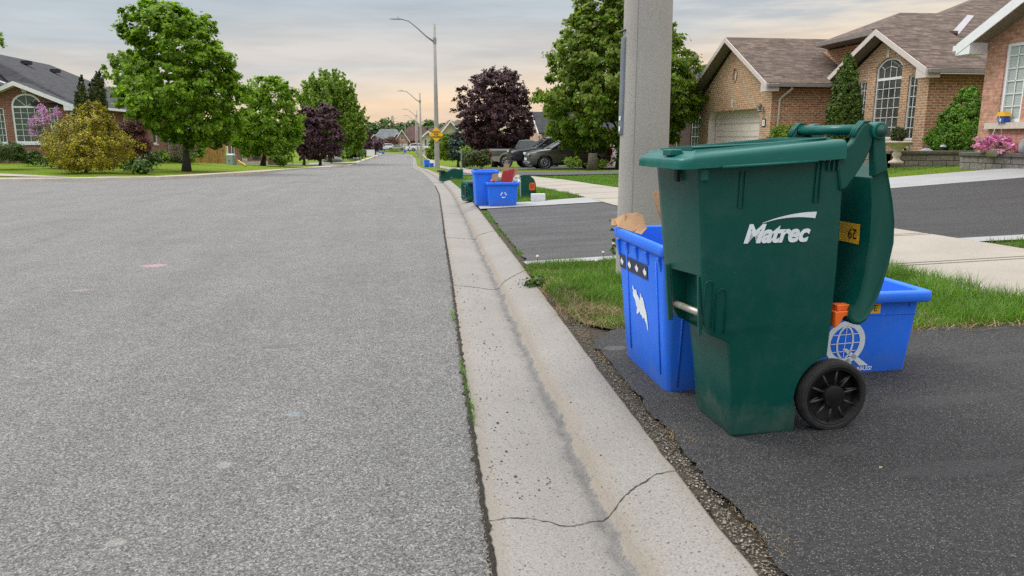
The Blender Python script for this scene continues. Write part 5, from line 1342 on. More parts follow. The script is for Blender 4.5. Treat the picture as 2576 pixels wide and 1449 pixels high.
# --- dark house half hidden by the big maple on the right
E_ = thing("brick_house", "dark brown brick house in the shade behind the large maple, with arched window", "house", (15, 44, 0))
mxe = plane_mx((15.2, 52, 0), (0, -1, 0))
hw_ = [archrect(52 - 38.1, .2, 1.3, 2.1, .55), rect(52 - 40.3, .2, .7, 2.0)]
wall("wall", 'brick_dark', E_, mxe, rect(0, -.8, 16, 4.0), hw_, .12)
window(E_, mxe, 52 - 38.1, .2, 1.3, 2.1, 3, 4, 'glass', .55, 2.2, .08, .1, None)
window(E_, mxe, 52 - 40.3, .2, .7, 2.0, 1, 1, 'glass', 0, None, .08, .1, None)
wall("side_wall", 'brick_dark', E_, plane_mx((15.2, 36, 0), (1, 0, 0)), rect(0, -.8, 8, 4.0))
wall("rear_wall", 'brick_dark', E_, plane_mx((25, 52, 0), (-1, 0, 0)), rect(0, -.8, 9.8, 4.0))
slab("roof", 'roof_dark', E_, [(14.8, 35.6, 3.2), (24, 35.6, 3.2), (22, 40, 5.6), (18.6, 40, 5.6)])
slab("roof", 'roof_dark', E_, [(14.8, 52.4, 3.2), (14.8, 35.6, 3.2), (18.6, 40, 5.6), (18.6, 48, 5.6)])
MB().box(14.72, 14.82, 35.6, 52.4, 3.0, 3.18).build("gutter", 'gutter', E_)
# garage front with pinkish brick pillar and white trim
wall("porch_wall", 'brick_far', E_, plane_mx((12.9, 47.4, 0), (1, 0, 0)), rect(0, -.8, .75, 2.6), ())
MB().box(13.65, 14.0, 47.3, 47.5, -.7, 1.75).build("door_frame", 'white', E_)
wall("porch_wall", 'brick_dark', E_, plane_mx((14.0, 47.4, 0), (1, 0, 0)), rect(0, -.8, 1.25, 2.6), ())
shift(E_)
# --- pale pink gabled house peeping out beside the purple maple
F_ = thing("brick_house", "pink brick gable with white rake boards seen between purple maple and big maple", "house", (15, 75, -1))
mF = plane_mx((13.6, 79.6, 0), (0, -1, 0))
wall("wall", 'brick_far', F_, mF, [(0, -1.6), (7.4, -1.6), (7.4, 1.6), (3.7, 3.55), (0, 1.6)], [rect(5.3, .2, .9, 1.3)], .1)
window(F_, mF, 5.3, .2, .9, 1.3, 1, 2, 'glass', 0, None, .07, .06, None)
wall("side_wall", 'brick_far', F_, plane_mx((13.6, 72.2, 0), (1, 0, 0)), rect(0, -1.6, 8, 3.2))
slab("roof", 'roof_dark', F_, [(13.2, 71.8, 1.68), (22, 71.8, 1.68), (22, 75.9, 3.8), (13.2, 75.9, 3.8)])
slab("roof", 'roof_dark', F_, [(13.2, 80.0, 1.68), (22, 80.0, 1.68), (22, 75.9, 3.8), (13.2, 75.9, 3.8)])
rafter_board(F_, (13.18, 71.8, 1.66), (13.18, 75.9, 3.78), .2, .04, (-1, 0, 0), 'white')
rafter_board(F_, (13.18, 80.0, 1.66), (13.18, 75.9, 3.78), .2, .04, (-1, 0, 0), 'white')
shift(F_)

# --- houses at the end of the street
def gable_house(label, x0, x1, y, zb, ze, zp, depth, wmat, rmat, xr0, xr1, zr, openings=(), trim='white', back=None):
    """front gable from x0..x1 facing the camera, with a larger hipped roof behind spanning xr0..xr1"""
    t = thing("far_house", label, "house", ((x0 + x1) / 2, y, zb)); mx = plane_mx((x0, y, 0), (1, 0, 0)); w = x1 - x0
    wall("wall", wmat, t, mx, [(0, zb - 1), (w, zb - 1), (w, ze), (w / 2, zp), (0, ze)], [o[:4] and rect(*o[:4]) for o in openings], .15)
    for o in openings:
        kind = o[4]
        if kind == 'garage':
            g = MB().box(o[0], o[0] + o[2], o[1], o[1] + o[3], -.3, -.16, mx).build("garage_door", 'gdoor_white', t)
            gm = MB()
            for k in range(1, 4): gm.box(o[0], o[0] + o[2], o[1] + o[3] * k / 4 - .03, o[1] + o[3] * k / 4 + .03, -.16, -.13, mx)
            gm.build("door_panel", 'white', g)
        else: window(t, mx, o[0], o[1], o[2], o[3], 2, 2, 'glass', 0, None, .12, .12, None)
    for s in (0, 1):
        xe = x0 - .5 if s == 0 else x1 + .5
        slab("roof", rmat, t, [(xe, y - .6, ze - .15), ((x0 + x1) / 2, y - .6, zp + .3), ((x0 + x1) / 2, y + 8, zp + .3), (xe, y + 8, ze - .15)])
        rafter_board(t, (xe, y - .65, ze - .2), ((x0 + x1) / 2, y - .65, zp + .25), .38, .06, (0, -1, 0), trim)
    b0 = y + 2; zz = ze
    MB().box(xr0, xr1, b0, b0 + depth, zb - 1, zz).build("side_wall", back or wmat, t)
    q = (xr1 - xr0) * .28
    v = [(xr0 - .5, b0 - .5, zz), (xr1 + .5, b0 - .5, zz), (xr1 + .5, b0 + depth + .5, zz), (xr0 - .5, b0 + depth + .5, zz), (xr0 + q, b0 + depth / 2, zr), (xr1 - q, b0 + depth / 2, zr)]
    MB().add(v, [(0, 1, 5, 4), (1, 2, 5), (2, 3, 4, 5), (3, 0, 4), (0, 3, 2, 1)]).build("roof", rmat, t)
    shift(t); return t
gable_house("far bungalow with grey hipped roof and small beige gable at the bend", -9.2, -6.7, 222, -2.6, .3, 2.1, 9, 'beige', 'roof_grey', -9.0, 1.5, 3.9, [(.9, -.3, .8, 1.0, 'w')], back='brick_far')
gable_house("far brick gable with small window right of the grey roofed bungalow", -2.6, .1, 219, -2.6, .5, 2.6, 6, 'brick_far', 'roof_grey', -2.2, .6, 2.0, [(.9, -.6, .8, 1.3, 'w')])
gable_house("far salmon brick house with two white garage doors and red brown roof", -1.5, 1.8, 208, -2.6, .5, 3.3, 9, 'brick_far', 'roof_red', -.5, 8.8, 4.5, [(.25, -2.4, 1.3, 2.3, 'garage'), (1.75, -2.4, 1.3, 2.3, 'garage'), (1.1, .7, 1.1, 1.1, 'w')], back='brick_red')
gable_house("far beige house with pillared porch right of the garage house", 4.7, 7.2, 170, -2.6, 1.6, 2.6, 7, 'beige', 'roof_red', 4.7, 12.0, 3.5, [(.3, -1.6, .7, 2.6, 'w'), (1.5, -1.6, .7, 2.6, 'w')])
gable_house("far two storey house, white rakes, brown roof, behind the sign", 7.0, 9.8, 130, -2.4, 2.2, 4.0, 9, 'beige', 'roof_brown', 8.0, 15.0, 4.4, [(1.0, .8, .7, 1.0, 'w')])

# ------------------------------------------------------------------ poles and lamps
pc = Vector((1.838, 5.52, H(1.838, 5.52)))
bp = thing("concrete_pole", "massive grey concrete lamp post right behind the recycling bins", "lamp post", (pc.x, pc.y, pc.z))
pr = lambda z: .193 - .0078 * z
MB().loft([[Vector((pr(z) * math.cos(2 * math.pi * k / 48) - .004 * z, pr(z) * math.sin(2 * math.pi * k / 48), z)) for k in range(48)] for z in (-.1, 0, 1, 2, 3, 4, 6, 9.2)]).build("pole", 'pole', bp, True)
M['pole_line'] = plain("mould seam concrete", (.24, .235, .215), .95, .2, 30)
sm = MB()
def pole_pt(th, z, dr=0): 
    r = pr(z) + dr; return (r * math.cos(th) - .004 * z, r * math.sin(th), z)
for th in (R(-132),): sm.loft([[pole_pt(th - .012, z, .0008) for z in (0, 3, 6, 9)], [pole_pt(th, z, .003) for z in (0, 3, 6, 9)], [pole_pt(th + .012, z, .0008) for z in (0, 3, 6, 9)]], False, False, close=False)
sm.build("mould_seam", 'pole_line', bp, True)
cvr = MB()
cvr.loft([[pole_pt(R(a), z, d) for a, d in ((158, .001), (162, .012), (170, .016), (182, .016), (190, .012), (193, .001))] for z in (1.10, 1.15, 1.75, 1.80)], True, True)
cp = cvr.build("cover_plate", 'tagblue', bp, bevel=.002)
for z0, hh in ((1.12, .035), (1.20, .03)): MB().loft([[pole_pt(R(a), z, .0185) for a in (178, 184, 188)] for z in (z0, z0 + hh)], False, False, close=False).build("plate_label", 'white_ink', cp, fix=False)
MB().tube([pole_pt(R(160), 1.84, .0), pole_pt(R(172), 1.84, .03), pole_pt(R(190), 1.85, .0)], .008, 6).build("bolt", 'black_ink', bp)
MB().tube([(0, 0, 9.0), (-.4, .05, 9.6), (-1.6, .2, 10.1), (-2.2, .25, 10.1)], .035, 8).build("arm", 'lampmetal', bp, True)
MB().box(-2.9, -2.15, .15, .35, 10.05, 10.15).build("lamp_head", 'lampmetal', bp, bevel=.02)
lp_px = [(1100, 424, 9.0), (1060.5, 416, 9.0), (1051, 398, 9.0), (1047, 391, 9.0), (1021, 379.5, 9.0)]
lp_y = [47.8, 92.5, 141, 170, 215]
labs = ["nearest slender street lamp, carrying the yellow diamond sign", "second slender street lamp, its arm over the road beyond the sign post", "third street lamp, close in line with the second", "fourth street lamp, just behind the third", "farthest street lamp, standing before the far brick houses"]
for i, ((px, py, hh), yy) in enumerate(zip(lp_px, lp_y)):
    b = pY(px, py, yy); top = pY(px + (1 if i == 0 else 0), [60, 234, 278, 293, 308][i], yy)
    hh = top.z - b.z
    t = thing("street_lamp", labs[i], "street lamp", b, 0, "street lamps along the verge")
    r0 = .17 if i < 4 else .15
    MB().tube([(0, 0, -.4), (0, 0, 0), (0, 0, hh * .5), (0, 0, hh)], [r0, r0, r0 * .72, r0 * .46], 20).build("pole", 'pole', t, True)
    an = MB().tube([(0, 0, hh - 1.1), (-.5, 0, hh - .75), (-1.1, 0, hh - .22), (-1.55, 0, hh + .12), (-1.9, 0, hh + .22), (-2.05, 0, hh + .23)], [.06, .05, .045, .04, .04, .04], 8).build("arm", 'lampmetal', t, True)
    hd = MB().loft([[Vector((x, y * w_, hh + .23 + z * h_)) for y, z in ((-.12, -.03), (.12, -.03), (.10, .04), (-.10, .04))] for x, w_, h_ in ((-1.95, .5, 1), (-2.1, .8, 1.3), (-2.5, 1, 1), (-2.72, .5, .5))]).build("lamp_head", 'lampmetal', t, bevel=.01)
    MB().cyl((-2.2, 0, hh + .31), (0, 0, 1), .035, .09, 10).build("photocell", 'lampmetal', hd)
    MB().cyl((0, 0, hh - 1.0), (0, 0, 1), .11, .35, 12).build("bracket", 'lampmetal', t)
    if i == 0:
        sg = thing("warning_sign", "yellow diamond sign reading WATCH FOR CHILDREN strapped to the nearest street lamp", "road sign", (b.x - .03, b.y - .22, b.z))
        zc = pY(1100, 339, yy - .2).z - b.z; s = .46
        MB().prism([(0, 0, zc - s), (s, 0, zc), (0, 0, zc + s), (-s, 0, zc)], (0, .02, 0)).build("panel", 'sign_yellow', sg, bevel=.01)
        for k, (w_, sz) in enumerate((("WATCH", .145), ("FOR", .145), ("CHILDREN", .13))): text(w_, "sign_text", sz, 'black_ink', sg, frame_mx((0, -.012, zc + .16 - k * .15), (1, 0, 0), (0, 0, 1)), bold=.004, ext=.001)
        for dz in (-.3, .3): MB().cyl((.03, .21, zc + dz), (0, 0, 1), .16, .04, 16).build("strap", 'lampmetal', sg)
# lattice mast on the horizon
q = pY(987, 291, 600); mt_ = MB(); zb = -3
for sx in (-1, 1):
    for sy_ in (-1, 1): mt_.tube([(sx * 2.2, sy_ * 2.2, zb), (sx * .5, sy_ * .5, q.z)], .22, 4)
for k in range(10):
    z0 = zb + (q.z - zb) * k / 10; z1 = zb + (q.z - zb) * (k + 1) / 10; w0 = 2.2 - 1.7 * k / 10; w1 = 2.2 - 1.7 * (k + 1) / 10
    mt_.tube([(-w0, -w0, z0), (w1, -w1, z1)], .13, 4); mt_.tube([(w0, -w0, z0), (-w1, -w1, z1)], .13, 4)
for zz in (.8, .9): z_ = zb + (q.z - zb) * zz; mt_.tube([(-3.2, 0, z_), (3.2, 0, z_)], .15, 4)
mo = mt_.build("pylon", 'lampmetal'); mo.location = (q.x, q.y, 0); tag(mo, "tiny lattice power pylon on the horizon above the far trees", "pylon")

# ------------------------------------------------------------------ trees and shrubs
def base(px, py): return at(px, py)
b = gz(pY(468, 428, 36.7).x, 36.7)
tree("maple_tree", "large bright green maple on the left lawn with pointed crown, nearest tree", "tree", b, 36.7,
     [(4, 362, 402), (40, 335, 500), (100, 332, 548), (150, 335, 575), (200, 318, 598), (250, 302, 608), (282, 330, 608), (300, 348, 603), (326, 392, 590), (343, 408, 570), (358, 448, 552), (366, 470, 535)],
     'lf_maple', 720, 66, .185, .31, 101, .15, 18, .55, .30, None, .3, .22, .13, trunk_h=5.2)
b = gz(pY(660, 418, 66).x, 66)
tree("maple_tree", "smaller yellow green maple on the left lawn, second along the street", "tree", b, 66,
     [(197, 660, 690), (225, 618, 728), (262, 628, 745), (300, 592, 758), (345, 580, 760), (385, 600, 720)], 'lf_maple', 420, 50, .25, .46, 102, .17, 12, .5, .4, None, .3, .22, .13, trunk_h=5)
b = gz(pY(705, 417, 70).x, 70)
tree("shrub", "rounded loose shrub under the second maple's right side", "shrub", b, 70, [(376, 690, 722), (390, 678, 738), (405, 684, 732), (416, 700, 712)], 'lf_tall', 50, 30, .2, .3, 103, nobark=True, rmin=.1)
for i, (px, l, r, sd) in enumerate(((765, 750, 800, 104), (806, 775, 862, 105))):
    b = gz(pY(px, 415, 86 + i * 3).x, 86 + i * 3)
    tree("purple_tree", ["left of the two dusky purple trees on the left lawn", "right and taller of the two dusky purple trees on the left lawn"][i], "tree", b, 86 + i * 3,
         [(272 - i * 8, (l + r) / 2 - 8, (l + r) / 2 + 10), (290, l + 4, r - 6), (320, l - 2, r), (355, l, r + 2), (385, l + 4, r - 6), (398, l + 12, r - 20)], 'lf_purple2', 260, 44, .26, .42, sd, .13, 8, .5, .3, None, .3, .16, .05, group="dusky purple trees on the left")
b = gz(pY(830, 400, 104).x, 104)
tree("poplar_tree", "tall olive green tree with upright spiky branches behind the purple trees", "tree", b, 104,
     [(198, 815, 850), (225, 775, 880), (265, 756, 893), (310, 770, 905), (350, 800, 912), (385, 830, 905)], 'lf_tall', 720, 38, .36, .38, 106, .25, 10, .3, 1.5, bend_up, .3, .2, .1)
b = gz(pY(330, 380, 68).x, 68)
tree("poplar_tree", "spiky light green tree rising behind the nearest maple's left side", "tree", b, 68, [(140, 305, 330), (170, 285, 350), (205, 270, 380), (260, 275, 400), (330, 290, 400)], 'lf_tall', 150, 34, .3, .32, 107, .2, 8, .3, 1.3, bend_up, .3, .3, .2)
b = (pY(-18, 250, 62).x, 62, -.2)
tree("maple_tree", "tree behind the left corner house of which only twig tips show", "tree", b, 62, [(95, -22, 4), (130, -40, 8), (180, -60, 6), (260, -60, 0)], 'lf_tall', 70, 26, .22, .3, 108, .2, 6, .4, .5, bend_up, .3, .3, .2)
for i, (px, top, l, r, lab) in enumerate(((205, 188, 190, 219, "left and narrower of three dark cedars beside the red brick house"), (225, 206, 216, 236, "middle, shortest of three dark cedars beside the red brick house"), (246, 176, 226, 268, "right and tallest of three dark cedars beside the red brick house"))):
    Y = 41.5 + i * .4; b = gz(pY(px, 400, Y).x, Y); m = (l + r) / 2; w = (r - l) / 2
    tree("cedar_tree", lab, "cedar", b, Y, [(top, m - 1, m + 1), (top + 22, m - w * .35, m + w * .35), (top + 65, m - w * .75, m + w * .75), (top + 115, m - w, m + w), (400, m - w * .9, m + w * .9)], 'lf_cedar', [520, 300, 640][i], 54, .075, .12, 110 + i, .07, 4, .3, .25, bend_up, .5, .06, .0, group="cedars by the corner house", trunk_h=3)
b = gz(pY(215, 430, 31.8).x, 31.8)
tree("golden_shrub", "big golden yellow shrub in front of the red brick corner house", "shrub", b, 31.8,
     [(262, 222, 236), (290, 205, 262), (310, 168, 282), (330, 138, 298), (355, 122, 318), (385, 118, 330), (410, 140, 322), (430, 180, 280)], 'lf_gold', 500, 52, .075, .20, 120, trunk_r=.05, limbs=16, rmin=.25, lobes=.3, gap=.14, trunk_h=1.0, twig=.25, twdir=bend_up)
b = gz(pY(335, 412, 34).x, 34)
tree("russet_shrub", "russet brown shrub at the right side of the golden shrub", "shrub", b, 34, [(302, 308, 340), (325, 296, 362), (355, 296, 378), (385, 298, 372), (412, 310, 350)], 'lf_red', 240, 46, .07, .18, 121, nobark=True, rmin=.15, lobes=.3)
b = gz(pY(110, 400, 35.5).x, 35.5)
tree("lilac_shrub", "lilac bush with purple blossom in front of the arched window", "shrub", b, 35.5, [(268, 98, 112), (290, 85, 150), (315, 74, 152), (340, 72, 150), (370, 100, 150), (402, 110, 150)], 'lf_box', 46, 34, .07, .18, 122, nobark=True, rmin=.1)
rng = random.Random(9)
lil = thing("lilac_blossom", "purple lilac flower trusses reaching over the arched window", "blossom", (b[0], b[1], b[2]))
cs_ = []
for px, py in ((92, 300), (80, 325), (84, 340), (100, 332), (75, 310), (112, 305), (102, 285), (108, 275), (106, 295), (118, 292), (140, 290), (146, 282), (150, 292), (134, 300), (92, 345), (84, 322), (105, 318), (124, 310), (98, 325), (110, 320), (78, 336), (142, 298), (100, 276), (88, 312)):
    q = pY(px, py, 35.1 + rng.uniform(-.3, .3)); cs_.append((q - Vector((b[0], b[1], b[2])), Vector((0, -.3, 1))))
leaves("truss", cs_, 60, .06, .16, 'lilac', lil, rng, .3, .4, .3, bend_up)
b = gz(pY(25, 405, 35).x, 35)
tree("boxwood_hedge", "clipped dark green hedge at the left edge below the windows", "hedge", b, 35, [(359, -30, 35), (368, -45, 58), (385, -45, 64), (404, -45, 62)], 'lf_box', 260, 46, .06, .14, 124, nobark=True, rmin=.5, lobes=.06, gap=0, yscale=.6)
for i, (px, py, w, h, Y, mt, lab) in enumerate([(80, 408, 22, 26, 38.5, 'lf_box', "low foundation shrub between hedge and golden shrub"), (150, 412, 40, 44, 36.5, 'lf_box', "dark shrub hidden behind the golden shrub"), (375, 411, 28, 26, 39, 'lf_box', "leafy plant at the right foot of the russet shrub"), (405, 411, 18, 32, 52, 'lf_lime', "light plant by the foundation of the corner house"), (436, 411, 26, 24, 56, 'lf_box', "dark leafy plants right of the downspout"), (462, 409, 24, 26, 57, 'lf_lime', "bright green bush left of the nearest maple trunk")]):
    b = gz(pY(px, py, Y).x, Y); tree("shrub", lab, "shrub", b, Y, [(py - h, px - w * .5, px + w * .5), (py - h * .5, px - w, px + w), (py, px - w, px + w)], mt, 40, 30, .12 if Y < 45 else .18, .22, 130 + i, nobark=True, rmin=.1)
b = gz(pY(390, 432, 31).x, 31)
tree("hosta_plants", "broad leaved ground plants at the foot of the golden shrub", "plants", b, 31, [(404, 330, 372), (418, 315, 388), (431, 310, 392)], 'lf_box', 60, 16, .13, .18, 137, nobark=True, rmin=.05)
b = gz(pY(455, 405, 54).x, 54)
tree("bare_shrub", "bare twiggy brown bush between corner house and fence", "shrub", b, 54, [(325, 430, 470), (350, 415, 500), (380, 425, 492), (405, 440, 480)], 'lf_brown', 330, 34, .06, .25, 138, nobark=True, rmin=.1, twig=.8, twdir=bend_up)
b = gz(pY(495, 400, 60).x, 60)
tree("shrub", "yellow green bush in front of the wooden fence", "shrub", b, 60, [(350, 485, 505), (368, 470, 518), (392, 475, 512)], 'lf_lime', 36, 30, .2, .3, 139, nobark=True, rmin=.1)
# fence, utilities
fl, frr = pY(483, 400, 76), pY(569, 400, 76)
f_ = thing("wooden_fence", "tall reddish brown cedar board fence between the two red brick houses", "fence", (fl.x, 76, -1.25))
for k in range(4):
    w0 = (frr.x - fl.x) / 4; fm = MB()
    for j in range(6): fm.box(w0 * k + w0 * j / 6 + .01, w0 * k + w0 * (j + 1) / 6 - .01, .0 + (j % 2) * .02, .03 + (j % 2) * .02, .12, 1.9)
    fm.build("board_panel", 'wood', f_)
    MB().box(w0 * k - .05, w0 * k + .06, -.06, .06, -.2, 2.05).build("post", 'wood', f_)
MB().box(0, frr.x - fl.x, -.02, .02, -.05, .11).build("kickboard", 'wood', f_)
tr = gz(pY(585, 418, 59.5).x, 59.5)
t_ = thing("transformer_box", "sage green utility transformer cabinet on the left lawn", "transformer", tr, R(-20))
MB().box(-.32, .22, -.3, .3, 0, .72).build("cabinet", 'trafo', t_, bevel=.02)
MB().prism([(-.34, -.32, .70), (.24, -.32, .70), (.24, .1, .80), (-.34, .1, .80)], (0, 0, .03)).build("lid", 'trafo', t_)
MB().box(.222, .23, -.28, .28, .03, .70).build("side_panel", 'soffit', t_)
MB().box(-.1, -.03, -.31, -.3, .25, .36).build("lock", 'black_ink', t_)
for i, (px, py, Y, w, h, mt, nm, lab) in enumerate([(616, 405, 75, .22, .75, 'foundation', "utility_meter", "grey meter pedestal by the second red house"), (645, 402, 83, .5, 1.0, 'black_paint', "air_conditioner", "black air conditioner beside the second red house"), (592, 412, 72, .18, .6, 'foundation', "utility_meter", "short grey pipe just right of the transformer")]):
    b = pY(px, py, Y); o = thing(nm, lab, "utility box", (b.x, Y, b.z)); MB().lathe([(w * 1.0, 0), (w, h * .85), (w * .9, h), (0, h)], (0, 0, 0), 12).build("casing", mt, o, bevel=.01)
    MB().box(-w, w, -w * 1.06, -w * .9, h * .4, h * .5).build("band", 'lampmetal', o)
q0, q1 = at(596, 412), at(618, 419); g_ = MB().tube([q0 + Vector((0, 0, .55)), q1 + Vector((0, 0, .10))], .05, 6).build("drain_pipe", 'yellow'); tag(g_, "yellow and white pipe sloping down to the lawn beside the transformer", "pipe")
# left distance
for i, (px, py, top, l, r, Y, mt, lab, kind) in enumerate([
    (918, 385, 322, 908, 934, 150, 'lf_purple2', "slim dark purple tree at the far bend", "purple_tree"), (945, 378, 344, 925, 962, 170, 'lf_purple2', "low dark purple tree in front of the grey roofed bungalow", "purple_tree"),
    (985, 372, 346, 958, 1010, 205, 'lf_red', "row of red leaved shrubs before the grey roofed bungalow", "red_shrub"), (880, 392, 370, 858, 906, 120, 'lf_box', "dark garden shrubs on the far left lawn", "shrub"), (850, 398, 376, 838, 862, 115, 'lf_lime', "yellow green shrub behind the boulder", "shrub"), (900, 388, 376, 888, 915, 130, 'lf_box', "low shrub beside the house sign on the far lawn", "shrub")]):
    b = (pY(px, py, Y).x, Y, min(H(pY(px, py, Y).x, Y), pY(px, py, Y).z)); m = (l + r) / 2
    tree(kind, lab, "tree" if 'tree' in kind else "shrub", b, Y, [(top, m - 5, m + 5), (top * .7 + py * .3, l + 3, r - 3), (top * .3 + py * .7, l, r), (py, l + 3, r - 3)], mt, 70, 24, .5, .7, 140 + i, .12, 5, nobark='tree' not in kind, rmin=.15)
def rock(name, label, c, s, sd):
    rg = random.Random(sd); m = MB(); rings = []
    for k in range(6):
        z = k / 5; rr = math.sin(math.pi * (.15 + z * .8)) ** .6
        rings.append([Vector((math.cos(a) * s[0] * rr * (1 + .25 * noise.noise(Vector((math.cos(a) * 2, math.sin(a) * 2, z * 3 + sd)))), math.sin(a) * s[1] * rr * (1 + .25 * noise.noise(Vector((math.cos(a) * 2, math.sin(a) * 2, z * 3 + sd)))), z * s[2])) for a in [2 * math.pi * j / 14 for j in range(14)]])
    o = m.loft(rings).build(name, 'rock', None, True); o.location = c; tag(o, label, "rock"); return o
rock("boulder", "large grey boulder on the far left lawn behind the purple trees", gz(pY(838, 403, 108).x, 108, -.1), (1.5, .8, .9), 3)
rock("boulder", "smaller grey boulder farther along the left lawn", gz(pY(893, 392, 125).x, 125, -.1), (1.0, .7, .8), 5)
b = pY(932, 385, 140); o = thing("house_sign", "small white sign board on the far left lawn", "sign", gz(b.x, 140)); MB().box(-.75, .75, -.05, .05, .6, 1.7).build("board", 'white', o); MB().box(-.8, -.7, -.04, .04, 0, 1.75).build("post", 'wood', o); MB().box(.7, .8, -.04, .04, 0, 1.75).build("post", 'wood', o)
# right side trees
b = gz(pY(1245, 400, 52).x, 52)
tree("purple_maple", "dark purple maple behind the parked pickups", "tree", b, 52, [(180, 1235, 1285), (205, 1190, 1305), (245, 1158, 1322), (290, 1150, 1336), (330, 1165, 1328), (360, 1185, 1310), (380, 1200, 1290)],
     'lf_purple', 640, 56, .17, .32, 150, .16, 14, .5, .35, None, .3, .22, .12)
b = gz(pY(1558, 404, 35.5).x, 35.5)
tree("maple_tree", "huge dark green maple whose crown spreads behind the concrete post", "tree", b, 35.5,
     [(-30, 1520, 1640), (0, 1470, 1650), (40, 1445, 1668), (90, 1420, 1700), (140, 1396, 1715), (200, 1392, 1742), (250, 1378, 1748), (290, 1368, 1735), (325, 1372, 1715), (350, 1420, 1690), (368, 1440, 1640)],
     'lf_maple2', 1150, 60, .20, .38, 151, .15, 20, .5, .32, None, .35, .2, .05, trunk_h=5)
for i, (px, top, l, r, Y, mt, kind, lab) in enumerate([(1152, 312, 1135, 1170, 62, 'lf_blue', "spruce_tree", "blue green spruce left of the dark purple maple"), (1126, 335, 1110, 1142, 66, 'lf_maple2', "shrub", "tall green shrub between sign post and blue spruce"), (1102, 345, 1076, 1116, 74, 'lf_maple2', "shrub", "green bush behind the yellow sign"), (1140, 350, 1124, 1152, 68, 'lf_lime', "shrub", "light green bush at the foot of the blue spruce")]):
    b = gz(pY(px, 385, Y).x, Y); m = (l + r) / 2
    tree(kind, lab, "tree" if i == 0 else "shrub", b, Y, [(top, m - 1, m + 1), (top + 14, m - (r - l) * .2, m + (r - l) * .2), (top + 38, l + 3, r - 3), (390, l, r), (400, l + 4, r - 4)] if i == 0 else [(top, m - 4, m + 4), (top + 12, l + 3, r - 3), (375, l, r), (398, l + 2, r - 2)], mt, 130, 32, .2, .3, 160 + i, .1, 5, .3, .2, bend_out if i == 0 else None, .3, .12, .03, nobark=i > 0)
b = gz(pY(1200, 416, 40.5).x, 40.5)
tree("yew_hedge", "dark spreading evergreen shrub left of the grey pickup", "shrub", b, 40.5, [(388, 1180, 1222), (396, 1172, 1226), (408, 1170, 1226), (417, 1174, 1222)], 'lf_cedar', 190, 40, .1, .2, 170, nobark=True, rmin=.2, twig=.25, twdir=bend_up)
b = gz(pY(1215, 385, 60).x, 60)
tree("shrub", "yellow green bush under the purple maple", "shrub", b, 60, [(362, 1185, 1240), (375, 1165, 1250), (392, 1170, 1245)], 'lf_lime', 60, 28, .2, .3, 171, nobark=True, rmin=.1)
for i, (px, py, w, h, Y, lab) in enumerate([(1575, 412, 34, 24, 33.5, "low shrub at the foot of the big maple"), (1500, 416, 24, 9, 33, "weedy plants along the driveway edge by the parked car"), (1440, 413, 20, 12, 31.5, "small weeds in the grass before the parked car")]):
    b = gz(pY(px, py, Y).x, Y); tree("shrub", lab, "shrub", b, Y, [(py - h, px - w * .5, px + w * .5), (py - h * .4, px - w, px + w), (py + 6, px - w, px + w)], 'lf_maple2', 46, 26, .09, .16, 172 + i, nobark=True, rmin=.05, twig=.15, twdir=bend_up)
b = gz(pY(1490, 418, 32).x, 32); ts = MB().tube([(0, 0, -.1), (0, 0, .32), (.02, 0, .75)], [.26, .2, .19], 14).build("tree_stump", 'bark', None, True); ts.location = b; tag(ts, "short grey tree stump in front of the parked car's rear wheel", "tree stump")
# house plants on the right
def cedar(label, px, Y, rows, mat, n, leaf, cr, sd, kind="cedar_tree", cat="cedar", per=52, lob=.12):
    b = gz(pY(px, 400, Y).x, Y); return tree(kind, label, cat, b, Y, rows, mat, n, per, leaf, cr, sd, .08, 4, .3, .2, bend_up, .55, lob, .0, trunk_h=1.2)
cedar("tall dense dark cedar before the buff brick front room", 2120, 24.2, [(126, 2134, 2137), (160, 2126, 2144), (200, 2110, 2150), (250, 2096, 2156), (310, 2086, 2159), (400, 2086, 2158)], 'lf_cedar2', 900, .06, .11, 180, lob=.05)
cedar("cone shaped bright green spruce by the block retaining wall", 2415, 21.0, [(218, 2440, 2444), (245, 2422, 2458), (280, 2398, 2466), (320, 2368, 2478), (355, 2350, 2488), (378, 2348, 2488), (392, 2356, 2484)], 'lf_cone', 1000, .055, .10, 181, "spruce_shrub", "spruce", 52, .05)
cedar("rounded light green shrub against the garage side wall", 1990, 26.4, [(320, 1965, 2005), (332, 1948, 2028), (355, 1938, 2034), (400, 1938, 2034)], 'lf_lime', 130, .08, .16, 182, "shrub", "shrub", 46, .08)
# retaining walls, urn, petunias
wq = lambda px, py, Y: pY(px, py, Y)
rw = thing("retaining_wall", "long low grey block retaining wall left of the petunia basket", "wall", (14.15, 20.0, .2))
MB().prism([(0, 0, -.3), (3.0, -.35, -.3), (3.0, -.35, .50), (0, 0, .50)], (0, .3, 0)).build("block_face", 'block', rw)
MB().prism([(-.04, -.03, .50), (3.0, -.39, .50), (3.0, -.39, .59), (-.04, -.03, .59)], (0, .38, 0)).build("capping", 'cap', rw, bevel=.012)
MB().prism([(0, 0, -.3), (.3, 0, -.3), (.3, 6, -.3), (0, 6, -.3)], (0, 0, .8)).build("block_return", 'block', rw)
MB().box(.3, 5, .3, 6, -.3, .44).build("soil", 'dirt', rw)
rw2 = thing("retaining_wall", "shorter nearer block wall at the right edge holding the flower basket", "wall", (12.83, 15.55, .45))
MB().loft([[Vector((x, y, z)) for z in (-.5, .30)] for x, y in ((.55, .25), (.1, .22), (0, .0), (.03, -.35), (.13, -1.5), (.3, -3.2))], False, False, close=False).build("block_face", 'block', rw2)
MB().prism([(.55, .28, .30), (.08, .25, .30), (-.04, .0, .30), (-.01, -.36, .30), (.09, -1.5, .30), (.26, -3.2, .30), (.6, -3.2, .30)], (0, 0, .085)).build("capping", 'cap', rw2, bevel=.012)
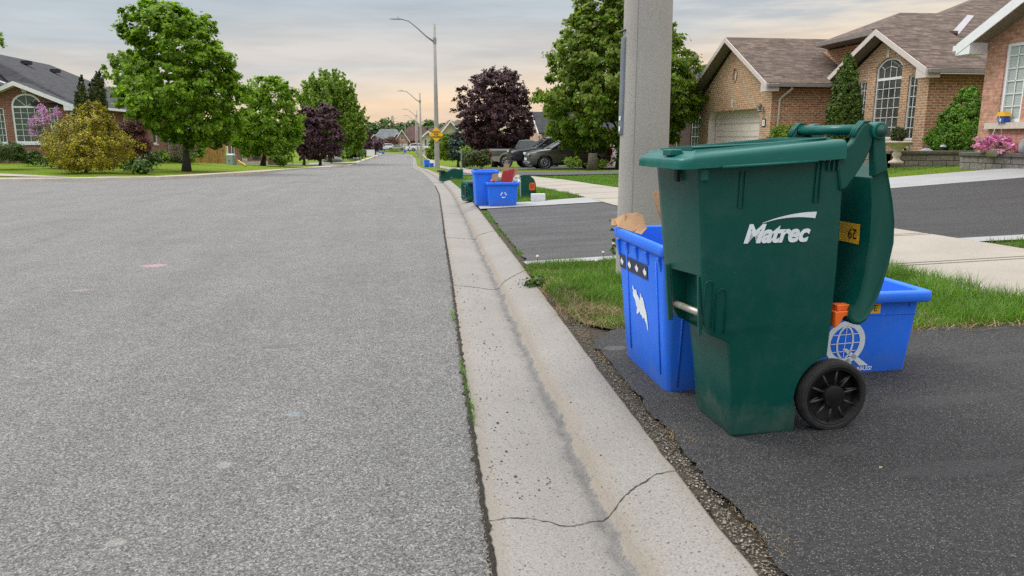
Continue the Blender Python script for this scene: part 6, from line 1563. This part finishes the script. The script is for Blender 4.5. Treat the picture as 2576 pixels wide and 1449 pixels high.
uq = pY(2255, 395, 19.6)
ur = thing("stone_urn", "pale cast stone urn with a round clipped bush before the front window", "urn", (uq.x, 19.6, uq.z - .18))
MB().lathe([(.0, 0), (.20, 0), (.20, .05), (.12, .09), (.07, .16), (.13, .24), (.11, .30), (.09, .34), (.18, .44), (.27, .50), (.30, .55), (.38, .58), (.39, .61), (.34, .62), (.30, .58), (0, .56)], (0, 0, 0), 24).build("bowl", 'terra', ur, True)
MB().tube([(.26, -.05, .34), (.36, -.08, .40), (.30, -.08, .50)], .03, 6).build("handle", 'terra', ur, True)
rng = random.Random(77); cs_ = []
for _ in range(130):
    v = Vector((rng.gauss(0, 1), rng.gauss(0, 1), rng.gauss(0, 1))).normalized(); cs_.append((Vector((0, 0, .82)) + v * .20 * rng.uniform(.75, 1.05), v))
bb = thing("boxwood_ball", "clipped round boxwood ball growing in the stone urn", "shrub", (uq.x, 19.6, uq.z - .18)); leaves("foliage", cs_, 34, .035, .05, 'lf_cedar', bb, rng, .8)
pq = pY(2505, 366, 14.75)
pt = thing("flower_basket", "basket of pink and white petunias on the nearer block wall", "flower basket", (pq.x, 14.75, pq.z))
pt.scale = (1.0, 1.0, 1.0)
cs_ = [(Vector((rng.gauss(0, .24), rng.gauss(0, .17), rng.uniform(-.16, .22) - 0)), Vector((rng.uniform(-1, 1), -1, .6)).normalized()) for _ in range(110)]
leaves("blossom", [(Vector((max(-.42, min(.42, c.x)), c.y, c.z * (1 - abs(c.x) * .8))), o) for c, o in cs_], 12, .062, .06, 'pink', pt, rng, 1.0, .3)
leaves("foliage", [(c * .9 + Vector((0, 0, -.05)), o) for c, o in cs_[:50]], 8, .05, .07, 'lf_box', pt, rng, .6)
MB().lathe([(0, -.24), (.14, -.24), (.24, -.1), (.25, -.07), (0, -.07)], (0, 0, 0), 18).build("bowl", 'terra', pt, True)
hk_ = MB(); tp = (0, 0, .62)
for dx, dy in ((-.2, 0), (.2, 0), (0, .2)): hk_.tube([(dx, dy, -.05), tp], .004, 4)
hk_.build("hanger_wire", 'white', pt)
rock("boulder", "rounded grey stone on top of the long retaining wall", (pY(2330, 376, 20.2).x, 20.2, .66), (.22, .16, .2), 8)
rock("boulder", "upright grey stone at the right edge beside the petunias", (pY(2572, 388, 14.1).x, 14.1, .82), (.08, .10, .32), 9)
for i, (px, py, Y, lab) in enumerate([(2277 + 0, 374, 20.3, "small dark garden lamp on the wall left of the round stone"), (2372, 372, 20.2, "small garden lantern on the wall in front of the cone shrub")]):
    q = pY(px, py, Y); t = thing("garden_lamp", lab, "garden lamp", (q.x, Y, q.z - .08)); MB().lathe([(.035, 0), (.035, .10), (0, .10)], (0, 0, 0), 10).build("post", 'black_ink', t); MB().lathe([(.09, .12), (.07, .17), (0, .19), (0, .12)], (0, 0, -.01), 12).build("shade", 'lampmetal', t)
# far woodland and background trees, each crown its own tree
rng = random.Random(55)
for i, (px, top, l, r, Y) in enumerate([(905, 322, 885, 925, 260), (935, 308, 908, 955, 330), (968, 302, 935, 1000, 330), (1000, 312, 975, 1030, 340), (1040, 306, 1010, 1062, 340), (1078, 303, 1055, 1105, 320), (1110, 312, 1090, 1140, 300), (1140, 306, 1118, 1172, 300), (1195, 318, 1160, 1230, 280), (1345, 310, 1290, 1400, 240), (870, 330, 850, 895, 250)]):
    b = (pY(px, 372, Y).x, Y, -2.7); m = (l + r) / 2
    tree("distant_tree", ["hazy green tree left of the grey roofed bungalow", "rounded green tree above the left end of the grey roof", "broad green tree above the grey roofed bungalow", "green tree between the grey roof and the salmon house", "green tree above the salmon house roof", "tree crown above the red brown roof beyond the street lamps", "tree top left of the two storey house", "tree top showing over the two storey house roof", "tree crown between the two storey house and the purple maple", "distant tree behind the pink gable", "distant tree behind the far purple tree"][i], "tree", b, Y,
         [(top, m - (r - l) * .15, m + (r - l) * .15), (top + 8, l + (r - l) * .15, r - (r - l) * .15), (top + 25, l, r), (365, l + 3, r - 3)], 'lf_far', 110, 26, 1.0, 1.3, 200 + i, .3, 4, .5, 0, None, .3, .25, .03, group="distant trees beyond the far houses")
rows_w = [(x, 420 + 20 * math.sin(x * .02)) for x in range(-500, 420, 9)]
cs_ = [(Vector((x + rng.uniform(-4, 4), y, -2.6 + rng.uniform(0, 9.5 + 2.5 * noise.noise(Vector((x * .03, 0, 0)))))), Vector((0, -.5, .7)).normalized()) for x, y in rows_w for _ in range(14)]
wd = leaves("far_woodland", cs_, 9, 2.6, 3.0, 'lf_far', None, rng, .5); wd["kind"] = "stuff"

# ------------------------------------------------------------------ vehicles (x runs from nose at 0 backwards)
def car(label, loc, rz, L, W, sect, cab, wheels, wr_, paint_m, kind="parked_car", cat="car", lights=True, lower=None, group=None, pillars=(), rimm='alloy', head=None, tailz=.75, extra=None):
    """sect: [(x, z_bottom, z_top, halfwidth factor)]; cab: [(x, z)] glasshouse outline from windscreen foot to tail"""
    t = thing(kind, label, cat, loc, rz, group); hw = W / 2
    def rg(x, zb, zt, f):
        w = hw * f; zm = zb + (zt - zb) * .45
        return [Vector(p) for p in ((x, -w * .86, zb), (x, -w * .97, zb + .10), (x, -w, zm), (x, -w * .985, zt - .14), (x, -w * .93, zt - .03), (x, -w * .70, zt), (x, w * .70, zt), (x, w * .93, zt - .03), (x, w * .985, zt - .14), (x, w, zm), (x, w * .97, zb + .10), (x, w * .86, zb))]
    body = MB().loft([rg(*s) for s in sect]).build("body", paint_m, t)
    cut = [MB().cyl((wx, 0, wr_), (0, 1, 0), wr_ * 1.17, W * 1.3, 28).build("tmp", paint_m) for wx in wheels]
    for c in cut: c.parent = t
    bpy.context.view_layer.update(); apply_bool(body, cut); smooth_bevel(body, .025, 2, 20)
    uw = MB().box(sect[1][0] + .1, sect[-2][0] - .1, -hw * .72, hw * .72, sect[3][1] + .02, sect[3][1] + .3).build("underbody", 'black_ink', t)
    n = len(cab); zt = max(z for _, z in cab)
    def cr(f0, f1):
        return [[Vector((x, s * hw * (f0 + (f1 - f0) * max(0, (z - cab[0][1])) / (zt - cab[0][1])), z)) for x, z in cab] for s in (-1, 1)]
    MB().loft(cr(.90, .72)).build("glasshouse", 'carglass', t, bevel=.02)
    roof = [(x, z) for x, z in cab if z > zt - .13]
    rf = MB(); a = [[Vector((x, s * hw * f, z + dz)) for x, z in roof] for s, f, dz in ((-1, .745, -.03), (-1, .73, .012), (-1, .5, .03), (1, .5, .03), (1, .73, .012), (1, .745, -.03))]
    rf.loft(a, False, False, close=False); rf.build("roof", paint_m, t, True)
    pm = MB()
    fy_ = lambda z: hw * (.905 + (.735 - .905) * (z - cab[0][1]) / (zt - cab[0][1]))
    for (x0, z0, x1, z1, w_) in [(cab[0][0], cab[0][1], roof[0][0], roof[0][1], .045), (cab[-1][0], cab[-1][1], roof[-1][0], roof[-1][1], .07)] + [(px_, cab[0][1], px_ + .05, zt - .02, .035) for px_ in pillars]:
        for s in (-1, 1): pm.tube([(x0, s * fy_(z0), z0), (x1, s * fy_(z1), z1)], w_, 6)
    pm.build("pillar", paint_m if not pillars else paint_m, t)
    for wx in wheels:
        for s in (-1, 1):
            c = (wx, s * (hw - .10), wr_); wlm = MB().cyl(c, (0, 1, 0), wr_, .21, 28).build("wheel", 'rubber', t, bevel=.02)
            yo = s * (hw + .007)
            al = MB()
            for k in range(9):
                q = 2 * math.pi * k / 9
                for dq in (-.12, .12): al.tube([(wx + math.cos(q) * wr_ * .12, yo, wr_ + math.sin(q) * wr_ * .12), (wx + math.cos(q + dq) * wr_ * .66, yo, wr_ + math.sin(q + dq) * wr_ * .66)], .016, 4)
            pts = [(wx + math.cos(q) * wr_ * .68, yo, wr_ + math.sin(q) * wr_ * .68) for q in [2 * math.pi * k / 24 for k in range(25)]]
            al.tube(pts, .02, 5); al.cyl((wx, yo, wr_), (0, 1, 0), wr_ * .16, .03, 12); al.build("rim", rimm, wlm, True)
    if lights:
        for s in (-1, 1):
            hx = sect[0][0]; hz_ = head or sect[2][2] - .18
            MB().loft([[Vector((hx + dx, s * y, z + hz_)) for y, z in ((hw * .50, -.05), (hw * .90, -.02), (hw * .93, .09), (hw * .55, .05))] for dx in (.0, .40)]).build("headlight", 'light_clear', t, bevel=.01)
            rx = sect[-1][0]; MB().box(rx - .10, rx + .012, s * hw * .92 - .12, s * hw * .92 + .10, tailz, tailz + .32).build("taillight", 'light_red', t, bevel=.01)
        MB().box(sect[0][0] - .015, sect[0][0] + .1, -hw * .45, hw * .45, sect[0][1] + .12, sect[0][2] - .08).build("grille", 'black_ink', t, bevel=.01)
    for s in (-1, 1): MB().box(cab[0][0] + .35, cab[0][0] + .52, s * (hw + .09) - .09, s * (hw + .09) + .09, cab[0][1] + .02, cab[0][1] + .18).build("door_mirror", paint_m, t, bevel=.02)
    ln = MB()
    for s in (-1, 1):
        for px_ in (cab[0][0] + .55,) + tuple(pillars): ln.box(px_, px_ + .010, s * hw * 1.002 - .006, s * hw * 1.002 + .006, sect[3][1] + .12, cab[0][1] - .08)
        for px_ in pillars: ln.box(px_ - .25, px_ - .08, s * hw * 1.01 - .012, s * hw * 1.01 + .012, cab[0][1] - .22, cab[0][1] - .19)
    ln.build("door_seam", 'black_ink', t)
    if extra: extra(t, hw)
    return t
suv_s = [(0, .34, .72, .62), (.08, .26, .86, .84), (.35, .22, .97, .96), (1.0, .22, 1.04, 1), (1.35, .22, 1.08, 1), (2.5, .22, 1.10, 1), (3.7, .24, 1.12, 1), (4.2, .30, 1.12, .96), (4.42, .40, 1.05, .88)]
suv_c = [(1.15, 1.04), (1.95, 1.50), (2.4, 1.57), (3.3, 1.56), (4.0, 1.46), (4.36, 1.08)]
def suv_x(t, hw):
    for s in (-1, 1): MB().loft([[Vector((x, s * hw * .995, z)), Vector((x, s * hw * 1.012, z)), Vector((x, s * hw * 1.012, z + .12)), Vector((x, s * hw * .995, z + .12))] for x, z in ((1.3, .24), (3.1, .24))]).build("sill_trim", 'black_ink', t)
    MB().box(-.04, .02, -.26, .26, .48, .60).build("number_plate", 'white_ink', t)
    for s in (-1, 1): MB().box(-.0, .12, s * hw * .62 - .08, s * hw * .62 + .08, .34, .42).build("fog_lamp", 'light_clear', t)
suv_p = pY(1326, 420, 38.6)
car("grey green metallic crossover parked nose to the street beneath the big maple", (suv_p.x, 38.9, H(7, 38.9)), R(2), 4.42, 1.82, suv_s, suv_c, (.83, 3.5), .35, 'suv', pillars=(2.55,), extra=suv_x)
tk_s = [(0, .55, .95, .80), (.10, .45, 1.08, .95), (.4, .42, 1.16, .99), (1.3, .42, 1.22, 1), (1.6, .42, 1.24, 1), (3.4, .42, 1.26, 1), (3.5, .42, 1.28, 1), (5.3, .45, 1.28, .98), (5.4, .55, 1.25, .96)]
tk_c = [(1.45, 1.20), (2.15, 1.74), (2.5, 1.82), (3.3, 1.80), (3.62, 1.26)]
def bed(t, hw):
    MB().box(3.75, 5.3, -hw * .82, hw * .82, 1.20, 1.30).build("bed_liner", 'black_ink', t)
    MB().box(-.06, .10, -hw * .8, hw * .8, .48, .72).build("bumper", 'black_ink', t, bevel=.03)
bq = pY(1268, 415, 44.5)
car("black pickup truck parked nose out behind the grey green crossover", (bq.x + .30, 44.2, H(8, 44.2)), R(2), 5.4, 1.95, tk_s, tk_c, (1.0, 4.3), .42, 'black_paint', "parked_truck", "pickup truck", pillars=(2.75,), extra=bed, head=.94)
def bed2(t, hw):
    bed(t, hw)
    for s in (-1, 1):
        MB().loft([[Vector((4.25 + math.cos(a) * .57, s * hw * 1.0, .46 + math.sin(a) * .57)), Vector((4.25 + math.cos(a) * .57, s * hw * 1.03, .46 + math.sin(a) * .57)), Vector((4.25 + math.cos(a) * .47, s * hw * 1.03, .46 + math.sin(a) * .47))] for a in [R(-8 + i * 196 / 14) for i in range(15)]], True, True).build("fender_flare", 'tan_paint', t)
        for x0, x1 in ((4.72, 5.42), (1.6, 3.78)): MB().box(x0, x1, s * hw * 1.004 - .012, s * hw * 1.004 + .012, .45, .78).build("lower_panel", 'tan_paint', t)
    MB().box(5.36, 5.5, -hw * .98, hw * .98, .50, .75).build("rear_bumper", 'tan_paint', t, bevel=.02)
gq = pY(1231, 405, 50)
car("dark grey pickup with tan lower body and red tail lamp, backed toward the street", (gq.x + 5.25, 50.2, H(8, 50.2)), math.pi + R(2), 5.4, 2.0, tk_s, tk_c, (1.0, 4.25), .43, 'grey_paint', "parked_truck", "pickup truck", pillars=(2.75,), extra=bed2, tailz=.85)
sed_s = [(0, .32, .60, .7), (.1, .25, .72, .9), (.4, .22, .80, .97), (1.2, .22, .90, 1), (2.5, .22, .94, 1), (3.8, .24, .98, 1), (4.4, .3, .95, .92), (4.5, .4, .85, .86)]
sed_c = [(1.2, .90), (2.0, 1.38), (2.9, 1.42), (3.7, .98)]
for i, (px, py, Y, mt, lab, ss, sc_, rz) in enumerate([(968, 377.5, 188, 'white_paint', "white crossover parked before the grey roofed bungalow", suv_s, suv_c, 0), (997, 379, 186, 'green_paint', "light green car parked at the far bend of the road", sed_s, sed_c, 0), (1057, 381, 150, 'white_paint', "white car parked on the right before the beige house", suv_s, suv_c, math.pi), (1046, 381, 158, 'white_paint', "white saloon partly hidden by the street lamps", sed_s, sed_c, math.pi)]):
    q = pY(px, py, Y); L_ = 4.5
    car(lab, (q.x + (-2.2 if rz == 0 else 2.2), Y, q.z), rz, L_, 1.8, ss, sc_, (.85, 3.5), .34, mt, pillars=(2.5,))
# garden poles and small leftovers on the right verge
q = gz(pY(1161, 407, 44).x, 44); o = thing("metal_post", "bare galvanised post beside the dark evergreen shrub", "post", q); MB().tube([(0, 0, -.1), (0, 0, 1.1)], .04, 8).build("shaft", 'lampmetal', o); MB().lathe([(.05, 0), (.04, .04), (0, .05)], (0, 0, 1.1), 8).build("cap", 'lampmetal', o)

# ------------------------------------------------------------------ light, sky, colour
sun_el, sun_az = R(48), R(-50)      # azimuth from +Y towards +X
sd = bpy.data.lights.new("sun", 'SUN'); sd.energy = 1.55; sd.angle = R(18); sd.color = (1, .95, .88)
so = bpy.data.objects.new("sun", sd); COL.objects.link(so)
dirv = Vector((math.sin(sun_az) * math.cos(sun_el), math.cos(sun_az) * math.cos(sun_el), math.sin(sun_el)))
so.rotation_euler = dirv.to_track_quat('Z', 'Y').to_euler()
w = bpy.data.worlds.new("World"); scene.world = w; w.use_nodes = True; nt = w.node_tree; k = N(nt)
bg = nt.nodes["Background"]
sky = k.n("ShaderNodeTexSky"); sky.sky_type = 'NISHITA'; sky.sun_disc = False; sky.sun_elevation = sun_el; sky.sun_rotation = sun_az; sky.air_density = 1.2; sky.dust_density = 2
gen = k.coord("Generated"); sp_ = k.n("ShaderNodeSeparateXYZ"); k.L(gen, sp_.inputs[0]); z = sp_.outputs[2]
# overcast deck: warm band at the horizon, blue grey cloud above, brightest overhead
S = 9.1
n1 = k.noise(k.scale(gen, (1.3, 1.3, 8)), 1.7, 6, .5); n2 = k.noise(k.scale(gen, (3, 3, 26)), 1.5, 7, .6); n3 = k.noise(k.scale(gen, (1, 1, 5)), 1.2, 3, .4)
zz = k.math("ADD", z, k.math("MULTIPLY", k.math("SUBTRACT", n1, .5), .10))
zz = k.math("SUBTRACT", zz, k.math("MULTIPLY", sp_.outputs[0], .10))
deck = k.ramp(zz, [(0.0, (.80, .62, .48)), (.035, (.93, .70, .49)), (.065, (.82, .69, .56)), (.10, (.56, .59, .615)), (.17, (.49, .55, .60)), (.45, (.62, .67, .72)), (.75, (1, 1, 1))])
streak = k.ramp(n2, [(.35, .88), (.65, 1.10)])
low = k.math("MULTIPLY", k.ramp(n1, [(.46, 0), (.60, 1)]), k.ramp(z, [(.03, 0), (.06, .75), (.11, .6), (.16, 0)]))
deck = k.mix(low, deck, (.74, .65, .57))
deck = k.mix(1.0, deck, streak, "MULTIPLY")
warm = k.math("MULTIPLY", k.ramp(n2, [(.48, 0), (.62, 1)]), k.ramp(sp_.outputs[0], [(.30, 0), (.5, 1)]))
deck = k.mix(k.math("MULTIPLY", warm, .75), deck, (.92, .80, .64))
zen = k.ramp(z, [(.22, 1.0), (.55, 2.1), (1.0, 2.6)])
sc_n = k.n("ShaderNodeVectorMath"); sc_n.operation = "MULTIPLY"; k.L(deck, sc_n.inputs[0])
cmb = k.n("ShaderNodeCombineXYZ")
v_ = k.math("MULTIPLY", 1.0, S)
rr = k.n("ShaderNodeMapRange"); rr.inputs[1].default_value = .24; rr.inputs[2].default_value = .85; rr.inputs[3].default_value = 1.0; rr.inputs[4].default_value = 2.7; k.L(z, rr.inputs[0])
mul = k.math("MULTIPLY", rr.outputs[0], S)
for i in range(3): k.L(mul, cmb.inputs[i])
k.L(cmb.outputs[0], sc_n.inputs[1])
mx_ = k.mix(.93, sky.outputs[0], sc_n.outputs[0]); k.L(mx_, bg.inputs[0]); bg.inputs[1].default_value = .1
scene.view_settings.view_transform = 'Standard'; scene.view_settings.look = 'None'; scene.view_settings.exposure = 0.17; scene.view_settings.gamma = 1
scene.view_settings.use_curve_mapping = False
scene.cycles.max_bounces = 6; scene.cycles.transparent_max_bounces = 4
scene.cycles.use_denoising = False
